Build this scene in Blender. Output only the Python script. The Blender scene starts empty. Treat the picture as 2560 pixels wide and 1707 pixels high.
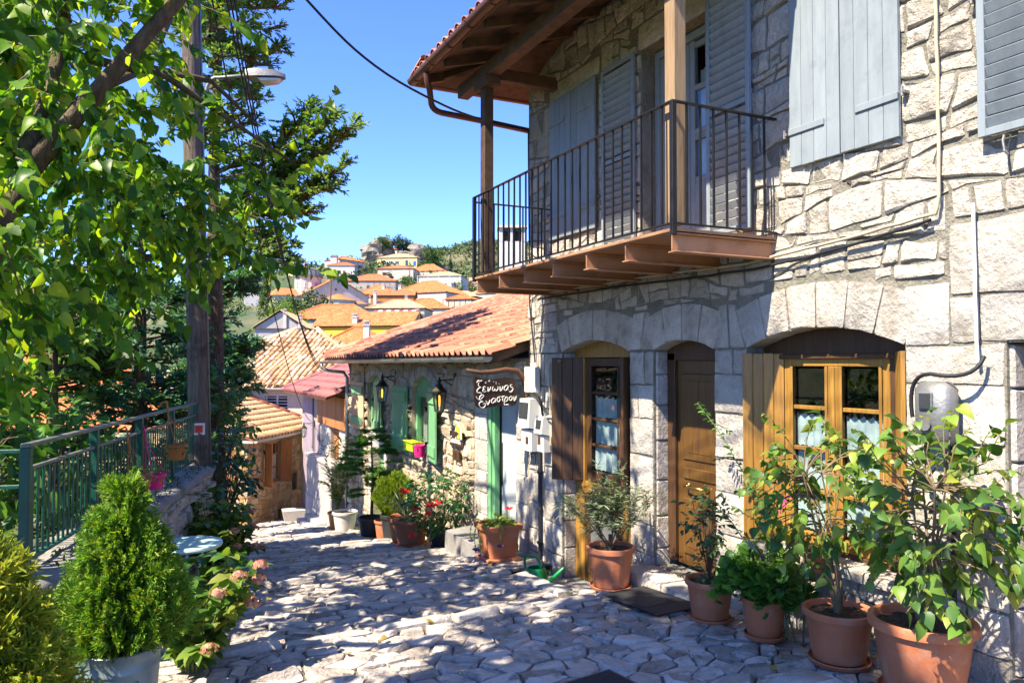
import bpy, math, random
import numpy as np
from mathutils import Vector, Matrix
R = math.radians
S = bpy.context.scene
COL = S.collection
rng = random.Random(11)

# ------------------------------------------------------------------ camera, sky, sun, exposure
YAW, PITCH = R(26.0), math.atan(48 / 1764.0)
cam = bpy.data.cameras.new('camera')
cam.sensor_width = 36.0
cam.lens = 27.0
cam.clip_start = 0.05
cam.clip_end = 6000
camo = bpy.data.objects.new('camera', cam)
COL.objects.link(camo)
camo.location = (0, 0, 0)
camo.rotation_euler = (math.pi / 2 + PITCH, 0, -YAW)
S.camera = camo

SUN_D = Vector((1.0, 0.22, -1.33)).normalized()
world = bpy.data.worlds.new('World')
S.world = world
world.use_nodes = True
nt = world.node_tree
nt.nodes.clear()
sky = nt.nodes.new('ShaderNodeTexSky')
sky.sky_type = 'NISHITA'
sky.sun_disc = False
sky.sun_elevation = math.asin(-SUN_D.z)
sky.sun_rotation = math.atan2(-SUN_D.x, -SUN_D.y)
sky.air_density = 0.58
sky.dust_density = 0.05
sky.ozone_density = 5.0
bg = nt.nodes.new('ShaderNodeBackground')
bg.inputs[1].default_value = 0.138
wo = nt.nodes.new('ShaderNodeOutputWorld')
sat = nt.nodes.new('ShaderNodeHueSaturation')
sat.inputs['Saturation'].default_value = 1.14
sat.inputs['Hue'].default_value = 0.514
nt.links.new(sky.outputs[0], sat.inputs['Color'])
nt.links.new(sat.outputs[0], bg.inputs[0])
nt.links.new(bg.outputs[0], wo.inputs[0])
sl = bpy.data.lights.new('sun', 'SUN')
sl.energy = 3.7
sl.angle = R(0.53)
sl.color = (1.0, 0.88, 0.70)
slo = bpy.data.objects.new('sun', sl)
COL.objects.link(slo)
slo.rotation_euler = SUN_D.to_track_quat('-Z', 'Y').to_euler()
slo.location = (-20, -5, 30)
S.view_settings.view_transform = 'Standard'
S.view_settings.look = 'None'
S.view_settings.exposure = 2.0
S.view_settings.gamma = 1.0
S.view_settings.use_curve_mapping = False
S.cycles.max_bounces = 7
S.cycles.transparent_max_bounces = 12
S.cycles.caustics_reflective = False
S.cycles.caustics_refractive = False

# ------------------------------------------------------------------ object helpers
WM = {}
def link(o, parent=None, basis=None):
    COL.objects.link(o)
    M = basis if basis is not None else Matrix()
    o.matrix_basis = M
    if parent is not None:
        o.parent = parent
        o.matrix_parent_inverse = WM[parent.name].inverted()
    WM[o.name] = M.copy()
    return o
def tag(o, label=None, cat=None, group=None, kind=None):
    if label: o['label'] = label
    if cat: o['category'] = cat
    if group: o['group'] = group
    if kind: o['kind'] = kind
    return o
def thing(name, label, cat, loc=(0, 0, 0), rz=0.0, group=None):
    o = bpy.data.objects.new(name, None)
    o.empty_display_size = 0.1
    link(o, None, Matrix.Translation(loc) @ Matrix.Rotation(rz, 4, 'Z'))
    return tag(o, label, cat, group)
def children(o):
    return [c for c in COL.objects if c.parent == o]
def copy_tree(o, basis=None, parent=None, kids=None):
    c = o.copy()
    COL.objects.link(c)
    if basis is not None: c.matrix_basis = basis
    if parent is not None: c.parent = parent
    for k in (kids[o.name] if kids else children(o)):
        copy_tree(k, None, c, kids)
    WM[c.name] = (basis or Matrix())
    return c
def kid_table(root):
    t = {}
    def rec(o):
        t[o.name] = children(o)
        for k in t[o.name]: rec(k)
    rec(root)
    return t
def new_mesh(name, V, F, mat=None, smooth=False, sharp=None):
    me = bpy.data.meshes.new(name)
    me.from_pydata([tuple(v) for v in V], [], [tuple(f) for f in F])
    if smooth:
        me.polygons.foreach_set('use_smooth', [True] * len(me.polygons))
        if sharp: me.set_sharp_from_angle(angle=R(sharp))
    if mat: me.materials.append(mat)
    me.update()
    return me
def obj(name, me, parent=None, basis=None, **kw):
    o = bpy.data.objects.new(name, me)
    link(o, parent, basis)
    return tag(o, **kw)

class MB:
    """collects shapes that become ONE mesh object"""
    def __init__(s): s.v = []; s.f = []
    def add(s, V, F, M=None):
        n = len(s.v)
        s.v += [tuple(M @ Vector(p)) for p in V] if M is not None else [tuple(p) for p in V]
        s.f += [tuple(i + n for i in f) for f in F]
        return s
    def box(s, x0, x1, y0, y1, z0, z1, M=None):
        V = [(x0, y0, z0), (x1, y0, z0), (x1, y1, z0), (x0, y1, z0), (x0, y0, z1), (x1, y0, z1), (x1, y1, z1), (x0, y1, z1)]
        return s.add(V, [(0, 3, 2, 1), (4, 5, 6, 7), (0, 1, 5, 4), (1, 2, 6, 5), (2, 3, 7, 6), (3, 0, 4, 7)], M)
    def cbox(s, x0, x1, y0, y1, z0, z1, c=0.006, M=None):
        """box with chamfered edges"""
        c = min(c, (x1 - x0) * .4, (y1 - y0) * .4, (z1 - z0) * .4)
        V = []; idx = {}
        for ix, X in enumerate((x0, x1)):
            for iy, Y in enumerate((y0, y1)):
                for iz, Z in enumerate((z0, z1)):
                    sx, sy, sz = (1 - 2 * ix), (1 - 2 * iy), (1 - 2 * iz)
                    idx[ix, iy, iz] = len(V)
                    V += [(X, Y + sy * c, Z + sz * c), (X + sx * c, Y, Z + sz * c), (X + sx * c, Y + sy * c, Z)]
        F = []
        for a in (0, 1):
            F.append([idx[a, 0, 0], idx[a, 1, 0], idx[a, 1, 1], idx[a, 0, 1]])
            F.append([idx[0, a, 0] + 1, idx[1, a, 0] + 1, idx[1, a, 1] + 1, idx[0, a, 1] + 1])
            F.append([idx[0, 0, a] + 2, idx[1, 0, a] + 2, idx[1, 1, a] + 2, idx[0, 1, a] + 2])
            for b in (0, 1):
                F.append([idx[a, b, 0], idx[a, b, 1], idx[a, b, 1] + 1, idx[a, b, 0] + 1])
                F.append([idx[a, 0, b], idx[a, 1, b], idx[a, 1, b] + 2, idx[a, 0, b] + 2])
                F.append([idx[0, a, b] + 1, idx[1, a, b] + 1, idx[1, a, b] + 2, idx[0, a, b] + 2])
                for d in (0, 1):
                    i = idx[a, b, d]; F.append([i, i + 1, i + 2])
        cen = Vector(((x0 + x1) / 2, (y0 + y1) / 2, (z0 + z1) / 2))
        G = []
        for f in F:
            p = [Vector(V[i]) for i in f]
            nrm = (p[1] - p[0]).cross(p[2] - p[0])
            m = sum(p, Vector()) / len(p)
            G.append(f if nrm.dot(m - cen) > 0 else f[::-1])
        return s.add(V, G, M)
    def tube(s, path, r, n=8, caps=True):
        P = [Vector(p) for p in path]
        if not hasattr(r, '__len__'): r = [r] * len(P)
        base = len(s.v)
        t = (P[1] - P[0]).normalized()
        a = t.orthogonal().normalized()
        for i, p in enumerate(P):
            if i == 0: t = P[1] - P[0]
            elif i == len(P) - 1: t = P[-1] - P[-2]
            else: t = P[i + 1] - P[i - 1]
            t = t.normalized()
            a = (a - t * a.dot(t))
            a = a.normalized() if a.length > 1e-6 else t.orthogonal().normalized()
            b = t.cross(a)
            for k in range(n):
                w = 2 * math.pi * k / n
                s.v.append(tuple(p + (a * math.cos(w) + b * math.sin(w)) * r[i]))
        for i in range(len(P) - 1):
            for k in range(n):
                k2 = (k + 1) % n
                s.f.append((base + i * n + k, base + i * n + k2, base + (i + 1) * n + k2, base + (i + 1) * n + k))
        if caps:
            s.f.append(tuple(base + k for k in range(n))[::-1])
            s.f.append(tuple(base + (len(P) - 1) * n + k for k in range(n)))
        return s
    def lathe(s, prof, n=32, c=(0, 0, 0), mod=None, M=None):
        V = []; F = []
        for j, (r, z) in enumerate(prof):
            for k in range(n):
                w = 2 * math.pi * k / n
                rr = r * (mod(j, k, w) if mod else 1)
                V.append((c[0] + rr * math.cos(w), c[1] + rr * math.sin(w), c[2] + z))
        for j in range(len(prof) - 1):
            for k in range(n):
                k2 = (k + 1) % n
                F.append((j * n + k, j * n + k2, (j + 1) * n + k2, (j + 1) * n + k))
        if prof[0][0] > 1e-4: F.append(tuple(range(n))[::-1])
        if prof[-1][0] > 1e-4: F.append(tuple((len(prof) - 1) * n + k for k in range(n)))
        return s.add(V, F, M)
    def prism(s, poly, h0, h1, M=None):
        """2D polygon (x,y) extruded z from h0 to h1"""
        n = len(poly)
        V = [(x, y, h0) for x, y in poly] + [(x, y, h1) for x, y in poly]
        F = [tuple(range(n))[::-1], tuple(range(n, 2 * n))] + [(i, (i + 1) % n, n + (i + 1) % n, n + i) for i in range(n)]
        return s.add(V, F, M)
    def slab(s, x0, x1, u0, u1, v0, v1, holes, M=None):
        """wall between x0 and x1 spanning (u,v) = (y,z) with rectangular holes"""
        us = sorted({u0, u1} | {min(max(h[i], u0), u1) for h in holes for i in (0, 1)})
        vs = sorted({v0, v1} | {min(max(h[i], v0), v1) for h in holes for i in (2, 3)})
        for i in range(len(us) - 1):
            for j in range(len(vs) - 1):
                um, vm = (us[i] + us[i + 1]) / 2, (vs[j] + vs[j + 1]) / 2
                if any(h[0] < um < h[1] and h[2] < vm < h[3] for h in holes): continue
                s.box(x0, x1, us[i], us[i + 1], vs[j], vs[j + 1], M)
        return s
    def build(s, name, mat, parent=None, smooth=False, sharp=None, basis=None, **kw):
        return obj(name, new_mesh(name, s.v, s.f, mat, smooth, sharp), parent, basis, **kw)

def frame(p, d, n, s=1.0):
    """4x4 with Y along d, Z near n"""
    d = Vector(d).normalized(); n = Vector(n)
    x = d.cross(n)
    if x.length < 1e-5: x = d.orthogonal()
    x.normalize(); z = x.cross(d)
    return ((x.x * s, d.x * s, z.x * s, p[0]), (x.y * s, d.y * s, z.y * s, p[1]), (x.z * s, d.z * s, z.z * s, p[2]), (0, 0, 0, 1))
cY, sY, cP, sP = math.cos(YAW), math.sin(YAW), math.cos(PITCH), math.sin(PITCH)
def seen_score(T, pad=1.05):
    X, Y, Z = T[:, 0, 3], T[:, 1, 3], T[:, 2, 3]
    r = X * cY - Y * sY; d = X * sY + Y * cY
    f = d * cP + Z * sP; u = -d * sP + Z * cP
    s2 = np.abs(np.linalg.det(T[:, :3, :3])) ** (2 / 3.)
    ok = (f > 0.3) & (np.abs(r / np.maximum(f, .01)) < 0.667 * pad) & (np.abs(u / np.maximum(f, .01)) < 0.444 * pad)
    return np.where(ok, s2 / np.maximum(f, .3) ** 2, -1.0 / (1 + d * d))
def batch(name, variants, T, pick, mat, smooth=True):
    """one mesh made of many transformed copies"""
    Vs, Ls, Ss = [], [], []
    vo = lo = 0
    for k, (V, F) in enumerate(variants):
        Tk = T[pick == k]
        if not len(Tk): continue
        V = np.array(V, float); n = len(V); N = len(Tk)
        P = np.einsum('nij,vj->nvi', Tk[:, :3, :3], V) + Tk[:, None, :3, 3]
        flat = np.concatenate([np.array(f) for f in F]); tot = np.array([len(f) for f in F])
        st = np.concatenate([[0], np.cumsum(tot)[:-1]])
        Vs.append(P.reshape(-1, 3))
        Ls.append((flat[None, :] + (np.arange(N) * n)[:, None]).ravel() + vo)
        Ss.append((st[None, :] + (np.arange(N) * len(flat))[:, None]).ravel() + lo)
        vo += N * n; lo += N * len(flat)
    me = bpy.data.meshes.new(name)
    V = np.concatenate(Vs); L = np.concatenate(Ls); St = np.concatenate(Ss)
    me.vertices.add(len(V)); me.vertices.foreach_set('co', V.ravel().astype(np.float32))
    me.loops.add(len(L)); me.loops.foreach_set('vertex_index', L.astype(np.int32))
    me.polygons.add(len(St)); me.polygons.foreach_set('loop_start', St.astype(np.int32))
    me.update(calc_edges=True)
    if smooth: me.polygons.foreach_set('use_smooth', np.ones(len(St), bool))
    me.materials.append(mat)
    return me
def scatter(parent, part, stuff, variants, T, mat, n_ind=300, smooth=True, kind='stuff', pick=None):
    """the pieces that show largest become parts of their own, the rest one joined part"""
    if not len(T): return
    T = np.array(T, float)
    if pick is None: pick = np.array([rng.randrange(len(variants)) for _ in range(len(T))])
    order = np.argsort(-seen_score(T))
    head, tail = order[:n_ind], order[n_ind:]
    if len(head):
        ms = [new_mesh(part, V, F, mat, smooth) for V, F in variants]
        for i in head:
            obj(part, ms[pick[i]], parent, Matrix(T[i].tolist()))
    if len(tail):
        obj(stuff, batch(stuff, variants, T[tail], pick[tail], mat, smooth), parent, None, kind=kind)

# ------------------------------------------------------------------ materials
def _n(t, ty, **kw):
    n = t.nodes.new(ty)
    for k, v in kw.items(): setattr(n, k, v)
    return n
def mat(name, cols, scale=6, rough=.8, bump=.25, bscale=40, rand=.12, mix=.0, stretch=None, metal=0.0, spec=.4, coat=0.0,
        trans=0.0, tcol=None, dirt=None, dist=.02, local=False, detail=5, spots=None):
    m = bpy.data.materials.new(name); m.use_nodes = True
    t = m.node_tree; L = t.links.new
    b = t.nodes['Principled BSDF']
    geo = _n(t, 'ShaderNodeNewGeometry'); oi = _n(t, 'ShaderNodeObjectInfo')
    if local:
        tc = _n(t, 'ShaderNodeTexCoord'); pos = tc.outputs['Object']
    else: pos = geo.outputs['Position']
    if stretch:
        mp = _n(t, 'ShaderNodeMapping'); mp.inputs['Scale'].default_value = stretch
        L(pos, mp.inputs['Vector']); pos = mp.outputs[0]
    # one random number per object and per loose piece
    ad = _n(t, 'ShaderNodeMath', operation='ADD'); L(oi.outputs['Random'], ad.inputs[0]); L(geo.outputs['Random Per Island'], ad.inputs[1])
    fr = _n(t, 'ShaderNodeMath', operation='FRACT'); L(ad.outputs[0], fr.inputs[0]); rnd = fr.outputs[0]
    nz = _n(t, 'ShaderNodeTexNoise'); nz.inputs['Scale'].default_value = scale; nz.inputs['Detail'].default_value = detail; nz.inputs['Roughness'].default_value = .62
    L(pos, nz.inputs['Vector'])
    mr = _n(t, 'ShaderNodeMapRange'); mr.inputs[1].default_value = .28; mr.inputs[2].default_value = .72
    L(nz.outputs[0], mr.inputs[0]); fac = mr.outputs[0]
    if mix > 0:
        mx = _n(t, 'ShaderNodeMix'); mx.inputs[0].default_value = mix
        L(fac, mx.inputs[2]); L(rnd, mx.inputs[3]); fac = mx.outputs[0]
    cr = _n(t, 'ShaderNodeValToRGB')
    e = cr.color_ramp.elements
    while len(e) < len(cols): e.new(0.5)
    for i, c in enumerate(cols):
        e[i].position = i / max(1, len(cols) - 1); e[i].color = (*c, 1)
    L(fac, cr.inputs[0])
    hs = _n(t, 'ShaderNodeHueSaturation')
    vr = _n(t, 'ShaderNodeMapRange'); vr.inputs[3].default_value = 1 - rand; vr.inputs[4].default_value = 1 + rand
    L(rnd, vr.inputs[0]); L(vr.outputs[0], hs.inputs['Value']); L(cr.outputs[0], hs.inputs['Color'])
    col = hs.outputs[0]
    if dirt:   # weathering patches of another colour: (colour, scale, amount, softness)
        dc, dsc, amt = dirt
        n2 = _n(t, 'ShaderNodeTexNoise'); n2.inputs['Scale'].default_value = dsc; n2.inputs['Detail'].default_value = 7; n2.inputs['Roughness'].default_value = .68
        L(geo.outputs['Position'], n2.inputs['Vector'])
        m2 = _n(t, 'ShaderNodeMapRange'); m2.inputs[1].default_value = .52; m2.inputs[2].default_value = .68; m2.inputs[4].default_value = amt
        L(n2.outputs[0], m2.inputs[0])
        mc = _n(t, 'ShaderNodeMix', data_type='RGBA'); L(m2.outputs[0], mc.inputs[0]); L(col, mc.inputs[6]); mc.inputs[7].default_value = (*dc, 1)
        col = mc.outputs[2]
    L(col, b.inputs['Base Color'])
    b.inputs['Roughness'].default_value = rough; b.inputs['Metallic'].default_value = metal
    b.inputs['Specular IOR Level'].default_value = spec
    if coat: b.inputs['Coat Weight'].default_value = coat; b.inputs['Coat Roughness'].default_value = .25
    if bump:
        nb = _n(t, 'ShaderNodeTexNoise'); nb.inputs['Scale'].default_value = bscale; nb.inputs['Detail'].default_value = 6; nb.inputs['Roughness'].default_value = .65
        L(pos, nb.inputs['Vector'])
        bu = _n(t, 'ShaderNodeBump'); bu.inputs['Strength'].default_value = min(1, bump); bu.inputs['Distance'].default_value = dist
        L(nb.outputs[0], bu.inputs['Height']); L(bu.outputs[0], b.inputs['Normal'])
    if trans:
        tr = _n(t, 'ShaderNodeBsdfTranslucent'); ms = _n(t, 'ShaderNodeMixShader'); ms.inputs[0].default_value = trans
        h2 = _n(t, 'ShaderNodeMix', data_type='RGBA', blend_type='MULTIPLY'); h2.inputs[0].default_value = 1
        L(col, h2.inputs[6]); h2.inputs[7].default_value = (*(tcol or (1.6, 1.5, .6)), 1); L(h2.outputs[2], tr.inputs[0])
        L(b.outputs[0], ms.inputs[1]); L(tr.outputs[0], ms.inputs[2])
        L(ms.outputs[0], t.nodes['Material Output'].inputs[0])
    return m
def glass_mat(name, tint=(.9, .95, .95)):
    m = bpy.data.materials.new(name); m.use_nodes = True
    t = m.node_tree; t.nodes.remove(t.nodes['Principled BSDF'])
    lw = _n(t, 'ShaderNodeLayerWeight'); pw = _n(t, 'ShaderNodeMath', operation='POWER'); t.links.new(lw.outputs['Facing'], pw.inputs[0]); pw.inputs[1].default_value = 4
    fr = _n(t, 'ShaderNodeMath', operation='MULTIPLY_ADD'); t.links.new(pw.outputs[0], fr.inputs[0]); fr.inputs[1].default_value = .8; fr.inputs[2].default_value = .05
    a = _n(t, 'ShaderNodeBsdfTransparent'); a.inputs[0].default_value = (*tint, 1)
    g = _n(t, 'ShaderNodeBsdfGlossy'); g.inputs['Roughness'].default_value = .02
    ms = _n(t, 'ShaderNodeMixShader')
    t.links.new(fr.outputs[0], ms.inputs[0]); t.links.new(a.outputs[0], ms.inputs[1]); t.links.new(g.outputs[0], ms.inputs[2])
    t.links.new(ms.outputs[0], t.nodes['Material Output'].inputs[0])
    return m
def glow_mat(name, col, e):
    m = bpy.data.materials.new(name); m.use_nodes = True
    b = m.node_tree.nodes['Principled BSDF']
    b.inputs['Base Color'].default_value = (*col, 1); b.inputs['Emission Color'].default_value = (*col, 1); b.inputs['Emission Strength'].default_value = e
    return m
def roof_mat(name, cols, rows=.34, cols_w=.22):
    """terracotta whose courses come from the roof's own UV metres (far roofs only)"""
    m = mat(name, cols, scale=1.2, rough=.85, bump=0, rand=.08)
    t = m.node_tree; L = t.links.new; b = t.nodes['Principled BSDF']
    uv = _n(t, 'ShaderNodeUVMap'); uv.uv_map = 'UVMap'
    sp = _n(t, 'ShaderNodeSeparateXYZ'); L(uv.outputs[0], sp.inputs[0])
    def saw(o, w):
        d = _n(t, 'ShaderNodeMath', operation='DIVIDE'); L(o, d.inputs[0]); d.inputs[1].default_value = w
        f = _n(t, 'ShaderNodeMath', operation='FRACT'); L(d.outputs[0], f.inputs[0])
        fl = _n(t, 'ShaderNodeMath', operation='FLOOR'); L(d.outputs[0], fl.inputs[0])
        return f.outputs[0], fl.outputs[0]
    fv, iv = saw(sp.outputs[1], rows); fu, iu = saw(sp.outputs[0], cols_w)
    cb = _n(t, 'ShaderNodeCombineXYZ'); L(iu, cb.inputs[0]); L(iv, cb.inputs[1])
    wn = _n(t, 'ShaderNodeTexWhiteNoise'); L(cb.outputs[0], wn.inputs['Vector'])
    old = b.inputs['Base Color'].links[0].from_socket
    hs = _n(t, 'ShaderNodeHueSaturation'); L(old, hs.inputs['Color'])
    mr = _n(t, 'ShaderNodeMapRange'); mr.inputs[3].default_value = .72; mr.inputs[4].default_value = 1.22; L(wn.outputs[0], mr.inputs[0]); L(mr.outputs[0], hs.inputs['Value'])
    L(hs.outputs[0], b.inputs['Base Color'])
    bu = _n(t, 'ShaderNodeBump'); bu.inputs['Strength'].default_value = 1; bu.inputs['Distance'].default_value = .05; bu.invert = True
    L(fv, bu.inputs['Height']); L(bu.outputs[0], b.inputs['Normal'])
    return m

M = {}
M['limestone'] = mat('limestone', [(.40, .36, .29), (.58, .53, .45), (.68, .64, .57)], scale=6, bump=1, bscale=15, rand=.2, dirt=((.25, .21, .155), 6, .75), dist=.08)
M['ashlar'] = mat('ashlar', [(.38, .34, .28), (.52, .48, .42), (.60, .57, .51)], scale=5, bump=1, bscale=22, rand=.16, dirt=((.26, .225, .175), 3.2, .75), dist=.04)
M['mortar'] = mat('mortar', [(.17, .16, .125), (.25, .235, .19), (.33, .305, .25)], scale=4, bump=1, bscale=18, rand=0, dirt=((.17, .18, .14), 1.6, .85), dist=.06)
M['rubble'] = mat('rubble', [(.42, .31, .18), (.56, .45, .31), (.64, .56, .44)], scale=5, bump=1, bscale=24, rand=.2, dirt=((.24, .18, .12), 8, .7), dist=.035)
M['lime_mortar'] = mat('lime_mortar', [(.36, .29, .20), (.46, .38, .28)], scale=4, bump=.8, bscale=26, rand=0, dirt=((.27, .22, .16), 4, .6), dist=.03)
M['sandstone'] = mat('sandstone', [(.30, .15, .05), (.48, .30, .13), (.52, .38, .22), (.56, .46, .32)], scale=3, mix=.65, bump=.9, bscale=24, rand=.15, dirt=((.30, .20, .11), 7, .5))
M['sand_mortar'] = mat('sand_mortar', [(.30, .23, .15), (.38, .30, .21)], scale=5, bump=.7, rand=0)
M['cobble'] = mat('cobble', [(.26, .22, .18), (.44, .385, .335), (.56, .50, .44), (.55, .44, .33)], scale=7, mix=.45, rough=.65, bump=1, bscale=13, rand=.24, dirt=((.17, .145, .115), 6, .8), dist=.06)
M['joint'] = mat('joint', [(.13, .115, .10), (.21, .185, .165), (.27, .245, .22)], scale=8, bump=1, bscale=50, rand=0, dirt=((.07, .09, .03), 2.6, .6), dist=.04)
M['kerb'] = mat('kerb', [(.32, .29, .26), (.45, .42, .38), (.52, .48, .42)], scale=4, rough=.6, bump=1, bscale=24, rand=.12, dirt=((.22, .19, .15), 7, .6))
M['plaster'] = mat('plaster', [(.40, .37, .33), (.52, .49, .44)], scale=2, bump=.3, rand=.05)
M['cream_plaster'] = mat('cream_plaster', [(.60, .49, .35), (.70, .60, .46)], scale=1.5, bump=.3, rand=0, dirt=((.45, .35, .24), 2, .5))
M['lilac_plaster'] = mat('lilac_plaster', [(.26, .21, .26), (.33, .27, .32)], scale=3, bump=.4, rand=0, dirt=((.20, .16, .18), 4, .6))
M['grey_render'] = mat('grey_render', [(.32, .29, .27), (.42, .38, .35)], scale=2, bump=.3, rand=.04, dirt=((.25, .22, .2), 3, .5))
M['concrete'] = mat('concrete', [(.20, .19, .18), (.30, .29, .27)], scale=4, bump=.6, rand=0, dirt=((.10, .12, .06), 3, .8))
M['white_wall'] = mat('white_wall', [(.50, .47, .42), (.60, .57, .52)], scale=.5, bump=.1, rand=.03)
M['pale_stone'] = mat('pale_stone', [(.40, .35, .28), (.54, .49, .41)], scale=.8, bump=.6, bscale=3, rand=.05, dist=.1)
M['grey_stone'] = mat('grey_stone', [(.22, .19, .16), (.36, .31, .26), (.46, .41, .34)], scale=2.2, bump=.8, bscale=3, rand=.05, dist=.15)
M['warm_stone'] = mat('warm_stone', [(.34, .27, .19), (.48, .40, .29), (.55, .47, .36)], scale=2.0, bump=.8, bscale=3, rand=.05, dist=.15)
M['yellow_wall'] = mat('yellow_wall', [(.70, .42, .03), (.76, .48, .05)], scale=1, bump=.1, rand=0)
M['pale_yellow'] = mat('pale_yellow', [(.62, .48, .20), (.68, .54, .26)], scale=1, bump=.1, rand=0)
M['orange_wood'] = mat('orange_wood', [(.34, .13, .03), (.44, .18, .05)], scale=1, bump=.1, rand=0)
M['tile'] = mat('tile', [(.24, .085, .05), (.36, .14, .075), (.46, .20, .10)], scale=6, mix=.5, rough=.7, bump=.5, bscale=60, rand=.2, dirt=((.16, .12, .10), 5, .6))
M['tile_new'] = mat('tile_new', [(.25, .08, .05), (.38, .135, .08), (.48, .225, .135)], scale=6, mix=.6, rough=.75, bump=.5, rand=.24, dirt=((.27, .19, .14), 4, .6))
M['tile_purple'] = mat('tile_purple', [(.20, .062, .062), (.26, .09, .085)], scale=6, mix=.5, rough=.6, bump=.3, rand=.12)
M['tile_old'] = mat('tile_old', [(.32, .15, .07), (.50, .29, .14), (.60, .42, .25), (.64, .52, .38)], scale=7, mix=.6, rough=.85, bump=.7, rand=.18, dirt=((.22, .17, .12), 6, .6))
M['roof_far'] = roof_mat('roof_far', [(.44, .125, .04), (.56, .185, .058)])
M['roof_far_red'] = roof_mat('roof_far_red', [(.42, .12, .045), (.52, .17, .06)])
M['roof_far_old'] = roof_mat('roof_far_old', [(.36, .20, .10), (.50, .31, .17), (.56, .40, .25)])
M['wood_dark'] = mat('wood_dark', [(.045, .022, .010), (.075, .036, .015), (.10, .05, .02)], scale=5, stretch=(9, 9, .7), rough=.5, bump=.35, bscale=20, rand=.15, dist=.006)
M['wood_beam'] = mat('wood_beam', [(.05, .028, .016), (.085, .05, .028), (.12, .075, .045)], scale=4, stretch=(2, 2, 2), rough=.7, bump=.5, bscale=14, rand=.2, dist=.01)
M['wood_honey'] = mat('wood_honey', [(.20, .10, .018), (.30, .155, .028), (.38, .21, .042)], scale=5, stretch=(9, 9, .6), rough=.42, bump=.25, bscale=20, rand=.12, coat=.25, dist=.005)
M['wood_door'] = mat('wood_door', [(.075, .035, .01), (.115, .055, .013), (.155, .08, .018)], scale=5, stretch=(9, 9, .6), rough=.4, bump=.2, bscale=20, rand=.08, coat=.3, dist=.005)
M['wood_post'] = mat('wood_post', [(.20, .125, .065), (.30, .20, .11), (.36, .25, .15)], scale=5, stretch=(8, 8, .6), rough=.7, bump=.4, bscale=18, rand=.1, dist=.006)
M['wood_orange'] = mat('wood_orange', [(.24, .09, .03), (.36, .15, .05), (.42, .19, .08)], scale=5, stretch=(7, 7, .5), rough=.6, bump=.3, bscale=18, rand=.2)
M['pole_wood'] = mat('pole_wood', [(.075, .055, .042), (.15, .115, .09), (.24, .19, .15)], scale=4, stretch=(9, 9, .5), rough=.85, bump=1, bscale=9, rand=0, dirt=((.05, .038, .03), 3, .8), dist=.03)
M['bark'] = mat('bark', [(.06, .04, .025), (.13, .09, .055), (.21, .155, .10)], scale=6, stretch=(3, 3, 1), rough=.9, bump=1, bscale=14, rand=.1, dist=.04)
M['twig'] = mat('twig', [(.12, .085, .045), (.20, .15, .08)], scale=12, rough=.85, bump=.4, rand=.1)
M['green_stem'] = mat('green_stem', [(.08, .12, .03), (.14, .17, .06)], scale=12, rough=.7, bump=.2, rand=.1)
M['grey_paint'] = mat('grey_paint', [(.20, .24, .265), (.23, .27, .295), (.26, .305, .325)], scale=3, stretch=(5, 5, .7), rough=.5, bump=.3, bscale=16, rand=.07, dirt=((.13, .16, .18), 6, .35), dist=.005)
M['green_paint'] = mat('green_paint', [(.13, .34, .16), (.18, .43, .20)], scale=4, rough=.5, bump=.2, rand=.08)
M['salmon_paint'] = mat('salmon_paint', [(.55, .34, .20), (.62, .40, .25)], scale=4, rough=.6, bump=.2, rand=.06)
M['fence_green'] = mat('fence_green', [(.004, .06, .042), (.007, .085, .058)], scale=5, rough=.4, bump=.15, rand=.08, dirt=((.05, .06, .04), 14, .35))
M['rail_grey'] = mat('rail_grey', [(.10, .13, .11), (.22, .235, .21)], scale=6, rough=.5, bump=.3, rand=.05, metal=.4)
M['iron'] = mat('iron', [(.018, .018, .02), (.03, .03, .032)], scale=10, rough=.45, bump=.1, rand=.1, metal=.5)
M['bronze'] = mat('bronze', [(.035, .03, .02), (.085, .075, .05)], scale=14, rough=.5, bump=.2, rand=.1, metal=.6)
M['brass'] = mat('brass', [(.62, .42, .10), (.7, .5, .15)], scale=10, rough=.25, bump=0, rand=0, metal=1.0)
M['steel_brown'] = mat('steel_brown', [(.36, .18, .09), (.42, .22, .12)], scale=3, rough=.55, bump=.15, rand=.06, dirt=((.14, .06, .03), 4, .5))
M['gutter_brown'] = mat('gutter_brown', [(.10, .042, .026), (.14, .06, .036)], scale=4, rough=.35, bump=.05, rand=.05, metal=.2)
M['zinc'] = mat('zinc', [(.30, .33, .33), (.42, .45, .45)], scale=3, rough=.42, bump=.05, rand=.05, metal=.75)
M['bucket_zinc'] = mat('bucket_zinc', [(.15, .21, .215), (.20, .265, .265), (.25, .31, .31)], scale=5, rough=.45, bump=.1, rand=0, metal=.45, dirt=((.22, .27, .26), 6, .5))
M['galvan'] = mat('galvan', [(.17, .175, .175), (.26, .26, .255)], scale=5, rough=.5, bump=.3, rand=.05, metal=.5, dirt=((.20, .17, .13), 7, .6))
M['terracotta'] = mat('terracotta', [(.36, .115, .05), (.43, .145, .063), (.47, .17, .08)], scale=4, rough=.62, bump=.35, rand=.12, dirt=((.40, .24, .17), 5, .7), dist=.008)
M['orange_pot'] = mat('orange_pot', [(.52, .20, .045), (.58, .24, .06)], scale=4, rough=.5, bump=.1, rand=.03)
M['cream_pot'] = mat('cream_pot', [(.52, .48, .42), (.60, .56, .50)], scale=5, rough=.5, bump=.15, rand=.03, dirt=((.36, .32, .26), 8, .5))
M['black_plastic'] = mat('black_plastic', [(.016, .018, .022), (.028, .03, .035)], scale=5, rough=.5, bump=.1, rand=.05)
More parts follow.
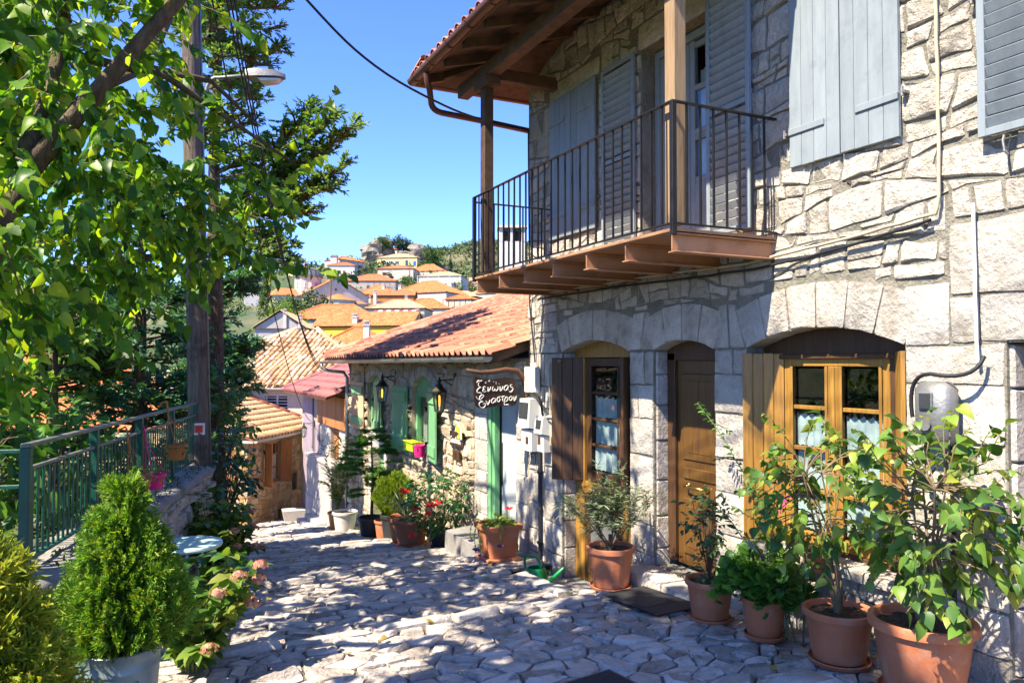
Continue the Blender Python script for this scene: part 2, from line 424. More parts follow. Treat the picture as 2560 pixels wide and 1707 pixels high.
M['rubber'] = mat('rubber', [(.012, .013, .016), (.022, .023, .027)], scale=20, rough=.75, bump=.4, rand=0)
M['pink_plastic'] = mat('pink_plastic', [(.70, .02, .17), (.76, .03, .21)], scale=4, rough=.4, bump=.05, rand=0)
M['lime_plastic'] = mat('lime_plastic', [(.42, .56, .02), (.48, .62, .03)], scale=4, rough=.4, bump=.05, rand=0)
M['green_plastic'] = mat('green_plastic', [(.005, .21, .055), (.008, .26, .07)], scale=4, rough=.33, bump=.05, rand=0)
M['brown_plastic'] = mat('brown_plastic', [(.40, .13, .03), (.46, .17, .05)], scale=4, rough=.5, bump=.05, rand=0)
M['mint_paint'] = mat('mint_paint', [(.42, .62, .55), (.48, .68, .60)], scale=4, rough=.4, bump=.05, rand=0)
M['soil'] = mat('soil', [(.028, .018, .011), (.06, .04, .026), (.12, .09, .06)], scale=40, rough=.95, bump=1, bscale=60, rand=0, dist=.02)
M['white_plastic'] = mat('white_plastic', [(.60, .59, .54), (.66, .65, .60)], scale=4, rough=.45, bump=.05, rand=.03)
M['dark_glass'] = mat('dark_glass', [(.03, .035, .04), (.05, .055, .06)], scale=4, rough=.12, bump=0, rand=0, spec=.6)
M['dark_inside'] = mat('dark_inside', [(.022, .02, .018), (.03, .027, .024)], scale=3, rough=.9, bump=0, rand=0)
M['curtain'] = mat('curtain', [(.58, .66, .66), (.72, .78, .77)], scale=3, stretch=(1, 5, .3), rough=.9, bump=.2, bscale=10, rand=.03, trans=.25, tcol=(1, 1, 1))
M['drape'] = mat('drape', [(.40, .36, .31), (.52, .48, .42)], scale=3, stretch=(1, 9, .2), rough=.9, bump=.2, rand=.03)
M['sign_brown'] = mat('sign_brown', [(.032, .016, .012), (.05, .026, .019)], scale=6, rough=.6, bump=.15, rand=0)
M['letter'] = mat('letter', [(.72, .68, .60), (.78, .74, .66)], scale=6, rough=.6, bump=0, rand=0)
M['white_paint'] = mat('white_paint', [(.74, .73, .70), (.80, .79, .76)], scale=6, rough=.5, bump=.02, rand=0)
M['red_paint'] = mat('red_paint', [(.72, .05, .03), (.78, .07, .04)], scale=6, rough=.5, bump=.02, rand=0)
M['blue_paint'] = mat('blue_paint', [(.04, .10, .42), (.05, .12, .48)], scale=6, rough=.5, bump=.02, rand=0)
M['butterfly'] = mat('butterfly', [(.70, .66, .02), (.78, .74, .05)], scale=6, rough=.5, bump=0, rand=0)
M['slate'] = mat('slate', [(.07, .07, .085), (.12, .12, .14)], scale=2, rough=.6, bump=.1, rand=.05)
M['rock'] = mat('rock', [(.09, .08, .065), (.19, .17, .14), (.28, .25, .21)], scale=.35, rough=.95, bump=1, bscale=.8, rand=.05, dirt=((.10, .12, .05), .2, .6), dist=.6)
M['glass'] = glass_mat('glass')
M['bulb'] = glow_mat('bulb', (1.0, .42, .04), 1.0)
M['cable'] = mat('cable', [(.012, .013, .016), (.02, .021, .024)], scale=10, rough=.6, bump=0, rand=0)
M['beige_cable'] = mat('beige_cable', [(.42, .36, .24), (.50, .44, .32)], scale=10, rough=.6, bump=0, rand=0)
def leaf(name, cols, tr=.35, rough=.42, rand=.3, mix=.8, tcol=None):
    return mat(name, cols, scale=9, rough=rough, bump=.15, bscale=50, rand=rand, mix=mix, trans=tr, tcol=tcol, dist=.004, detail=2)
M['leaf_mulberry'] = leaf('leaf_mulberry', [(.03, .11, .015), (.06, .18, .016), (.12, .26, .02), (.26, .33, .03)], .5, tcol=(2.2, 1.8, .5))
M['leaf_lilac'] = leaf('leaf_lilac', [(.045, .13, .03), (.08, .19, .035), (.14, .25, .035), (.30, .30, .05)], .4, .45, rand=.35)
M['leaf_geranium'] = leaf('leaf_geranium', [(.045, .15, .022), (.08, .21, .028), (.14, .26, .035)], .4)
M['leaf_dark'] = leaf('leaf_dark', [(.018, .06, .024), (.03, .09, .033), (.05, .12, .045)], .15, .3)
M['leaf_hydrangea'] = leaf('leaf_hydrangea', [(.045, .135, .022), (.08, .185, .028), (.14, .22, .03), (.17, .16, .035)], .4)
M['leaf_rose'] = leaf('leaf_rose', [(.03, .12, .022), (.06, .17, .03), (.10, .21, .035)], .35)
M['leaf_olive'] = leaf('leaf_olive', [(.07, .115, .045), (.11, .16, .07), (.19, .22, .14)], .15, .5)
M['leaf_hibiscus'] = leaf('leaf_hibiscus', [(.014, .085, .022), (.028, .125, .03), (.05, .16, .04)], .28, .3)
M['leaf_bright'] = leaf('leaf_bright', [(.10, .20, .015), (.16, .27, .02), (.24, .30, .03)], .4)
M['leaf_oleander'] = leaf('leaf_oleander', [(.13, .21, .05), (.21, .28, .08), (.30, .33, .13)], .35, .5)
M['leaf_aloe'] = leaf('leaf_aloe', [(.13, .19, .10), (.19, .25, .15)], .1, .45, mix=.2)
M['fir'] = leaf('fir', [(.045, .16, .03), (.085, .22, .035), (.14, .28, .045)], .35, .6)
M['thuja'] = leaf('thuja', [(.06, .17, .014), (.10, .24, .018), (.16, .30, .02), (.26, .24, .03)], .35, .6, tcol=(1.7, 1.6, .5))
M['thuja_gold'] = leaf('thuja_gold', [(.13, .21, .014), (.21, .29, .018), (.30, .33, .022), (.33, .27, .03)], .35, .6, tcol=(1.6, 1.5, .5))
M['thuja_ball'] = leaf('thuja_ball', [(.10, .20, .012), (.17, .27, .015), (.24, .31, .02)], .35, .6)
M['cypress'] = leaf('cypress', [(.028, .10, .035), (.065, .155, .04), (.13, .22, .045), (.21, .27, .045)], .45, .65)
M['cypress_blue'] = leaf('cypress_blue', [(.03, .12, .075), (.065, .18, .10), (.12, .24, .10)], .35, .65)
M['far_green'] = leaf('far_green', [(.03, .075, .02), (.06, .12, .025), (.11, .17, .03)], .3, .7)
M['far_bright'] = leaf('far_bright', [(.07, .15, .012), (.13, .22, .018), (.19, .27, .025)], .35, .7)
M['far_dark'] = leaf('far_dark', [(.012, .04, .022), (.025, .06, .028)], .15, .7)
M['far_dry'] = leaf('far_dry', [(.14, .11, .06), (.20, .16, .09)], .2, .8)
M['scrub'] = leaf('scrub', [(.035, .07, .025), (.06, .10, .03), (.10, .13, .045)], .1, .9)
M['moss'] = leaf('moss', [(.05, .085, .012), (.09, .13, .02)], .2, .9)
M['dead_leaf'] = leaf('dead_leaf', [(.30, .20, .03), (.36, .28, .05), (.2, .12, .04)], .2, .7)
M['petal_red'] = leaf('petal_red', [(.62, .012, .012), (.72, .02, .015)], .25, .5, .1)
M['petal_dusty'] = leaf('petal_dusty', [(.42, .15, .12), (.50, .24, .17), (.42, .30, .16)], .3, .7, .2)
M['petal_purple'] = leaf('petal_purple', [(.05, .008, .16), (.08, .012, .24)], .25, .5, .1)
M['petal_pink'] = leaf('petal_pink', [(.62, .06, .32), (.7, .1, .4)], .3, .5, .1)
# ground that turns from dry grass to scrub
M['ground'] = mat('ground', [(.06, .07, .028), (.05, .078, .028), (.12, .115, .055), (.04, .06, .022)], scale=.06, rough=1, bump=.8, bscale=.6, rand=0, dirt=((.17, .145, .085), .03, .55), dist=.5, detail=9)

# ------------------------------------------------------------------ stones: cells, stone shapes
def clip_poly(P, nx, ny, c):
    """keep nx*x+ny*y <= c"""
    if len(P) < 3: return []
    out = []
    n = len(P)
    for i in range(n):
        a, b = P[i], P[(i + 1) % n]
        da, db = nx * a[0] + ny * a[1] - c, nx * b[0] + ny * b[1] - c
        if da <= 0: out.append(a)
        if (da < 0 < db) or (db < 0 < da):
            t = da / (da - db)
            out.append((a[0] + t * (b[0] - a[0]), a[1] + t * (b[1] - a[1])))
    return out
def poly_area(P):
    return abs(sum(P[i][0] * P[(i + 1) % len(P)][1] - P[(i + 1) % len(P)][0] * P[i][1] for i in range(len(P)))) / 2
def voronoi(seeds, sp, bounds):
    grid = {}
    for i, (x, y) in enumerate(seeds):
        grid.setdefault((int(x // sp), int(y // sp)), []).append(i)
    cells = []
    for i, (x, y) in enumerate(seeds):
        gx, gy = int(x // sp), int(y // sp)
        nb = []
        for a in range(gx - 3, gx + 4):
            for b in range(gy - 3, gy + 4):
                for j in grid.get((a, b), ()):
                    if j != i: nb.append(((seeds[j][0] - x) ** 2 + (seeds[j][1] - y) ** 2, j))
        nb.sort()
        x0, x1, y0, y1 = max(bounds[0], x - 2.4 * sp), min(bounds[1], x + 2.4 * sp), max(bounds[2], y - 2.4 * sp), min(bounds[3], y + 2.4 * sp)
        P = [(x0, y0), (x1, y0), (x1, y1), (x0, y1)]
        for d2, j in nb:
            if not P: break
            if d2 > 4 * max((p[0] - x) ** 2 + (p[1] - y) ** 2 for p in P): break
            sx, sy = seeds[j]
            nx, ny = sx - x, sy - y
            P = clip_poly(P, nx, ny, (nx * (sx + x) + ny * (sy + y)) / 2)
        cells.append(P)
    return cells
def rubble_cells(u0, u1, v0, v1, su, sv, holes=(), jit=.33, r=None):
    """roughly coursed rubble: wavy courses, leaning joints, split and packing stones; stones are cut back from the holes"""
    r = r or rng
    out = []
    def wave():
        k = [(r.uniform(.5, 1.2), r.uniform(0, 6.3), r.uniform(.015, .05) * jit * 3 * sv / .2) for _ in range(3)]
        return lambda u: sum(A * math.sin(f * u * 2.6 + p) for f, p, A in k)
    v = v0; lo = wave()
    while v < v1:
        h = sv * r.choice([.65, .85, 1, 1.1, 1.35, 1.6]); hi = wave()
        B = lambda u: v + lo(u); Tp = lambda u: v + h + hi(u)
        u = u0 - r.uniform(0, su); lean = 0.0
        while u < u1:
            w = su * r.choice([.45, .7, .85, 1, 1.15, 1.4, 1.7]); nl = r.uniform(-.13, .13) * h
            a, b = u, u + w
            al, ah, bl, bh = a - lean, a + lean, b - nl, b + nl
            m = (a + b) / 2; j = lambda q: r.uniform(-q, q) * min(w, h)
            if h > sv * 1.05 and w < su * 1.2 and r.random() < .38:      # two stones one on the other
                k = r.uniform(.35, .65); f = lambda x: B(x) * (1 - k) + Tp(x) * k
                out.append([(al, B(a)), (m, B(m) + j(.05)), (bl, B(b)), (b, f(b)), (m, f(m) + j(.05)), (a, f(a))])
                out.append([(a, f(a)), (m, f(m) + j(.05)), (b, f(b)), (bh, Tp(b)), (m, Tp(m) + j(.05)), (ah, Tp(a))])
            elif w > su * .9 and r.random() < .2:      # low stone with packing stones above
                k = r.uniform(.55, .75); f = lambda x: B(x) * (1 - k) + Tp(x) * k; q = a + w * r.uniform(.35, .65)
                out.append([(al, B(a)), (m, B(m) + j(.06)), (bl, B(b)), (b, f(b)), (q, f(q) + j(.1)), (a, f(a))])
                out.append([(a, f(a)), (q, f(q)), (q + j(.1), Tp(q)), (ah, Tp(a))]); out.append([(q, f(q)), (b, f(b)), (bh, Tp(b)), (q, Tp(q))])
            else:
                out.append([(al, B(a)), (m + j(.2), B(m) + j(.10)), (bl, B(b)), (b + j(.10), (B(b) + Tp(b)) / 2), (bh, Tp(b)), (m + j(.2), Tp(m) + j(.10)), (ah, Tp(a)), (a + j(.10), (B(a) + Tp(a)) / 2)])
            u += w; lean = nl
        v += h; lo = hi
    res = []
    for P in out:
        P = clip_poly(clip_poly(clip_poly(clip_poly(P, 1, 0, u1), -1, 0, -u0), 0, 1, v1), 0, -1, -v0) if P else P
        P = cut_holes(P, holes) if len(P) > 2 else []
        if len(P) >= 3 and poly_area(P) > .13 * su * sv and min(max(p[0] for p in P) - min(p[0] for p in P), max(p[1] for p in P) - min(p[1] for p in P)) > .05: res.append(P)
    return res
def cut_holes(P, holes):
    for h in holes:
        if len(P) < 3: return []
        xs = [p[0] for p in P]; ys = [p[1] for p in P]
        if max(xs) <= h[0] or min(xs) >= h[1] or max(ys) <= h[2] or min(ys) >= h[3]: continue
        c = [clip_poly(P, 1, 0, h[0]), clip_poly(P, -1, 0, -h[1]), clip_poly(P, 0, 1, h[2]), clip_poly(P, 0, -1, -h[3])]
        P = max(c, key=lambda q: poly_area(q) if len(q) > 2 else 0)
    return P
def tidy(P, tol=.02):
    Q = []
    for p in P:
        if not Q or math.hypot(p[0] - Q[-1][0], p[1] - Q[-1][1]) > tol: Q.append(p)
    if len(Q) > 1 and math.hypot(Q[0][0] - Q[-1][0], Q[0][1] - Q[-1][1]) < tol: Q.pop()
    return Q
def stone_shape(P, inset, H, back=-.03, rough=.2, cut=.24, dome=.5, r=None, shl=.8):
    """one stone: rounded, uneven outline, rough raised face; (u,v,h) vertices"""
    r = r or rng
    P = tidy(P)
    if len(P) < 3: return None
    cx = sum(p[0] for p in P) / len(P); cy = sum(p[1] for p in P) / len(P)
    Q = []
    n = len(P)
    for i in range(n):
        a, b = P[i], P[(i + 1) % n]
        for t in ((cut, 1 - cut) if n <= 8 else (.5,)):
            Q.append((a[0] + t * (b[0] - a[0]), a[1] + t * (b[1] - a[1])))
    ring = []
    for x, y in Q:
        d = math.hypot(x - cx, y - cy)
        if d < 1e-4: return None
        k = max(.3, 1 - (inset * r.uniform(.6, 1.5)) / d)
        ring.append((cx + (x - cx) * k, cy + (y - cy) * k))
    m = len(ring)
    V = [(x, y, back) for x, y in ring]
    tilt = (r.uniform(-1, 1) * rough, r.uniform(-1, 1) * rough)
    V += [(cx + (x - cx) * .975, cy + (y - cy) * .975, H * (1 - dome) * r.uniform(.75, 1.2)) for x, y in ring]
    V += [(cx + (x - cx) * shl * r.uniform(.9, 1.08), cy + (y - cy) * shl * r.uniform(.94, 1.05), H * r.uniform(.85, 1.12) + tilt[0] * (x - cx) * .25 + tilt[1] * (y - cy) * .25) for x, y in ring[::2]]
    F = [(i, (i + 1) % m, m + (i + 1) % m, m + i) for i in range(m)]
    k = (m + 1) // 2; o = 2 * m
    for i in range(k):
        j = (i + 1) % k
        a, b = 2 * i, (2 * i + 1) % m
        c = (2 * i + 2) % m if 2 * i + 2 < m else 0
        if b != 0 and 2 * i + 1 < m:
            F.append((m + a, m + b, o + i)); F.append((m + b, m + c, o + j, o + i))
        else:
            F.append((m + a, m + 0, o + j, o + i))
    F.append(tuple(o + i for i in range(k)))
    return V, F
def place_stones(parent, cells, O, U, Vv, N, mat, part='stone', stuff='stone_mass', inset=.012, H=.03, back=-.03, rough=.25, n_ind=300,
                 zmap=None, cut=.24, dome=.45, r=None, hvar=.5, shl=.8):
    r = r or rng
    O, U, Vv, N = Vector(O), Vector(U), Vector(Vv), Vector(N)
    items = []
    for P in cells:
        s = stone_shape(P, inset, H * r.uniform(1 - hvar, 1 + hvar), back, rough, cut, dome, r, shl)
        if not s: continue
        pts = [O + U * a + Vv * b + N * h for a, b, h in s[0]]
        if zmap: pts = [Vector((p.x, p.y, p.z + zmap(p.x, p.y))) for p in pts]
        c = sum(pts, Vector()) / len(pts)
        a = poly_area(P)
        dd = c.x * sY + c.y * cY
        rr = (c.x * cY - c.y * sY) / max(.2, dd); uu = c.z / max(.2, dd)
        ins = dd > .4 and abs(rr) < .72 and -.47 < uu < .53
        items.append((a / (dd * dd) if ins else -1, c, pts, s[1]))
    items.sort(key=lambda t: -t[0])
    for k, (sc, c, pts, F) in enumerate(items):
        if k >= n_ind: break
        me = new_mesh(part, [p - c for p in pts], F, mat, True, 38)
        obj(part, me, parent, Matrix.Translation(c))
    if len(items) > n_ind:
        mb = MB()
        for sc, c, pts, F in items[n_ind:]: mb.add(pts, F)
        mb.build(stuff, mat, parent, smooth=True, sharp=38, kind='stuff')
def rect(u0, u1, v0, v1): return [(u0, v0), (u1, v0), (u1, v1), (u0, v1)]
def block_stack(u0, u1, v0, v1, hs=.36, split=0.0, r=None):
    """dressed blocks filling a rectangle in courses"""
    r = r or rng
    out = []; v = v0
    while v < v1 - .02:
        h = hs * r.uniform(.75, 1.25)
        if v1 - (v + h) < hs * .5: h = v1 - v
        if r.random() < split:
            m = u0 + (u1 - u0) * r.uniform(.35, .65)
            out += [rect(u0, m, v, v + h), rect(m, u1, v, v + h)]
        else: out.append(rect(u0, u1, v, v + h))
        v += h
    return [[(a + r.uniform(-.008, .008), b + r.uniform(-.008, .008)) for p, q in zip(P, P[1:] + P[:1]) for a, b in (p, ((p[0] + q[0]) / 2, (p[1] + q[1]) / 2))] for P in out]
def voussoirs(u0, u1, vs, rise, H, n):
    """segmental arch from (u0,vs) to (u1,vs); returns block polygons and the soffit points"""
    w = (u1 - u0) / 2; Rr = (w * w + rise * rise) / (2 * rise)
    cu, cv = (u0 + u1) / 2, vs + rise - Rr
    a0 = math.asin(w / Rr)
    out = []
    for i in range(n):
        a, b = -a0 + 2 * a0 * i / n, -a0 + 2 * a0 * (i + 1) / n
        p = lambda t, q: (cu + q * math.sin(t), cv + q * math.cos(t))
        out.append([p(a, Rr), p((a + b) / 2, Rr), p(b, Rr), p(b, Rr + H), p(a, Rr + H)])
    return out

# ------------------------------------------------------------------ leaves
def leafm(W=.7, stations=((0, .02), (.12, .75), (.4, 1), (.7, .62), (.9, .22), (1, 0)), fold=.18, curl=.25, wave=0):
    V = []; F = []
    for i, (t, w) in enumerate(stations):
        z = -curl * t * t
        ww = w * W / 2
        V += [(-ww, t, z + fold * ww + wave * math.sin(i * 2.1)), (0, t, z), (ww, t, z + fold * ww - wave * math.sin(i * 2.1))]
    for i in range(len(stations) - 1):
        a = 3 * i
        F += [(a, a + 1, a + 4, a + 3), (a + 1, a + 2, a + 5, a + 4)]
    return V, F
HEART2 = ((-.06, .3), (-.02, .58), (.06, .84), (.2, 1), (.36, .95), (.54, .76), (.72, .48), (.88, .2), (1, 0))
HEART = ((-.06, .3), (.0, .72), (.2, 1), (.5, .8), (.8, .35), (1, 0))
OVAL = ((0, .03), (.2, .7), (.5, 1), (.8, .6), (1, 0))
NARROW = ((0, .1), (.3, 1), (.7, .8), (1, 0))
L_MUL = [leafm(.78, HEART, .25, .3, .03), leafm(.72, HEART, .4, .5, .05), leafm(.85, HEART, .1, .15, .04)]
L_LIL = [leafm(.82, HEART2, .3, .35), leafm(.75, HEART2, .15, .2), leafm(.85, HEART2, .4, .5)]
L_HYD = [leafm(.66, OVAL, .25, .25, .02), leafm(.6, OVAL, .35, .4, .03)]
L_OVAL = [leafm(.5, OVAL, .25, .2), leafm(.45, OVAL, .35, .35)]
L_NAR = [leafm(.2, NARROW, .3, .15), leafm(.22, NARROW, .5, .3)]
L_OLE = [leafm(.15, NARROW, .3, .2), leafm(.13, NARROW, .5, .45)]
def fanleaf(n=9, cup=.25):
    V = [(0, 0, 0)]; F = []
    for i in range(n):
        a = math.pi * (-.5 + 2 * .94 * i / (n - 1) - .44)
        q = 1 if i % 2 else .84
        V.append((q * .5 * math.cos(a), .12 + q * .5 * math.sin(a) + .3, cup * .3 + (.06 if i % 2 else -.03)))
    for i in range(1, n): F.append((0, i, i + 1))
    return V, F
L_GER = [fanleaf(9, .3), fanleaf(9, .1)]
def frond(n=7, spread=.8, w=.10, seed=0, droop=.2, sub=True):
    """a flat spray of scale foliage"""
    r = random.Random(seed)
    V = []; F = []
    def blade(p, a, L, ww, z):
        d = (math.sin(a), math.cos(a)); q = (d[1], -d[0])
        b = len(V)
        V.extend([(p[0] - q[0] * ww * .5, p[1] - q[1] * ww * .5, z), (p[0] + q[0] * ww * .5, p[1] + q[1] * ww * .5, z),
                  (p[0] + d[0] * L * .6 + q[0] * ww * .6, p[1] + d[1] * L * .6 + q[1] * ww * .6, z - droop * .3 * L + r.uniform(-.05, .05)),
                  (p[0] + d[0] * L, p[1] + d[1] * L, z - droop * L + r.uniform(-.08, .08)),
                  (p[0] + d[0] * L * .6 - q[0] * ww * .6, p[1] + d[1] * L * .6 - q[1] * ww * .6, z - droop * .3 * L + r.uniform(-.05, .05))])
        F.append((b, b + 1, b + 2, b + 4)); F.append((b + 4, b + 2, b + 3))
    blade((0, 0), 0, 1, w, 0)
    for i in range(n):
        t = .12 + .72 * i / n
        s = 1 if i % 2 else -1
        a = s * r.uniform(.5, .95) * spread
        L = (.62 - .4 * t) * r.uniform(.8, 1.2)
        blade((0, t), a, L, w * .85, r.uniform(-.05, .05))
        if sub:
            p = (math.sin(a) * L * .45, t + math.cos(a) * L * .45)
            blade(p, a + .6 * s, L * .5, w * .7, 0); blade(p, a - .7 * s, L * .45, w * .7, 0)
    return V, F
FROND = [frond(7, .85, .085, 1), frond(6, .95, .095, 2), frond(7, .75, .08, 3)]
FROND_F = [frond(13, .75, .042, 11, .25), frond(12, .85, .045, 12, .15), frond(14, .7, .04, 13, .3)]
FROND_C = [frond(4, 1.1, .17, 4, .3, False), frond(5, 1.0, .15, 5, .15, False), frond(4, 1.2, .2, 6, 0, False)]
FIRSP = [frond(10, 1.1, .075, 7, .1, False), frond(10, 1.0, .075, 8, .2, False)]
def clump(n=12, seed=0, w=.5):
    """leaf-sized faces filling a small lump"""
    r = random.Random(seed); V = []; F = []
    for i in range(n):
        d = Vector((r.gauss(0, 1), r.gauss(0, 1), r.gauss(0, .8))).normalized()
        c = d * r.uniform(.35, 1.0)
        a = Vector((r.gauss(0, 1), r.gauss(0, 1), r.gauss(0, 1))).cross(d).normalized() * w * r.uniform(.6, 1.2)
        b = (d * .3 + a.cross(d)).normalized() * w * r.uniform(.5, 1)
        k = len(V)
        V.extend([tuple(c - a * .5), tuple(c + b * .6), tuple(c + a * .5), tuple(c - b * .6)])
        F.append((k, k + 1, k + 2, k + 3))
    return V, F
CLUMP = [clump(14, s) for s in range(4)]
def blossom(n=26, seed=0, w=.34):
    return clump(n, seed, w)
def rand_dir(r=rng):
    while True:
        v = Vector((r.uniform(-1, 1), r.uniform(-1, 1), r.uniform(-1, 1)))
        if .05 < v.length < 1: return v.normalized()
def bez(p0, p1, p2, n):
    p0, p1, p2 = Vector(p0), Vector(p1), Vector(p2)
    return [p0 * (1 - t) ** 2 + p1 * 2 * t * (1 - t) + p2 * t * t for t in [i / n for i in range(n + 1)]]
def twig_leaves(path, size, gap, droop=.35, spread=1.0, start=.15, r=rng, svar=.3):
    """leaf frames alternating along a twig"""
    P = [Vector(p) for p in path]
    T = []; acc = 0; side = 1
    total = sum((P[i + 1] - P[i]).length for i in range(len(P) - 1)); run = 0
    for i in range(len(P) - 1):
        seg = P[i + 1] - P[i]; L = seg.length
        if L < 1e-6: continue
        d = seg / L; s = -acc
        while s + gap <= L:
            s += gap
            if run + s < start * total: continue
            p = P[i] + d * s
            side = -side
            lat = d.cross(Vector((0, 0, 1)))
            lat = lat.normalized() if lat.length > .1 else rand_dir(r)
            dr = d * r.uniform(.2, .8) + lat * side * spread * r.uniform(.5, 1.1) + Vector((0, 0, -droop * r.uniform(.3, 1.6))) + rand_dir(r) * .3
            nn = Vector((0, 0, 1)) + rand_dir(r) * .8
            T.append(frame(p, dr, nn, size * r.uniform(1 - svar, 1 + svar)))
        acc = L - s; run += L
    return T
def grow(p, d, L, rad, levels, nb, spread, up=.15, wig=.16, shrink=.62, r=rng, out=None):
    """branching stems: list of (path, radii, level)"""
    if out is None: out = []
    n = 5
    P = [Vector(p)]; d = Vector(d).normalized()
    for i in range(n):
        d = (d + rand_dir(r) * wig + Vector((0, 0, up * .3))).normalized()
        P.append(P[-1] + d * L / n)
    out.append((P, [rad * (1 - .5 * i / n) for i in range(n + 1)], levels))
    if levels > 0:
        for k in range(nb):
            t = r.uniform(.35, 1.0) if k else 1.0
            q = P[min(n, int(round(t * n)))]
            ax = rand_dir(r); ax = (ax - d * ax.dot(d)).normalized()
            nd = (d * (1 - spread * .5) + ax * spread + Vector((0, 0, up))).normalized()
            grow(q, nd, L * shrink * r.uniform(.75, 1.25), rad * .55, levels - 1, nb, spread, up, wig, shrink, r, out)
    return out
def stems_mesh(name, stems, mat, parent, n=6, minr=.0015):
    mb = MB()
    for P, Rr, lv in stems: mb.tube(P, [max(minr, x) for x in Rr], n if lv else 5, caps=False)
    return mb.build(name, mat, parent, smooth=True)

# ------------------------------------------------------------------ pots
def pot_parts(t, c, rim, h, base=None, mat='terracotta', flutes=True, saucer=True, soil=True, square=None):
    """pot with rolled rim and fluted body, saucer, soil: parts of t (c = centre of the foot)"""
    base = base or rim * .70
    m = M[mat]
    z0 = .022 if saucer else 0
    N = 60
    lip = h * .13
    prof = [(base * .9, z0), (base, z0 + .012)]
    for k in range(1, 7):
        q = k / 6
        prof.append((base + (rim * .90 - base) * q ** .85, z0 + .012 + (h - lip - .012) * q))
    nb = len(prof)
    prof += [(rim * .99, z0 + h - lip), (rim, z0 + h - lip * .55), (rim * .99, z0 + h - lip * .12), (rim * .95, z0 + h), (rim * .88, z0 + h - lip * .1), (rim * .84, z0 + h - lip * .7), (rim * .80, z0 + h * .70), (0.0005, z0 + h * .69)]
    def mod(j, k, w):
        if flutes and 2 <= j <= nb - 3: return 1 - .014 * (1 if k % 3 == 0 else 0)
        return 1
    MB().lathe(prof, N, c, mod).build('pot', m, t, smooth=True, sharp=38)
    if saucer:
        MB().lathe([(base * .95, 0), (base * 1.16, .004), (base * 1.22, .03), (base * 1.18, .036), (base * 1.12, .014), (0.0005, .012)], 48, c).build('saucer', m, t, smooth=True, sharp=40)
    zs = z0 + h - lip * .9
    if soil:
        mb = MB(); rr = rim * .845; rings = 6; n = 26
        V = [(c[0], c[1], c[2] + zs + .012)]
        for i in range(1, rings + 1):
            for k in range(n):
                w = 2 * math.pi * k / n
                V.append((c[0] + rr * i / rings * math.cos(w), c[1] + rr * i / rings * math.sin(w), c[2] + zs + rng.uniform(-.008, .012)))
        F = [(0, 1 + k, 1 + (k + 1) % n) for k in range(n)]
        for i in range(rings - 1):
            for k in range(n):
                a = 1 + i * n + k; b = 1 + i * n + (k + 1) % n
                F.append((a, a + n, b + n, b))
        mb.add(V, F).build('soil', M['soil'], t, smooth=True)
    return Vector((c[0], c[1], c[2] + zs))
def twig_cloud(center, rad, n, L, r=rng, down=.2, shell=.4, outward=.8):
    """short twig paths spread through an ellipsoid, pointing outward"""
    out = []
    c = Vector(center); rad = Vector(rad)
    for i in range(n):
        d = rand_dir(r); q = r.uniform(shell, 1.0) ** .6
        p = c + Vector((d.x * rad.x, d.y * rad.y, d.z * rad.z)) * q
        dd = (d * outward + rand_dir(r) * .7 + Vector((0, 0, -down))).normalized()
        e = p + dd * L * r.uniform(.6, 1.2)
        out.append(bez(p, (p + e) / 2 + Vector((0, 0, L * .15)), e, 4))
    return out

# ------------------------------------------------------------------ the lie of the land
GY = [-40, -5, 0, 3.2, 5, 6.58, 6.66, 8, 9.6, 12, 14, 16, 18, 20, 25.7, 32, 45]
GZ = [-1.6, -1.8, -1.95, -2.10, -2.24, -2.33, -2.41, -2.54, -2.73, -3.06, -3.41, -3.71, -3.99, -4.28, -5.12, -6.1, -8.5]
STEPS = [6.62, 8.3, 9.9, 11.4, 13.0, 14.6, 16.3, 18.0, 19.8, 21.6]
def g(x, y):
    z = float(np.interp(y, GY, GZ))
    for s in STEPS[1:]:                       # low risers across the lane
        if abs(y - s) < .8: z += .045 * max(-1, min(1, (s - y) / .05)) * (1 - abs(y - s) / .8)
    return z
def left_x(y):
    """street-side face of the garden wall, then the planted edge"""
    if y < 12.9: return -.73 + (y - 6.7) * .263 + .32
    return float(np.interp(y, [12.9, 16, 20, 24.9, 30], [1.22, 1.5, 2.1, 2.6, 2.0]))
RECESS = (4.22, 5.0, 7.12, 8.95)
VS = 1.35        # the village lies this much farther than first measured
HILL = [(46, 167, 15.4), (60, 193, 19.5), (69, 194, 21.7), (70, 222, 28), (68, 233, 30), (74, 242, 35), (50, 198, 23), (45, 189, 21.6), (56, 150, 13.8), (38.5, 114.7, 8.0),
        (39, 137, 11.3), (27, 87, 3.8), (35, 100, 5.6), (18.5, 80, 1.6), (17, 64, -2.2), (14, 54.4, -3.5), (10, 62, -1.5), (34, 183, 20), (41, 102, 7.6), (48, 116, 8.8), (57, 128, 10.5),
        (68, 162, 15.9), (30.7, 130, 7.4), (18.8, 146, 10), (12.7, 77, 2.5), (80, 225, 28), (92, 215, 25), (100, 170, 18), (80, 120, 10), (60, 80, 3), (40, 60, 0), (25, 45, -5), (12, 42, -8.2), (4, 38, -7.6),
        (-15, 40, -7), (-15, 80, -3), (-10, 130, 3), (0, 180, 10), (20, 230, 17), (110, 260, 32), (60, 290, 22), (150, 220, 30), (30, 320, 18), (-60, 60, -9), (-60, 200, -2)]
RIDGE = [(207, 567, 85), (253, 544, 92), (301, 521, 97), (360, 490, 104), (240, 450, 55), (180, 420, 40), (150, 480, 52), (120, 560, 60), (74, 631, 47), (0, 650, 42), (-80, 640, 40), (-250, 600, 50), (420, 430, 110), (330, 330, 62), (250, 300, 45)]
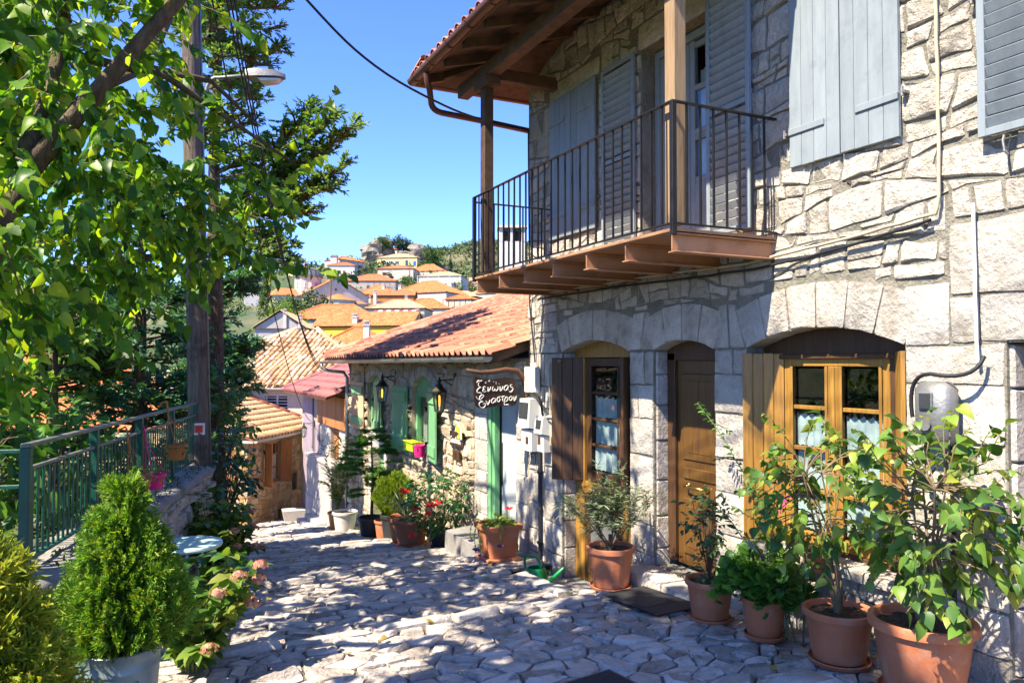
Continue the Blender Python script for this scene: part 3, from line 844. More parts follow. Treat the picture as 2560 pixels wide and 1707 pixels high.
HP = np.array([(x * VS, y * VS, z * VS) for x, y, z in HILL] + [(x * 1.2, y * 1.2, z * 1.2) for x, y, z in RIDGE] +
              [(-6, 8, -3.2), (-10, 16, -4.5), (-25, 5, -4), (-40, -30, -3), (15, 5, -2), (18, 20, -3.5), (25, 0, -1), (0, -20, -1.8), (0, -60, -1.5), (60, -40, 2), (-120, -50, -6), (-100, 60, -10), (900, 900, 90), (-900, 900, 60), (0, 1400, 60), (900, -300, 40), (-900, -300, 10), (0, -900, 0)])
def terrain_np(X, Y):
    num = np.zeros_like(X); den = np.zeros_like(X)
    for px, py, pz in HP:
        s = 6 + .10 * math.hypot(px, py)
        w = 1.0 / (((X - px) ** 2 + (Y - py) ** 2) + s * s * .15) ** 1.9 * s ** 1.2
        num += w * pz; den += w
    Z = num / den
    D = np.hypot(X, Y)
    Z += np.where(D > 330, (np.sin(X * .021 + 1) * np.cos(Y * .017) * 4 + np.sin(X * .06 + Y * .045) * 1.8 + np.sin(X * .13 - Y * .11) * .8) * np.clip((D - 330) / 250, 0, 1), 0)
    near = np.interp(Y, GY, GZ) - .45
    k = np.clip((np.hypot(X - 2.5, np.maximum(Y - 20, 0) + np.maximum(-3 - Y, 0)) - 9) / 9, 0, 1)
    k = np.where(X < left_np(Y), np.clip(np.maximum(k, (left_np(Y) - X) / 4), 0, 1), k)
    return near * (1 - k) + Z * k
def left_np(Y):
    return np.where(Y < 12.9, -.73 + (Y - 6.7) * .263 + .1, np.interp(Y, [12.9, 16, 20, 24.9, 30], [1.0, 1.3, 1.9, 2.4, 1.8]))
def T(x, y): return float(terrain_np(np.array([float(x)]), np.array([float(y)]))[0])

def grid_axis(a, b, near, lo, hi):
    out = [a]; s = a
    while s < b:
        s += near if lo < s < hi else max(near, .06 * (lo - s if s < lo else s - hi) + near)
        out.append(min(s, b))
    return np.array(out)
gx = grid_axis(-1800, 1900, 2.2, -30, 150); gy = grid_axis(-1500, 2600, 2.6, -6, 320)
GX, GY2 = np.meshgrid(gx, gy)
GZ2 = terrain_np(GX, GY2)
nx, ny = len(gx), len(gy)
Vg = np.stack([GX, GY2, GZ2], -1).reshape(-1, 3)
ii = (np.arange(ny - 1)[:, None] * nx + np.arange(nx - 1)[None, :]).ravel()
Fg = np.stack([ii, ii + 1, ii + nx + 1, ii + nx], -1)
me = bpy.data.meshes.new('ground')
me.from_pydata(Vg.tolist(), [], Fg.tolist()); me.polygons.foreach_set('use_smooth', np.ones(len(Fg), bool)); me.materials.append(M['ground'])
ground = obj('ground', me, kind='structure')

# the lane: a bed of grey joint mortar, cobbles set in it one by one
ys = np.linspace(-3, 30, 180)
V = []; F = []; nu = 22
for y in ys:
    x0 = left_x(y) - .5; x1 = 5.25 if y < 26 else 5.25 + (y - 26) * 1.2
    for k in range(nu + 1):
        x = x0 + (x1 - x0) * k / nu
        V.append((x, y, g(x, y) - .012 + rng.uniform(-.006, .006)))
for i in range(len(ys) - 1):
    for k in range(nu):
        a = i * (nu + 1) + k
        x, y = V[a][0], V[a][1]
        if RECESS[0] - .1 < x < RECESS[1] and RECESS[2] - .1 < y < RECESS[3] - .15: continue
        F.append((a, a + 1, a + nu + 2, a + nu + 1))
street = MB().add(V, F).build('street', M['joint'], None, smooth=True, kind='structure')
# near cobbles: broad and irregular; farther: courses of long thin stones laid across the lane
cells = []
seeds = []
y = 2.6
while y < 6.42:
    x = -1.8
    dy = rng.uniform(.12, .24)
    while x < 5.0:
        w = rng.choice([.11, .16, .2, .26, .32, .4])
        if rng.random() > .1: seeds.append((x + w / 2, (y + dy * rng.uniform(.02, .98)) / .82))
        x += w
    y += dy
for P in voronoi(seeds, .26, (-2.0, 4.98, 2.5 / .82, 6.47 / .82)):
    P = [(a, b * .82) for a, b in P]
    if len(P) > 2:
        c = (sum(p[0] for p in P) / len(P), sum(p[1] for p in P) / len(P))
        if c[0] > left_x(c[1]) - .1 and poly_area(P) > .006: cells.append(P)
seeds = []
y = 6.84; k = .5
while y < 26:
    dy = rng.uniform(.12, .2) * (1 + max(0, y - 14) * .03)
    if any(abs(y + dy / 2 - s) < .11 for s in STEPS): y += dy * .5; continue
    x = left_x(y) - .15
    while x < 5.0 + max(0, y - 25.7) * 1.2:
        w = rng.choice([.2, .26, .32, .4, .5]) * (1 + max(0, y - 14) * .03)
        seeds.append((x + w / 2, (y + dy * rng.uniform(.25, .75)) / k)); x += w
    y += dy
rec = (RECESS[0] - .24, 5.2, RECESS[2] - .22, RECESS[3])
for P in voronoi(seeds, .34, (-1.2, 6.5, 6.8 / k, 26 / k)):
    P = cut_holes([(a, b * k) for a, b in P], [rec])
    if len(P) > 2:
        c = (sum(p[0] for p in P) / len(P), sum(p[1] for p in P) / len(P))
        if c[0] > left_x(c[1]) - .2 and (c[0] < 4.98 or c[1] > 25.8) and poly_area(P) > .008: cells.append(P)
cells = [clip_poly(P, 1, 0, 4.99) if max(p[1] for p in P) < 25.7 else P for P in cells]
place_stones(street, [P for P in cells if len(P) > 2], (0, 0, 0), (1, 0, 0), (0, 1, 0), (0, 0, 1), M['cobble'], 'cobble', 'cobble_mass', inset=.011, H=.014, back=-.03, rough=.75, n_ind=300, zmap=g, cut=.09, dome=.4, shl=.84, hvar=.7)
# rows of long kerb stones at the risers and round the sunken doorstep
kerbs = []
for s in STEPS:
    x = left_x(s) - .1
    xe = 4.98 if not (RECESS[2] - .3 < s < RECESS[3]) else RECESS[0] - .3
    while x < xe - .1:
        w = min(rng.uniform(.3, .75), xe - x)
        dy = rng.uniform(.15, .2); o = rng.uniform(-.03, .03)
        kerbs.append([(x, s - dy + o), (x + w * .5, s - dy + o + rng.uniform(-.02, .02)), (x + w, s - dy + o), (x + w, s + o), (x, s + o + rng.uniform(-.02, .02))])
        x += w
place_stones(street, kerbs, (0, 0, 0), (1, 0, 0), (0, 1, 0), (0, 0, 1), M['kerb'], 'step_stone', 'step_stone_mass', inset=.012, H=.04, back=-.09, rough=.3, n_ind=200, zmap=lambda x, y: g(x, y - .06), cut=.12, dome=.35)
ks = []
y = RECESS[2] - .02
while y < RECESS[3] - .1:
    w = rng.uniform(.4, .6); ks.append(rect(RECESS[0] - .24, RECESS[0], y, min(y + w, RECESS[3]))); y += w
x = RECESS[0]
while x < 4.9:
    w = rng.uniform(.3, .45); ks.append(rect(x, min(x + w, 4.98), RECESS[2] - .22, RECESS[2])); x += w
place_stones(street, ks, (0, 0, 0), (1, 0, 0), (0, 1, 0), (0, 0, 1), M['kerb'], 'kerb_stone', 'kerb_mass', inset=.008, H=.045, back=-.4, rough=.3, n_ind=40, zmap=lambda x, y: g(x, y), cut=.1, dome=.35)
place_stones(street, [rect(3.72, 4.12, 3.55, 3.86), rect(3.95, 4.2, 3.26, 3.52)], (0, 0, 0), (1, 0, 0), (0, 1, 0), (0, 0, 1), M['kerb'], 'kerb_stone', 'kerb_mass', inset=.01, H=.07, back=-.1, rough=.2, n_ind=9, zmap=g, cut=.08, dome=.35)
cv = thing('iron_cover', 'dark square iron cover set among the cobbles in the foreground', 'manhole cover', (2.85, 4.45, g(2.85, 4.45)), R(8))
Bcv = WM[cv.name]
MB().cbox(-.19, .19, -.15, .15, .0, .034, .006, Bcv).build('plate', M['rubber'], cv); MB().cbox(-.21, -.19, -.17, .17, .0, .03, .004, Bcv).cbox(.19, .21, -.17, .17, .0, .03, .004, Bcv).cbox(-.19, .19, -.17, -.15, .0, .03, .004, Bcv).cbox(-.19, .19, .15, .17, .0, .03, .004, Bcv).build('frame', M['joint'], cv)
mb = MB(); mb.box(RECESS[0] - .05, 5.3, RECESS[2] - .05, RECESS[3] + .05, -3.0, -2.793)
mb.build('sunken_floor', M['concrete'], street)
# fallen leaves, tufts of grass in the joints
Tl = []
for i in range(60):
    y = rng.uniform(3.5, 13); x = rng.uniform(left_x(y) + .1, 4.9)
    Tl.append(frame((x, y, g(x, y) + .045), (rng.uniform(-1, 1), rng.uniform(-1, 1), 0), (rng.uniform(-.3, .3), rng.uniform(-.3, .3), 1), rng.uniform(.05, .08)))
obj('fallen_leaves', batch('fallen_leaves', L_MUL, np.array(Tl), np.array([i % 3 for i in range(60)]), M['dead_leaf']), None, None, kind='stuff')
Tg = []
blade = ([(-.06, 0, 0), (.06, 0, 0), (.03, .6, .12), (0, 1, .35)], [(0, 1, 2), (0, 2, 3)])
for i in range(270):
    y = rng.choice([rng.uniform(3, 9), rng.uniform(6, 18)]); x = rng.uniform(left_x(y), 4.9)
    if rng.random() < .45: x = left_x(y) + abs(rng.gauss(0, .25))
    for k in range(9):
        a = rng.uniform(0, 6.3)
        Tg.append(frame((x + rng.gauss(0, .035), y + rng.gauss(0, .035), g(x, y) - .01), (.5 * math.cos(a), .5 * math.sin(a), .7), (math.cos(a), math.sin(a), -.5), rng.uniform(.03, .07)))
obj('grass_tufts', batch('grass_tufts', [blade], np.array(Tg), np.zeros(len(Tg), int), M['moss']), None, None, kind='stuff')

# ------------------------------------------------------------------ the big stone house
XW = 5.0
house = thing('stone_house', 'big two-storey stone house with grey-blue shutters, balcony and arched doors', 'house', (5.0, 6.0, -2.3))
HOLES = [(7.21, 8.75, -2.80, .30), (5.79, 6.77, -2.17, .28), (3.75, 5.36, -1.60, .30), (1.9, 3.03, -2.0, .13),
         (5.77, 6.95, 1.14, 3.46)]
mb = MB()
mb.slab(5.0, 5.45, 1.2, 9.7, -3.4, 4.28, HOLES)
mb.box(5.45, 11, 9.35, 9.7, -3.4, 4.9)
mb.box(5.45, 11, 1.2, 1.5, -3.4, 4.9)
mb.box(11, 11.3, 1.2, 9.7, -3.4, 5.6)
mb.box(5.45, 11, 1.5, 9.35, .75, .9)
mb.box(5.45, 11, 1.5, 9.35, -2.9, -2.8)
mb.build('wall', M['mortar'], house)
AX = dict(O=(XW, 0, 0), U=(0, 1, 0), Vv=(0, 0, 1), N=(-1, 0, 0))
# dressed stone: jambs, arches, corner
blocks = []
blocks += block_stack(8.75, 9.22, -2.9, .12, .33, .5) + block_stack(9.22, 9.69, -2.9, .12, .36, .4)
blocks += block_stack(6.77, 7.21, -2.5, .12, .40, .4)
blocks += block_stack(5.36, 5.79, -2.4, .12, .36, .35)
blocks += block_stack(3.03, 3.75, -2.3, .12, .36, .6)
blocks += block_stack(3.4, 3.75, .12, .56, .4) + block_stack(2.85, 3.4, .13, .95, .3, .3) + block_stack(2.3, 2.85, .13, .95, .33, .0) 
blocks += block_stack(6.95, 7.02 + .0, 1.2, 3.46, .4) if False else []
blocks += [rect(5.62, 7.02, 3.46, 3.74), rect(7.8, 9.08, 3.50, 3.72)]
arches = []
for (u0, u1, rise, H, n) in ((7.21, 8.75, .14, .42, 6), (5.79, 6.77, .10, .42, 4), (3.75, 5.36, .16, .42, 6)):
    arches += voussoirs(u0, u1, .12, rise, H - .03, n)
arches.append([(7.0, .13), (7.2, .13), (7.12, .55), (6.9, .56)])
arches.append([(6.78, .13), (6.98, .13), (6.88, .56), (6.83, .55)])
arches.append([(5.58, .13), (5.78, .13), (5.72, .55), (5.6, .56)])
arches.append([(5.37, .13), (5.56, .13), (5.58, .56), (5.5, .55)])
place_stones(house, [p for p in blocks if True], **AX, mat=M['ashlar'], part='ashlar_block', stuff='ashlar_mass', inset=.006, H=.014, back=-.2, rough=.1, n_ind=200, cut=.04, dome=.3, hvar=.4, shl=.93)
place_stones(house, arches, **AX, mat=M['ashlar'], part='arch_stone', stuff='arch_mass', inset=.006, H=.018, back=-.24, rough=.1, n_ind=100, cut=.04, dome=.3, hvar=.4, shl=.93)
EX = [(7.16, 8.86, -3, .60), (7.5, 8.45, .5, .69), (8.73, 9.72, -3, .12), (6.75, 7.23, -3, .57), (5.70, 6.86, -3, .60), (5.34, 5.81, -3, .57), (3.66, 5.46, -1.62, .60), (4.0, 5.1, .5, .71), (3.01, 3.77, -3, .14), (1.9, 3.03, -3, .14), (2.3, 3.42, .1, .97), (3.38, 3.78, .1, .58),
      (5.75, 6.97, 1.1, 3.47), (5.6, 7.04, 3.44, 3.76), (7.78, 9.10, 3.48, 3.74), (7.84, 9.02, 1.62, 3.5), (3.76, 4.76, 1.66, 3.6), (2.0, 3.12, 1.48, 3.7)]
cells = rubble_cells(2.2, 9.69, -3.0, .40, .34, .24, EX) + rubble_cells(1.6, 9.69, .41, 4.25, .30, .19, EX, jit=.5)
place_stones(house, cells, **AX, mat=M['limestone'], part='stone', stuff='stone_mass', inset=.014, H=.014, back=-.03, rough=.35, n_ind=300, cut=.09, dome=.4, shl=.88, hvar=.8)
# reveals: dressed stones lining the near-side jambs
for (u, z0, z1) in ((8.75, -2.8, .12), (6.77, -2.3, .12)):
    z = z0
    while z < z1 - .05:
        h = min(rng.uniform(.3, .45), z1 - z)
        rev = MB(); rev.cbox(5.03, 5.2, u - .012 - rng.uniform(0, .008), u + .05, z + .006, z + h - .006, .012); rev.build('jamb_block', M['ashlar'], house); z += h
z = -2.0
while z < .1:
    h = min(rng.uniform(.32, .5), .12 - z); rev = MB(); rev.cbox(5.03, 5.44, 3.0, 3.06, z + .006, z + h - .006, .012); rev.build('jamb_block', M['ashlar'], house); z += h
MB().box(5.40, 5.44, 1.9, 3.03, -2.0, .13).build('side_door', M['wood_door'], house)

def shutter_leaf(parent, name, L, H, hinge, ang, mat_, boards=4, thick=.035, battens=(), louvre=0, flip=1, z0=0.0):
    """leaf hinged at hinge=(x,y); ang = direction of the leaf in plan; planks are sub-parts"""
    d = (math.cos(ang), math.sin(ang))
    n = (-d[1], d[0])
    B = Matrix(((d[0], n[0], 0, hinge[0]), (d[1], n[1], 0, hinge[1]), (0, 0, 1, z0), (0, 0, 0, 1)))
    mb = MB()
    if louvre:
        w = .05
        mb.cbox(0, w, -thick / 2, thick / 2, 0, H, .004); mb.cbox(L - w, L, -thick / 2, thick / 2, 0, H, .004)
        mb.cbox(w, L - w, -thick / 2, thick / 2, 0, w, .004); mb.cbox(w, L - w, -thick / 2, thick / 2, H - w, H, .004)
        mb.cbox(w, L - w, -thick * .45, thick * .45, H * .48, H * .48 + w, .004)
    else:
        bts = []
        for bz, bl in battens:
            bts.append(MB().cbox(L * bl[0], L * bl[1], thick / 2 * flip if flip > 0 else -thick / 2 - .014, thick / 2 + .014 if flip > 0 else -thick / 2, bz - .028, bz + .028, .004))
        mb.cbox(.01, L - .01, -.008, .008, .02, H - .02, .002)
    sh = mb.build(name, mat_, parent, basis=B)
    if not louvre:
        for bt in bts: bt.build('batten', mat_, sh, basis=B)
    if louvre:
        ms = MB()
        ms.cbox(.052, L - .052, -.004, .004, -.036, .036, .002)
        me = new_mesh('slat', ms.v, ms.f, mat_)
        z = .09
        while z < H - .08:
            if abs(z - H * .48 - .025) > .06:
                obj('slat', me, sh, B @ Matrix.Translation((0, 0, z)) @ Matrix.Rotation(R(-26 * flip), 4, 'X'))
            z += louvre
    else:
        w = L / boards
        for k in range(boards):
            mk = MB(); mk.cbox(w * k + .002, w * (k + 1) - .002, -thick / 2, thick / 2, rng.uniform(-.003, .003), H + rng.uniform(-.003, .003), .004)
            mk.build('plank', mat_, sh, basis=B)
    return sh
PIh = math.pi / 2
# ground floor: brown shutters folded into the openings
shutter_leaf(house, 'shutter', .42, 1.58, (5.2, 8.55), math.atan2(.27, -.30), M['wood_dark'], 3, z0=-1.52)
shutter_leaf(house, 'shutter', .34, 1.58, (5.2, 7.34), math.atan2(-.10, -.24), M['wood_dark'], 2, z0=-1.52)
shutter_leaf(house, 'shutter', .36, 1.66, (5.21, 5.12), math.atan2(.22, -.26), M['wood_honey'], 4, z0=-1.58)
shutter_leaf(house, 'shutter', .33, 1.66, (5.21, 3.98), math.atan2(-.24, -.25), M['wood_honey'], 3, z0=-1.58)
def casement(parent, y0, y1, z0, z1, x, cols, rows, mat_, curtain_rows, fw=.055, mull=None, top_mat=None):
    """window: frame, panes and curtains as sub-parts"""
    mb = MB()
    mb.cbox(x - .03, x + .03, y0, y0 + fw, z0, z1, .006); mb.cbox(x - .03, x + .03, y1 - fw, y1, z0, z1, .006)
    mb.cbox(x - .03, x + .03, y0 + fw, y1 - fw, z0, z0 + fw * 1.3, .006); mb.cbox(x - .03, x + .03, y0 + fw, y1 - fw, z1 - fw, z1, .006)
    xs = []
    ia, ib = y0 + fw, y1 - fw
    cw = (ib - ia) / cols
    for k in range(1, cols):
        mb.cbox(x - .034, x + .034, ia + cw * k - .06, ia + cw * k + .06, z0 + fw, z1 - fw, .006)
        mb.cbox(x - .05, x - .03, ia + cw * k - .02, ia + cw * k + .02, z0 + fw, z1 - fw, .006)
    zr = z0 + fw * 1.3; rh = (z1 - fw - zr) / rows
    for c in range(cols):
        a = ia + cw * c + (.06 if c else 0); b = ia + cw * (c + 1) - (.06 if c < cols - 1 else 0)
        for q in range(1, rows): mb.cbox(x - .022, x + .022, a, b, zr + rh * q - .018, zr + rh * q + .018, .005)
        mb.cbox(x - .04, x - .03, a, a + .028, zr, z1 - fw, .004); mb.cbox(x - .04, x - .03, b - .028, b, zr, z1 - fw, .004)
    w = mb.build('window', mat_, parent)
    for c in range(cols):
        a = ia + cw * c + (.06 if c else 0); b = ia + cw * (c + 1) - (.06 if c < cols - 1 else 0)
        for q in range(rows):
            MB().box(x - .003, x + .003, a, b, zr + rh * q + .018, zr + rh * (q + 1) - .018).build('pane', M['glass'], w)
            if q in curtain_rows:
                V = []; F = []; n = 28
                for i in range(n + 1):
                    yy = a + (b - a) * i / n; o = .012 * math.sin(i * 1.15 + q) + .008 * math.sin(i * 2.3 + c)
                    zb = zr + rh * q + .02 + .006 * math.sin(i * 1.7)
                    V += [(x + .035 + o, yy, zb), (x + .035 + o * .8, yy, zr + rh * (q + 1) - .03 - (.03 + .012 * math.sin(i * 1.1)) * (q == max(curtain_rows)))]
                for i in range(n): F.append((2 * i, 2 * i + 2, 2 * i + 3, 2 * i + 1))
                MB().add(V, F).build('curtain', M['curtain'], w, smooth=True)
    return w
casement(house, 4.03, 5.11, -1.55, .04, 5.23, 2, 4, M['wood_honey'], (0, 1, 2), .075)
mb = MB(); mb.cbox(5.19, 5.30, 3.76, 5.35, .04, .32, .006); mb.cbox(5.19, 5.30, 3.76, 4.03, -1.6, .04, .006); mb.cbox(5.19, 5.30, 5.11, 5.35, -1.6, .04, .006)
mb.cbox(5.165, 5.19, 3.9, 5.2, .03, .07, .006); mb.cbox(5.19, 5.30, 4.03, 5.11, -1.6, -1.552, .004)
mb.build('window_case', M['wood_dark'], house)
MB().cbox(4.93, 5.25, 3.72, 5.38, -1.68, -1.588, .015).build('sill', M['ashlar'], house)
# left door: glazed leaf over a panelled leaf
mb = MB(); mb.cbox(5.19, 5.29, 7.22, 8.74, .06, .32, .006); mb.cbox(5.19, 5.29, 8.52, 8.74, -2.8, .06, .006); mb.cbox(5.19, 5.29, 7.22, 7.36, -2.8, .06, .006); mb.cbox(5.20, 5.26, 7.62, 8.52, -1.72, -1.52, .006)
mb.cbox(5.17, 5.28, 7.36, 7.62, -2.8, .06, .006)
mb.build('door_case', M['wood_honey'], house)
casement(house, 7.62, 8.46, -1.5, .05, 5.22, 1, 4, M['wood_dark'], (0, 1, 2), .1)
dr = MB(); dr.cbox(5.20, 5.25, 7.62, 8.52, -2.78, -1.72, .004)
door = dr.build('door', M['wood_door'], house, label='lower half of the left glazed door')
mb = MB(); mb.cbox(5.185, 5.2, 7.74, 8.38, -2.62, -1.85, .01); mb.build('panel', M['galvan'], door)
mb = MB(); mb.cbox(5.175, 5.199, 7.7, 7.76, -2.66, -1.8, .006); mb.cbox(5.175, 5.199, 8.36, 8.42, -2.66, -1.8, .006); mb.cbox(5.175, 5.199, 7.76, 8.36, -2.7, -2.63, .006); mb.build('moulding', M['wood_dark'], door)
# front door: panels in relief, brass handle
mb = MB(); mb.cbox(5.17, 5.29, 6.63, 6.765, -2.1, .1, .006); mb.cbox(5.17, 5.29, 5.795, 5.90, -2.1, .1, .006); mb.cbox(5.17, 5.29, 5.795, 6.765, .02, .3, .006)
mb.build('door_case', M['wood_dark'], house)
dr = MB(); dr.cbox(5.21, 5.26, 5.90, 6.63, -2.12, .02, .004)
door = dr.build('door', M['wood_door'], house, label='brown panelled front door with a brass handle')
for (a, b, c, d) in ((6.0, 6.53, -1.02, -.12), (6.0, 6.53, -1.22, -1.10), (6.0, 6.53, -2.0, -1.42)):
    mb = MB()
    for k, (o, t) in enumerate(((0, .016), (.035, .006), (.07, .02))):
        if d - c < .2 and k: continue
        mb.cbox(5.21 - t, 5.215, a + o, b - o, c + o, d - o, .008)
    mb.build('panel', M['wood_door'], door)
    if d - c > .5: MB().cbox(5.185, 5.195, (a + b) / 2 - .008, (a + b) / 2 + .008, c + .08, d - .08, .004).build('moulding', M['wood_dark'], door)
mb = MB()
mb.tube([(5.215, 6.16, -1.29), (5.15, 6.17, -1.29), (5.13, 6.27, -1.285), (5.13, 6.36, -1.295), (5.15, 6.45, -1.29), (5.215, 6.46, -1.29)], [.012, .012, .016, .016, .012, .012], 10)
for yy in (6.16, 6.46): mb.lathe([(.0005, -.012), (.03, -.01), (.036, 0), (.02, .008), (.0005, .01)], 14, (0, 0, 0), M=Matrix.Translation((5.205, yy, -1.29)) @ Matrix.Rotation(PIh, 4, 'Y'))
mb.build('handle', M['brass'], door, smooth=True)
place_stones(house, [rect(5.62, 6.25, 4.66, 5.02), rect(6.25, 6.95, 4.66, 5.02)], (0, 0, -2.24), (0, 1, 0), (1, 0, 0), (0, 0, 1), M['ashlar'], 'doorstep', 'x', inset=.008, H=.08, back=-.2, rough=.1, cut=.06, dome=.3)
# upper floor shutters
def grey_pair(y0, y1, z0, z1):
    m = (y0 + y1) / 2
    shutter_leaf(house, 'shutter', m - y0 - .004, z1 - z0, (4.965, y0), PIh, M['grey_paint'], 4, battens=((.30, (0, .72)), (z1 - z0 - .32, (0, .72))), z0=z0)
    shutter_leaf(house, 'shutter', y1 - m - .004, z1 - z0, (4.965, y1), -PIh, M['grey_paint'], 4, battens=((.30, (0, .72)), (z1 - z0 - .32, (0, .72))), flip=-1, z0=z0)
grey_pair(7.87, 9.0, 1.63, 3.48)
grey_pair(3.74, 4.78, 1.64, 3.5)
shutter_leaf(house, 'shutter', .66, 2.2, (4.945, 7.69), -PIh, M['grey_paint'], louvre=.083, flip=-1, z0=1.26)
shutter_leaf(house, 'shutter', .60, 2.4, (4.93, 5.80), -PIh - .03, M['grey_paint'], louvre=.083, flip=-1, z0=1.2)
shutter_leaf(house, 'shutter', 1.0, 2.1, (4.93, 3.14), -PIh, M['grey_paint'], louvre=.083, flip=-1, z0=1.46)
hk = MB()
for (y, z) in ((3.70, 1.95), (4.82, 1.93), (7.82, 2.0), (9.04, 1.98), (3.18, 2.4)):
    hk.cbox(4.93, 5.0, y - .022, y + .022, z - .012, z + .012, .003); hk.tube([(4.935, y, z - .03), (4.935, y, z + .04)], .011, 6)
hk.tube([(4.93, 2.98, 1.44), (4.9, 2.97, 1.40), (4.9, 2.96, 1.33), (4.92, 2.95, 1.31)], .008, 6)
hk.build('hinge', M['galvan'], house, smooth=False)
mb = MB(); mb.cbox(4.98, 5.0, 3.56, 3.60, 2.72, 2.80, .004); mb.tube([(4.985, 3.58, 2.84), (4.97, 3.58, 2.82), (4.97, 3.58, 2.7)], .012, 6); mb.build('rusty_bracket', mat('rust', [(.20, .05, .015), (.32, .10, .03)], scale=30), house)
# glazed balcony door
mb = MB(); x = 5.2
for a, b in ((5.79, 5.86), (6.86, 6.93)): mb.cbox(x - .05, x + .05, a, b, 1.16, 3.44, .006)
mb.cbox(x - .05, x + .05, 5.86, 6.86, 3.36, 3.44, .006)
mb.build('door_case', M['grey_paint'], house)
for (a, b) in ((5.86, 6.355), (6.365, 6.86)):
    mb = MB()
    mb.cbox(x - .025, x + .025, a, a + .075, 1.17, 3.35, .005); mb.cbox(x - .025, x + .025, b - .075, b, 1.17, 3.35, .005)
    mb.cbox(x - .025, x + .025, a + .075, b - .075, 1.17, 1.86, .005)
    for z in (1.86, 2.3, 2.36, 2.82, 3.27): mb.cbox(x - .022, x + .022, a + .075, b - .075, z, z + .06, .005)
    dl = mb.build('balcony_door', M['grey_paint'], house)
    for z0, z1 in ((1.92, 2.3), (2.42, 2.82), (2.88, 3.27)): MB().box(x - .003, x + .003, a + .075, b - .075, z0, z1).build('pane', M['glass'], dl)
    V = []; F = []
    for i in range(25):
        yy = a + .08 + (b - a - .16) * i / 24; o = .014 * math.sin(i * 1.2); V += [(x + .06 + o, yy, 1.9), (x + .06 + o, yy, 3.05)]
    for i in range(24): F.append((2 * i, 2 * i + 2, 2 * i + 3, 2 * i + 1))
    MB().add(V, F).build('curtain', M['curtain'], dl, smooth=True)

# balcony: deck, I-beam joists, iron railing, posts
BX, BY0, BY1, BZ = 3.88, 4.98, 9.06, 1.09
mb = MB(); mb.box(BX, 5.0, BY0, BY1, BZ - .025, BZ); mb.box(BX + .01, 5.0, BY0 + .05, BY1 - .02, BZ - .034, BZ - .026)
balc = mb.build('balcony', M['steel_brown'], house)
for i in range(7):
    y = BY0 + .05 + (BY1 - BY0 - .1) * i / 6
    mb = MB(); z1 = BZ - .036
    mb.cbox(BX + .02, 5.0, y - .05, y + .05, z1 - .012, z1, .003); mb.cbox(BX + .02, 5.0, y - .05, y + .05, z1 - .16, z1 - .148, .003); mb.cbox(BX + .02, 5.0, y - .006, y + .006, z1 - .148, z1 - .012, .002)
    mb.build('joist', M['steel_brown'], balc)
RZ = 2.12
mb = MB()
mb.cbox(BX - .02, BX + .02, BY0 - .02, BY1 + .02, RZ - .008, RZ + .008, .003)
mb.cbox(BX + .02, 4.99, BY0 - .02, BY0 + .02, RZ - .008, RZ + .008, .003); mb.cbox(BX + .02, 4.99, BY1 - .02, BY1 + .02, RZ - .008 - .06, RZ - .052, .003)
mb.cbox(BX - .015, BX + .015, BY0 - .015, BY1 + .015, BZ + .03, BZ + .044, .003); mb.cbox(BX + .015, 4.99, BY0 - .015, BY0 + .015, BZ + .03, BZ + .044, .003); mb.cbox(BX + .015, 4.99, BY1 - .015, BY1 + .015, BZ + .03, BZ + .044, .003)
mb.build('handrail', M['iron'], balc)
bm_ = MB(); bm_.box(-.008, .008, -.008, .008, BZ + .044, RZ - .008); bme = new_mesh('baluster', bm_.v, bm_.f, M['iron'])
n = 28
for i in range(1, n): obj('baluster', bme, balc, Matrix.Translation((BX, BY0 + (BY1 - BY0) * i / n, 0)))
for yy, dz in ((BY0, 0), (BY1, -.06)):
    for i in range(1, 8): obj('baluster', bme, balc, Matrix.Translation((BX + (5.0 - BX) * i / 8, yy, 0)) @ (Matrix.Translation((0, 0, dz)) if dz else Matrix()))
for yy in (BY0, BY1):
    MB().cbox(BX - .022, BX + .022, yy - .022, yy + .022, BZ - .06, RZ, .003).build('corner_bar', M['iron'], balc)
MB().cbox(BX + .06, BX + .19, BY0 + .06, BY0 + .19, BZ + .05, 3.62, .01).build('post', M['wood_post'], balc)
pb = MB(); pb.cbox(BX + .05, BX + .18, BY1 - .2, BY1 - .07, BZ + .05, 3.62, .01)
pb.cbox(BX + .0, BX + .23, BY1 - .32, BY1 + .05, 3.5, 3.64, .02)
pb.build('post', M['wood_beam'], balc)
# roof: sheet of boards, rafters, gutters, tiles along the eaves
SL = .29; EX0, EZ = 3.42, 3.90; YL = 10.0; YR = 4.58
def rz(x): return EZ + (x - EX0) * SL
mb = MB()
def roof_sheet(mb, P, th=.05):
    n = len(P); V = [Vector(p) for p in P] + [Vector(p) - Vector((0, 0, th)) for p in P]
    mb.add(V, [tuple(range(n)), tuple(range(n, 2 * n))[::-1]] + [(i, n + i, n + (i + 1) % n, (i + 1) % n) for i in range(n)])
hip = lambda x: YL - (x - EX0)     # hip line in plan
roof_sheet(mb, [(EX0, YR, EZ), (8.4, YR, rz(8.4)), (8.4, hip(8.4), rz(8.4)), (EX0, YL, EZ)])
roof_sheet(mb, [(EX0 + .001, YL, EZ - .001), (8.4, hip(8.4), rz(8.4)), (12, hip(8.4), rz(8.4)), (12, YL, EZ)])
roof_sheet(mb, [(4.72, 1.0, rz(4.72)), (8.4, 1.0, rz(8.4)), (8.4, YR - .001, rz(8.4)), (4.72, YR - .001, rz(4.72))])
roof_sheet(mb, [(8.4, 1.0, rz(8.4)), (12, 1.0, EZ + .6), (12, hip(8.4), EZ + .6), (8.4, hip(8.4), rz(8.4))])
roof = mb.build('roof', M['wood_beam'], house)
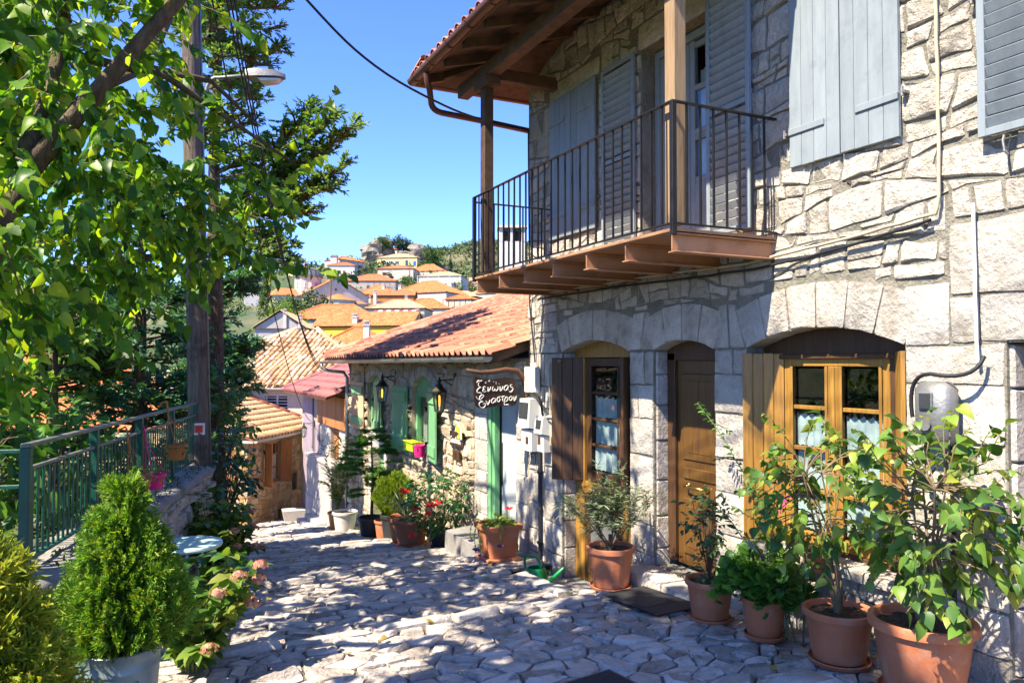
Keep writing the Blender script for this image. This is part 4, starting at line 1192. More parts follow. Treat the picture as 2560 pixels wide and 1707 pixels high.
for i in range(9):
    y = YR + .08 + (YL - YR - .35) * i / 8
    mb = MB()
    P0, P1 = (EX0 + .06, rz(EX0 + .06) - .05), (5.35, rz(5.35) - .05)
    if hip(5.35) < y: P1 = (EX0 + max(.3, YL - y), rz(EX0 + max(.3, YL - y)) - .05)
    V = [(P0[0], y - .04, P0[1]), (P0[0], y + .04, P0[1]), (P1[0], y + .04, P1[1]), (P1[0], y - .04, P1[1])]
    V += [(a, b, c - .11) for a, b, c in V]
    mb.add(V, [(0, 1, 2, 3), (7, 6, 5, 4), (0, 4, 5, 1), (1, 5, 6, 2), (2, 6, 7, 3), (3, 7, 4, 0)])
    mb.build('rafter', M['wood_beam'], roof)
mb = MB(); mb.cbox(BX + .04, BX + .2, YR + .05, YL - .25, 3.625, 3.80, .008); mb.build('beam', M['wood_beam'], roof)
mb = MB(); mb.cbox(BX + .2, 5.0, BY1 - .2, BY1 - .07, 3.63, 3.79, .008); mb.cbox(BX + .2, 5.0, BY0 + .06, BY0 + .19, 3.63, 3.79, .008); mb.build('beam', M['wood_beam'], roof)
mb = MB()
mb.tube([(EX0 + .1, YL - .1, EZ - .08), (5.4, hip(5.4) , rz(5.4) - .12)], .06, 4); mb.build('hip_rafter', M['wood_beam'], roof)
def half_gutter(mb, a, b, r=.065, n=9):
    a, b = Vector(a), Vector(b); d = (b - a).normalized(); s = d.cross(Vector((0, 0, 1))).normalized()
    for rr, fl in ((r, 0), (r * .92, 1)):
        V = []; 
        for p in (a, b):
            for k in range(n + 1):
                w = math.pi * k / n; V.append(p + s * math.cos(w) * rr + Vector((0, 0, -math.sin(w) * rr)))
        F = [(k, k + 1, n + 2 + k, n + 1 + k) for k in range(n)]
        mb.add(V, F)
    for p in (a, b): mb.add([p] + [p + s * math.cos(math.pi * k / n) * r + Vector((0, 0, -math.sin(math.pi * k / n) * r)) for k in range(n + 1)], [tuple(range(n + 2))])
mb = MB(); half_gutter(mb, (EX0 - .05, YR, EZ - .015), (EX0 - .05, YL + .06, EZ - .015), .075)
half_gutter(mb, (EX0 - .02, YL + .06, EZ - .016), (8, YL + .06, EZ - .016), .07)
y = YR + .3
while y < YL:
    mb.tube([(EX0 - .05 + .08 * math.cos(math.pi + math.pi * k / 8), y, EZ - .015 + .08 * math.sin(math.pi + math.pi * k / 8)) for k in range(9)], .008, 5); y += .62
mb.build('gutter', M['gutter_brown'], roof, smooth=True, sharp=50)
mb = MB()
mb.tube(bez((3.38, 9.5, 3.84), (3.38, 9.5, 3.70), (3.44, 9.55, 3.62), 4) + bez((3.5, 9.66, 3.52), (3.52, 9.72, 3.40), (3.68, 9.73, 3.39), 5) + [(4.4, 9.74, 3.36), (5.02, 9.76, 3.33)], .042, 12)
mb.build('downpipe', M['gutter_brown'], roof, smooth=True)
# barrel tiles of the eave
def barrel(r=.085, L=.42, n=7, taper=.82):
    V = []; F = []
    for j in (0, 1):
        for rr in (r, r * .84):
            q = rr * (taper if j else 1)
            for k in range(n + 1):
                w = math.pi * k / n; V.append((q * math.cos(w), j * L, q * math.sin(w)))
    m = n + 1
    for k in range(n):
        F.append((k, k + 1, 2 * m + k + 1, 2 * m + k)); F.append((m + k, 3 * m + k, 3 * m + k + 1, m + k + 1)); F.append((k, m + k, m + k + 1, k + 1))
    return V, F
BAR = [barrel()]
Tt = []
yy = YR
while yy < YL:
    for j in range(4):
        x = EX0 - .06 + j * .36
        if hip(x + .1) < yy: continue
        Tt.append(frame((x, yy + rng.uniform(-.008, .008), rz(x) + .035 + rng.uniform(0, .012)), (1, rng.uniform(-.03, .03), SL), (0, 0, 1), 1))
        fl = frame((x - .02, yy + .105, rz(x) + .075), (1, 0, SL), (0, 0, -1), 1); Tt.append(fl)
    yy += .21
xx = EX0
while xx < 6:
    for j in range(3):
        y = YL + .06 - j * .36
        if y < hip(xx) + .1 and j: continue
        Tt.append(frame((xx, y, EZ + j * .36 * SL + .035), (0, -1, SL), (0, 0, 1), 1))
    xx += .21
scatter(roof, 'tile', 'tile_mass', BAR, Tt, M['tile'], 300)
mb = MB(); mb.cbox(EX0 - .02, EX0 + .02, YR, YL, EZ - .09, EZ + .02, .004); mb.build('fascia', M['wood_beam'], roof)

# ------------------------------------------------------------------ guesthouse
gh = thing('guesthouse', 'low stone guesthouse with green shutters and pink-brown tiled roof', 'house', (5.0, 14.8, -3.4))
GD = (10.10, 11.12, -2.60, -.30); GW1 = (16.9, 18.2, -1.56, -.28); GW2 = (13.55, 14.9, -1.74, -.26); GB = (16.75, 17.75, -3.95, -1.98)
mb = MB()
mb.slab(5.0, 5.4, 9.70, 19.95, -5.0, .06, [GD, GW1, GW2, GB])
mb.box(5.4, 11.5, 19.6, 19.95, -5, .06); mb.box(11.5, 11.8, 9.7, 19.95, -5, 2.1); mb.box(5.4, 11.5, 11.9, 12.0, -3, .06)
V = [(5.0, 19.94, .06), (11.8, 19.94, .06), (11.8, 19.94, 2.2)]; mb.add(V + [(a, b - .3, c) for a, b, c in V], [(0, 1, 2), (5, 4, 3), (0, 2, 5, 3)])
mb.build('wall', M['lime_mortar'], gh)
AG = dict(O=(5.0, 0, 0), U=(0, 1, 0), Vv=(0, 0, 1), N=(-1, 0, 0))
bl = block_stack(11.12, 11.62, -2.9, -.62, .40, .35) + block_stack(9.72, 10.10, -2.9, -.55, .42, .2)
bl += [rect(16.75, 18.35, -1.70, -1.57), rect(13.4, 15.05, -1.90, -1.75)]
bl += block_stack(16.5, 16.75, -3.9, -1.75, .5) + block_stack(17.75, 18.05, -3.9, -1.75, .5) + [rect(16.75, 17.75, -1.98, -1.72)]
ar = voussoirs(10.10, 11.12, -.52, .22, .22, 7) + voussoirs(16.9, 18.2, -.50, .22, .20, 9) + voussoirs(13.55, 14.9, -.50, .24, .20, 9)
ar += [rect(u - .10, u + .10, -.74, -.53) for u in (16.8, 18.3, 13.45, 15.0)]
place_stones(gh, bl, **AG, mat=M['ashlar'], part='ashlar_block', stuff='x', inset=.007, H=.022, back=-.15, rough=.15, n_ind=200, cut=.06, dome=.35)
place_stones(gh, ar, **AG, mat=M['ashlar'], part='arch_stone', stuff='x', inset=.004, H=.022, back=-.2, rough=.1, n_ind=200, cut=.05, dome=.35)
EXG = [(11.10, 11.64, -3, -.6), (9.7, 10.12, -3, -.5), (10.08, 11.14, -3, -.05), (16.9, 18.2, -1.6, -.05), (16.68, 18.42, -.75, -.12), (13.55, 14.9, -1.8, -.04), (13.33, 15.1, -.75, -.1), (16.73, 18.37, -1.72, -1.56), (13.38, 15.07, -1.92, -1.74), (16.48, 18.07, -4, -1.72)]
cells = rubble_cells(9.72, 19.9, -4.6, .04, .27, .20, EXG, jit=.4)
place_stones(gh, cells, **AG, mat=M['rubble'], part='stone', stuff='stone_mass', inset=.011, H=.04, back=-.03, rough=.9, n_ind=300, cut=.16, dome=.5, shl=.72)
place_stones(gh, [rect(4.3, 5.0, 10.0, 10.6), rect(4.3, 5.0, 10.6, 11.25)], (0, 0, -2.62), (1, 0, 0), (0, 1, 0), (0, 0, 1), M['concrete'], 'doorstep', 'x', inset=.006, H=.05, back=-.5, cut=.05, dome=.3)
# door: green frame, half-open pale door
mb = MB()
mb.cbox(5.02, 5.12, 10.92, 11.11, -2.55, -.5, .01); mb.cbox(5.06, 5.16, 10.11, 10.16, -2.55, -.5, .006); mb.cbox(5.02, 5.12, 10.16, 10.92, -.62, -.3, .01); mb.cbox(4.99, 5.02, 11.0, 11.09, -2.55, -.5, .006)
mb.build('door_frame', M['green_paint'], gh)
dd = MB(); dd.cbox(5.14, 5.18, 10.18, 10.90, -2.50, -.62, .004)
dd = dd.build('door', mat('grey_door', [(.34, .38, .40), (.40, .44, .46)], scale=3, rough=.5, bump=.05, rand=0), gh)
MB().cbox(5.11, 5.14, 10.86, 10.89, -1.9, -1.25, .004).build('handle', M['iron'], dd)
MB().cbox(5.08, 5.3, 10.16, 10.92, -2.60, -2.50, .01).build('threshold', M['wood_door'], gh)
MB().box(5.22, 5.3, 16.75, 17.75, -3.95, -1.98).build('cellar_door', M['green_paint'], gh)
def arched_window(y0, y1, z0, zs, rise, left_y, right_ang, curtain):
    x = 5.16
    w = (y1 - y0) / 2; Rr = (w * w + rise * rise) / (2 * rise); cv = zs + rise - Rr
    top = lambda y: cv + math.sqrt(max(0, Rr * Rr - (y - (y0 + y1) / 2) ** 2))
    mb = MB()
    ys_ = [y0 + (y1 - y0) * i / 14 for i in range(15)]
    poly = [(y, top(y) - .004) for y in ys_] + [(y1, zs - .1), (y0, zs - .1)]
    V = [(x - .05, a, b) for a, b in poly] + [(x + .02, a, b) for a, b in poly]; k = len(poly)
    mb.add(V, [tuple(range(k)), tuple(range(k, 2 * k))[::-1]] + [(i, k + i, k + (i + 1) % k, (i + 1) % k) for i in range(k)])
    mb.cbox(x - .07, x + .03, y0, y0 + .09, z0, zs - .1, .006); mb.cbox(x - .07, x + .03, y1 - .09, y1, z0, zs - .1, .006); mb.cbox(x - .06, x + .03, y0 + .09, y1 - .09, z0, z0 + .08, .006)
    mb.cbox(x - .03, x + .03, (y0 + y1) / 2 - .05, (y0 + y1) / 2 + .05, z0 + .08, zs - .1, .006)
    mb.cbox(x - .04, x + .03, y0 + .09, y1 - .09, zs - .19, zs - .1, .006)
    o = mb.build('window', M['green_paint'], gh)
    for a, b in ((y0 + .09, (y0 + y1) / 2 - .05), ((y0 + y1) / 2 + .05, y1 - .09)):
        MB().box(x, x + .006, a, b, z0 + .08, zs - .19).build('pane', M['glass'], o)
        V = []; F = []
        for i in range(19):
            yy = a + (b - a) * i / 18; q = .02 * math.sin(i * 1.3); V += [(x + .09 + q, yy, z0 + .05), (x + .09 + q, yy, zs - .15 - (.3 if curtain else .0))]
        for i in range(18): F.append((2 * i, 2 * i + 2, 2 * i + 3, 2 * i + 1))
        MB().add(V, F).build('curtain', M['drape'], o, smooth=True)
    return o
arched_window(*GW1[:3], -.50, .22, 0, 0, False); arched_window(*GW2[:3], -.50, .24, 0, 0, True)
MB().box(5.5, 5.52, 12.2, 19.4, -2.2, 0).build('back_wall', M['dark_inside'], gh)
def green_leaf(L, H, hinge, ang, z0, mats, flip):
    d = (math.cos(ang), math.sin(ang)); n = (-d[1], d[0])
    B = Matrix(((d[0], n[0], 0, hinge[0]), (d[1], n[1], 0, hinge[1]), (0, 0, 1, z0), (0, 0, 0, 1)))
    s = 1 if flip > 0 else -1
    mb = MB()
    for z in (.10, H - .30): mb.cbox(.03, L - .03, min(s * .016, s * .042), max(s * .016, s * .042), z, z + .2, .008)
    mb.cbox(.005, L - .005, -.010, .010, .01, H - .01, .002)
    o = mb.build('shutter', mats[1], gh, basis=B)
    nb = max(2, int(L / .16))
    for k in range(nb):
        mk = MB(); mk.cbox(L / nb * k + .002, L / nb * (k + 1) - .002, -.016, .016, 0, H, .004); mk.build('plank', mats[0], o, basis=B)
    hb = MB()
    for z in (.28, H - .42):
        hb.cbox(-.12, .05, min(s * -.03, s * -.016), max(s * -.03, s * -.016), z - .02, z + .02, .004); hb.cbox(-.14, -.10, -.04, .04, z - .035, z + .035, .004)
    hb.build('hinge', M['iron'], o, basis=B)
    return o
G2 = (M['green_paint'], M['green_paint'])
green_leaf(.72, 1.30, (4.93, 14.96), PIh + .12, -1.80, G2, 1)
green_leaf(.74, 1.36, (4.93, 13.70), -PIh - .16, -1.82, G2, -1)
green_leaf(.72, 1.14, (4.93, 18.28), PIh + .15, -1.62, (M['salmon_paint'], M['green_paint']), 1)
green_leaf(.72, 1.18, (4.93, 17.35), -PIh - .12, -1.62, G2, -1)
# roof
GS = .345; GE = 4.42; GZ0 = .10; GYA, GYB = 9.78, 20.28
grz = lambda x: GZ0 + (x - GE) * GS
mb = MB(); roof_sheet(mb, [(GE, GYA, grz(GE)), (11.6, GYA, grz(11.6)), (11.6, GYB, grz(11.6)), (GE, GYB, grz(GE))], .05)
roof = mb.build('roof', M['wood_beam'], gh)
def roman(w=.232, L=.425):
    pr = [(0, 0), (.012, .034), (.036, .060), (.062, .064), (.088, .044), (.108, .008), (.150, .0), (.19, .002), (w, .004)]
    V = []; F = []
    for y, dz in ((0, .012), (0, -.016), (L, -.008)):
        V += [(x, y, z + dz) for x, z in pr]
    m = len(pr)
    for k in range(m - 1):
        F.append((k, k + 1, 2 * m + k + 1, 2 * m + k)); F.append((m + k, m + k + 1, k + 1, k))
    return V, F
ROM = [roman()]
Tt = []
nrow = 19
for j in range(nrow):
    x = GE - .05 + j * .365
    y = GYB - .01
    while y > GYA:
        Tt.append(frame((x, y + rng.uniform(-.004, .004), grz(x) + .035 + rng.uniform(0, .006)), (1, rng.uniform(-.012, .012), GS - .045), (0, 0, 1), 1))
        y -= .232
# x axis of frame = d x n = -Y: tiles run from far to near
scatter(roof, 'tile', 'tile_mass', ROM, Tt, M['tile_new'], 300)
Tt = []
x = GE
while x < 11.4:
    Tt.append(frame((x, GYB + .02, grz(x) + .06 + rng.uniform(0, .01)), (1, 0, GS + .03), (0, 0, 1), 1.35)); x += .42
scatter(roof, 'ridge_tile', 'x', BAR, Tt, M['tile_new'], 60)
mb = MB()
for i in range(14):
    y = GYA + .25 + i * .76
    V = [(GE + .04, y - .035, grz(GE + .04) - .05), (GE + .04, y + .035, grz(GE + .04) - .05), (5.0, y + .035, grz(5.0) - .05), (5.0, y - .035, grz(5.0) - .05)]
    V += [(a, b, c - .09) for a, b, c in V]
    mb = MB().add(V, [(0, 1, 2, 3), (7, 6, 5, 4), (0, 4, 5, 1), (1, 5, 6, 2), (2, 6, 7, 3), (3, 7, 4, 0)]); mb.build('rafter', M['wood_beam'], roof)
mb = MB(); roof_sheet(mb, [(GE, GYA - .02, grz(GE) + .03), (5.6, GYA - .02, grz(5.6) + .03), (5.6, GYA + .02, grz(5.6) + .03), (GE, GYA + .02, grz(GE) + .03)], .16); mb.build('barge_board', M['wood_beam'], roof)
mb = MB(); half_gutter(mb, (GE - .07, GYA - .1, grz(GE) - .025), (GE - .07, GYB + .12, grz(GE) - .06), .072)
y = GYA + .4
while y < GYB:
    mb.tube([(GE - .07 + .077 * math.cos(math.pi + math.pi * k / 8), y, grz(GE) - .03 + .077 * math.sin(math.pi + math.pi * k / 8)) for k in range(9)], .007, 5); y += .72
mb.build('gutter', M['zinc'], roof, smooth=True, sharp=50)
mb = MB(); mb.tube([(GE - .07, 20.3, .02), (GE - .07, 20.28, -.14), (4.5, 20.18, -.22), (4.86, 20.0, -.26), (4.93, 19.92, -.40), (4.93, 19.90, -4.2)], .045, 10); mb.build('downpipe', M['zinc'], roof, smooth=True)

# ------------------------------------------------------------------ shop at the bottom of the lane
sh = thing('corner_building', 'lilac plastered building with wooden fascia and purple tiled canopy roof', 'building', (5.2, 23, -5.0))
mb = MB()
mb.slab(5.0, 5.4, 20.3, 26.3, -6.5, -.9, [(23.75, 24.35, -5.4, -1.95), (21.05, 22.1, -4.3, -1.85)])
mb.box(5.4, 10, 26.0, 26.3, -6.5, -.9)
mb.build('wall', M['grey_render'], sh)
MB().cbox(4.93, 5.0, 24.4, 25.75, -6, -1.0, .02).build('pilaster', M['lilac_plaster'], sh)
MB().cbox(4.9, 5.0, 23.35, 23.75, -6, -1.85, .02).build('pilaster', M['lilac_plaster'], sh)
place_stones(sh, block_stack(22.15, 23.33, -5.2, -1.8, .55), (5.0, 0, 0), (0, 1, 0), (0, 0, 1), (-1, 0, 0), M['plaster'], 'ashlar_block', 'x', inset=.008, H=.05, back=-.03, rough=.05, cut=.04, dome=.2)
place_stones(sh, block_stack(20.3, 21.0, -5.0, -1.8, .9), (5.0, 0, 0), (0, 1, 0), (0, 0, 1), (-1, 0, 0), M['plaster'], 'ashlar_block', 'x', inset=.008, H=.03, back=-.03, rough=.05, cut=.04, dome=.2)
MB().box(5.25, 5.3, 23.75, 24.35, -5.4, -1.95).build('door', M['wood_dark'], sh)
bl_ = MB().box(5.14, 5.16, 21.05, 22.1, -4.3, -1.85).build('roller_shutter', M['wood_orange'], sh)
z = -4.2
sm = MB(); sm.cbox(5.10, 5.14, 21.06, 22.09, 0, .07, .01); sm = new_mesh('slat', sm.v, sm.f, M['wood_orange'])
while z < -1.9: obj('slat', sm, bl_, Matrix.Translation((0, 0, z))); z += .085
y = 20.0; fb = MB().box(4.93, 4.95, 20.0, 23.5, -1.76, -.98).build('fascia', M['wood_orange'], sh)
while y < 23.4: 
    mk = MB(); mk.cbox(4.895, 4.93, y + .003, y + .117, -1.8 + rng.uniform(-.01, .01), -.95, .004); mk.build('plank', M['wood_orange'], fb); y += .12
mb = MB(); mb.slab(4.62, 4.98, 20.25, 23.6, -6, -2.78, []); mb.cbox(4.58, 5.0, 20.2, 23.65, -2.78, -2.70, .01); mb.build('low_wall', M['grey_render'], sh)
for i, (y0, z0) in enumerate(((20.3, -3.6), (21.4, -3.75), (22.5, -3.9))): MB().cbox(4.6, 4.62, y0 + .01, y0 + 1.09, -5.2, z0, .004).build('facing_slab', M['grey_render'], sh)
SE, SZ, SS = 4.45, -.93, .40
srz = lambda x: SZ + (x - SE) * SS
mb = MB(); roof_sheet(mb, [(SE, 20.25, SZ), (9.5, 20.25, srz(9.5)), (9.5, 26.5, srz(9.5)), (SE, 26.5, SZ)], .06); rf = mb.build('roof', M['wood_orange'], sh)
Tt = []
for j in range(10):
    x = SE - .05 + j * .37; y = 26.5
    while y > 20.2:
        Tt.append(frame((x, y, srz(x) + .035), (1, 0, SS - .04), (0, 0, 1), 1)); y -= .232
scatter(rf, 'tile', 'tile_mass', ROM, Tt, M['tile_purple'], 250)
Tt = []
x = SE
while x < 9: Tt.append(frame((x, 26.5, srz(x) + .06), (1, 0, SS + .03), (0, 0, 1), 1.4)); x += .42
scatter(rf, 'ridge_tile', 'x', BAR, Tt, M['tile_purple'], 60)
# steps and white block in front of it
st = thing('stone_steps', 'two low stone steps beside the lilac pillar at the lane end', 'steps', (4.4, 21.5, -4.7))
for i in range(2):
    mk = MB(); mk.cbox(4.12 + .22 * i, 4.6, 20.5 + .25 * i, 22.4, g(4, 21.5) - .4, g(4, 20.6) - .04 + .12 * i, .02); mk.build('step', M['kerb'], st)
wb = MB(); wb.add([(4.25, 24.6, -5.3), (4.75, 24.6, -5.3), (4.75, 25.1, -5.3), (4.3, 25.1, -5.3), (4.1, 24.6, -4.62), (4.8, 24.6, -4.62), (4.8, 25.15, -4.62), (4.15, 25.15, -4.62)], [(0, 3, 2, 1), (4, 5, 6, 7), (0, 1, 5, 4), (1, 2, 6, 5), (2, 3, 7, 6), (3, 0, 4, 7)])
tag(wb.build('marble_block', M['plaster']), 'white wedge-shaped marble block at the foot of the lilac pillar', 'stone block')
eb = MB(); eb.cbox(4.72, 4.88, 23.25, 23.65, -3.25, -2.72, .03); eb.tube([(4.8, 23.45, -3.25), (4.8, 23.45, -5.2)], .03, 8); eb.tube(bez((4.8, 23.5, -2.72), (4.75, 23.7, -2.5), (4.85, 23.9, -2.6), 6), .03, 6)
tag(eb.build('junction_box', M['galvan']), 'grey electric junction box beside the lilac pillar', 'junction box')

# ------------------------------------------------------------------ house closing the lane, cream house behind it
a = R(35); D1 = Vector((math.sin(a), math.cos(a), 0)); N1 = Vector((math.cos(a), -math.sin(a), 0))
Cn = Vector((3.1, 24.9, 0)); EV = -2.36
def local(O, U, Nn):      # x along U, y into the building, z up
    return Matrix(((U.x, -Nn.x, 0, O.x), (U.y, -Nn.y, 0, O.y), (0, 0, 1, O.z), (0, 0, 0, 1)))
eh = thing('end_house', 'ochre stone house with brown shutters closing the end of the lane', 'house', (Cn.x, Cn.y, -5.3))
Le = local(Cn, D1, N1)
def slab_local(mb, W, Dp, z0, z1, holes, L):
    us = sorted({0, W} | {h[0] for h in holes} | {h[1] for h in holes}); vs = sorted({z0, z1} | {h[2] for h in holes} | {h[3] for h in holes})
    for i in range(len(us) - 1):
        for j in range(len(vs) - 1):
            um, vm = (us[i] + us[i + 1]) / 2, (vs[j] + vs[j + 1]) / 2
            if any(h[0] < um < h[1] and h[2] < vm < h[3] for h in holes): continue
            mb.box(us[i], us[i + 1], 0, .3, vs[j], vs[j + 1], L)
EHH = [(1.05, 2.25, -3.95, -2.62), (3.05, 3.45, -4.45, -3.85), (2.02, 2.22, -5.25, -4.92)]
mb = MB(); slab_local(mb, 5.6, .3, -7, EV + .1, EHH, Le)
mb.box(0, .3, .3, 7, -7, EV + .1, Le); mb.box(5.3, 5.6, .3, 7, -7, EV + .1, Le)
mb.build('wall', M['sand_mortar'], eh)
cells = rubble_cells(0, 5.6, -6.2, EV + .06, .30, .20, [(0.98, 2.32, -4.02, -2.55), (2.98, 3.52, -4.52, -3.80), (1.95, 2.3, -5.3, -4.85)], jit=.5)
place_stones(eh, cells, Cn, D1, (0, 0, 1), N1, M['sandstone'], 'stone', 'stone_mass', inset=.010, H=.022, back=-.02, rough=.3, n_ind=300, cut=.16, dome=.4)
place_stones(eh, rubble_cells(0, 5, -6, EV + .06, .34, .24, [(.3, 1.3, -3.9, -2.7)], jit=.5), Cn, -N1, (0, 0, 1), -D1, M['sandstone'], 'stone', 'stone_mass', inset=.010, H=.02, back=-.02, rough=.3, n_ind=0, cut=.16, dome=.4)
place_stones(eh, [rect(.95, 2.35, -4.05, -3.96), rect(2.95, 3.03, -4.5, -3.8), rect(3.47, 3.56, -4.5, -3.8), rect(2.95, 3.56, -3.84, -3.74), rect(2.95, 3.56, -4.56, -4.46), rect(1.72, 2.0, -5.3, -4.85), rect(2.24, 2.55, -5.3, -4.85), rect(1.9, 2.4, -4.9, -4.6)], Cn, D1, (0, 0, 1), N1, M['sandstone'], 'ashlar_block', 'x', inset=.004, H=.035, back=-.1, rough=.05, cut=.05, dome=.3)
def brown_window(parent, L, u0, u1, z0, z1, y=.1):
    m = (u0 + u1) / 2
    mb = MB(); mb.cbox(u0, u0 + .07, y - .03, y + .03, z0, z1, .005, L); mb.cbox(u1 - .07, u1, y - .03, y + .03, z0, z1, .005, L); mb.cbox(u0 + .07, u1 - .07, y - .03, y + .03, z0, z0 + .08, .005, L); mb.cbox(u0 + .07, u1 - .07, y - .03, y + .03, z1 - .07, z1, .005, L); mb.cbox(m - .05, m + .05, y - .03, y + .03, z0 + .08, z1 - .07, .005, L)
    for q in (.36, .68): mb.cbox(u0 + .07, u1 - .07, y - .02, y + .02, z0 + (z1 - z0) * q - .025, z0 + (z1 - z0) * q + .025, .004, L)
    w = mb.build('window', M['wood_orange'], parent)
    for a_, b_ in ((u0 + .07, m - .05), (m + .05, u1 - .07)):
        MB().box(a_, b_, y - .004, y + .004, z0 + .08, z1 - .07, L).build('pane', M['glass'], w)
        MB().box(a_, b_, y + .04, y + .05, z0 + .06, z0 + (z1 - z0) * .66, L).build('curtain', M['white_paint'], w)
    MB().box(u0, u1, .22, .24, z0, z1, L).build('interior', M['dark_inside'], w)
    for u, s in ((u0, 1), (u1, -1)):
        mk = MB(); d = .34
        V = [(u, -.01, z0 - .03), (u + s * .04, -.01, z0 - .03), (u - s * .10, -d, z0 - .03), (u - s * .14, -d, z0 - .03)]; V += [(x_, y_, z1 + .02) for x_, y_, _ in V]
        mk.add(V, [(0, 1, 2, 3), (7, 6, 5, 4), (0, 4, 5, 1), (1, 5, 6, 2), (2, 6, 7, 3), (3, 7, 4, 0)], L); mk.build('shutter', M['wood_orange'], w)
brown_window(eh, Le, 1.05, 2.25, -3.95, -2.62)
MB().box(3.05, 3.45, .12, .16, -4.45, -3.85, Le).build('niche', M['galvan'], eh)
MB().box(2.02, 2.22, .2, .24, -5.25, -4.92, Le).build('vent_hole', M['dark_inside'], eh)
Ls = local(Cn - N1 * .0, -N1, -D1)
mk = MB(); mk.cbox(.35, .8, -.06, 0.0, -3.95, -2.65, .01, Ls); mk.build('shutter', M['wood_orange'], eh); MB().cbox(.8, 1.4, -.02, 0.0, -3.95, -2.65, .005, Ls).build('window', M['dark_glass'], eh)
ES = .36
mb = MB(); roof_sheet(mb, [Le @ Vector(p) for p in ((-.35, -.35, EV), (4.55, -.35, EV), (4.55, 3.4, EV + 3.75 * ES), (-.35, 3.4, EV + 3.75 * ES))], .05); rf = mb.build('roof', M['tile_new'], eh)
Tt = []
up = Vector((-N1.x, -N1.y, ES - .045))
for j in range(10):
    u = 4.55
    while u > -.3:
        p = Le @ Vector((u, -.4 + j * .365, EV + (-.05 + j * .365) * ES + .035)); Tt.append(frame(p, up, (0, 0, 1), 1)); u -= .232
scatter(rf, 'tile', 'tile_mass', [([(-x_, y_, z_) for x_, y_, z_ in ROM[0][0]], [f[::-1] for f in ROM[0][1]])], Tt, mat('tile_sand', [(.55, .30, .14), (.62, .36, .18), (.66, .42, .24)], scale=5, mix=.5, rand=.12, bump=.4), 250)
Tt = []
for j in range(10): Tt.append(frame(Le @ Vector((4.6, -.4 + j * .4, EV + j * .4 * ES + .05)), -N1 + Vector((0, 0, ES + .03)), (0, 0, 1), 1.3))
scatter(rf, 'ridge_tile', 'x', BAR, Tt, M['tile_new'], 60)
mb = MB(); half_gutter(mb, Le @ Vector((-.4, -.45, EV - .02)), Le @ Vector((5.5, -.45, EV - .02)), .07); mb.box(-.35, 5.5, -.34, 0, EV - .10, EV - .02, Le)
mb.build('gutter', M['plaster'], rf)

ch = thing('cream_house', 'cream plastered house under a wavy old barrel-tiled roof', 'house', (5.6, 28.7, -5))
P0 = Cn + D1 * 4.75
Lc = local(P0 + N1 * 2.5, -N1, -D1)      # x runs to the left, y goes away
mb = MB(); slab_local(mb, 9.2, .3, -7, -.92, [(3.45, 4.35, -1.78, -1.2), (1.75, 2.45, -1.85, -1.2)], Lc)
mb.box(0, .3, .3, 7, -7, -.92, Lc); mb.box(8.9, 9.2, .3, 7, -7, -.92, Lc); mb.build('wall', M['cream_plaster'], ch)
for u0, u1, z0 in ((3.45, 4.35, -1.78), (1.75, 2.45, -1.85)):
    mb = MB(); z1 = -1.2
    mb.cbox(u0, u0 + .05, .06, .12, z0, z1, .005, Lc); mb.cbox(u1 - .05, u1, .06, .12, z0, z1, .005, Lc); mb.cbox(u0 + .05, u1 - .05, .06, .12, z0, z0 + .05, .005, Lc); mb.cbox(u0 + .05, u1 - .05, .06, .12, z1 - .05, z1, .005, Lc); mb.cbox((u0 + u1) / 2 - .03, (u0 + u1) / 2 + .03, .06, .12, z0, z1, .005, Lc)
    w = mb.build('window', M['white_paint'], ch)
    for k in range(1, 5): MB().cbox(u0 + .05, u1 - .05, .02, .04, z0 + (z1 - z0) * k / 5 - .012, z0 + (z1 - z0) * k / 5 + .012, .002, Lc).build('bar', M['white_paint'], w)
    MB().box(u0, u1, .13, .14, z0, z1, Lc).build('pane', M['dark_glass'], w)
HA = 4.2; HZ = .58
def hipz(x, y):   # pyramid with short ridge; x 0..9.2 along eave
    return -.92 + HZ * min(y + .3, x + .3 + 0.0, 9.5 - x)
mb = MB()
e0, e1 = -.3, 9.5; rx0, rx1, ry = 4.0, 5.2, 4.1
zt = -.92 + 4.3 * HZ * .87
roof_sheet(mb, [Lc @ Vector(p) for p in ((e0, -.3, -.92), (e1, -.3, -.92), (rx1, ry, zt), (rx0, ry, zt))], .05)
roof_sheet(mb, [Lc @ Vector(p) for p in ((e0, -.3, -.93), (rx0, ry, zt), (e0, 8, -.93))], .05)
roof_sheet(mb, [Lc @ Vector(p) for p in ((e1, -.3, -.93), (e1, 8, -.93), (rx1, ry, zt))], .05)
rf = mb.build('roof', M['tile_old'], ch)
Tt = []
sl_ = (zt + .92) / (ry + .3)
u = e0 + .1
while u < e1:
    j = 0
    while True:
        y = -.4 + j * .34
        ymax = -.3 + (ry + .3) * min(1, (u - e0) / (rx0 - e0), (e1 - u) / (e1 - rx1))
        if y > ymax - .1: break
        z = -.92 + (y + .3) * sl_ + .05 + .035 * math.sin(u * 2.1 + y * .8) + .03 * math.sin(y * 2 + 1)
        Tt.append(frame(Lc @ Vector((u + rng.uniform(-.015, .015) + .05 * math.sin(y * 1.1 + 1), y, z + rng.uniform(0, .015))), (D1 + N1 * rng.uniform(-.05, .05)) * 1.0 + Vector((0, 0, sl_ - .02)), (0, 0, 1), 1.12))
        j += 1
    u += .225
scatter(rf, 'tile', 'tile_mass', BAR, Tt, M['tile_old'], 300)
Tt = []
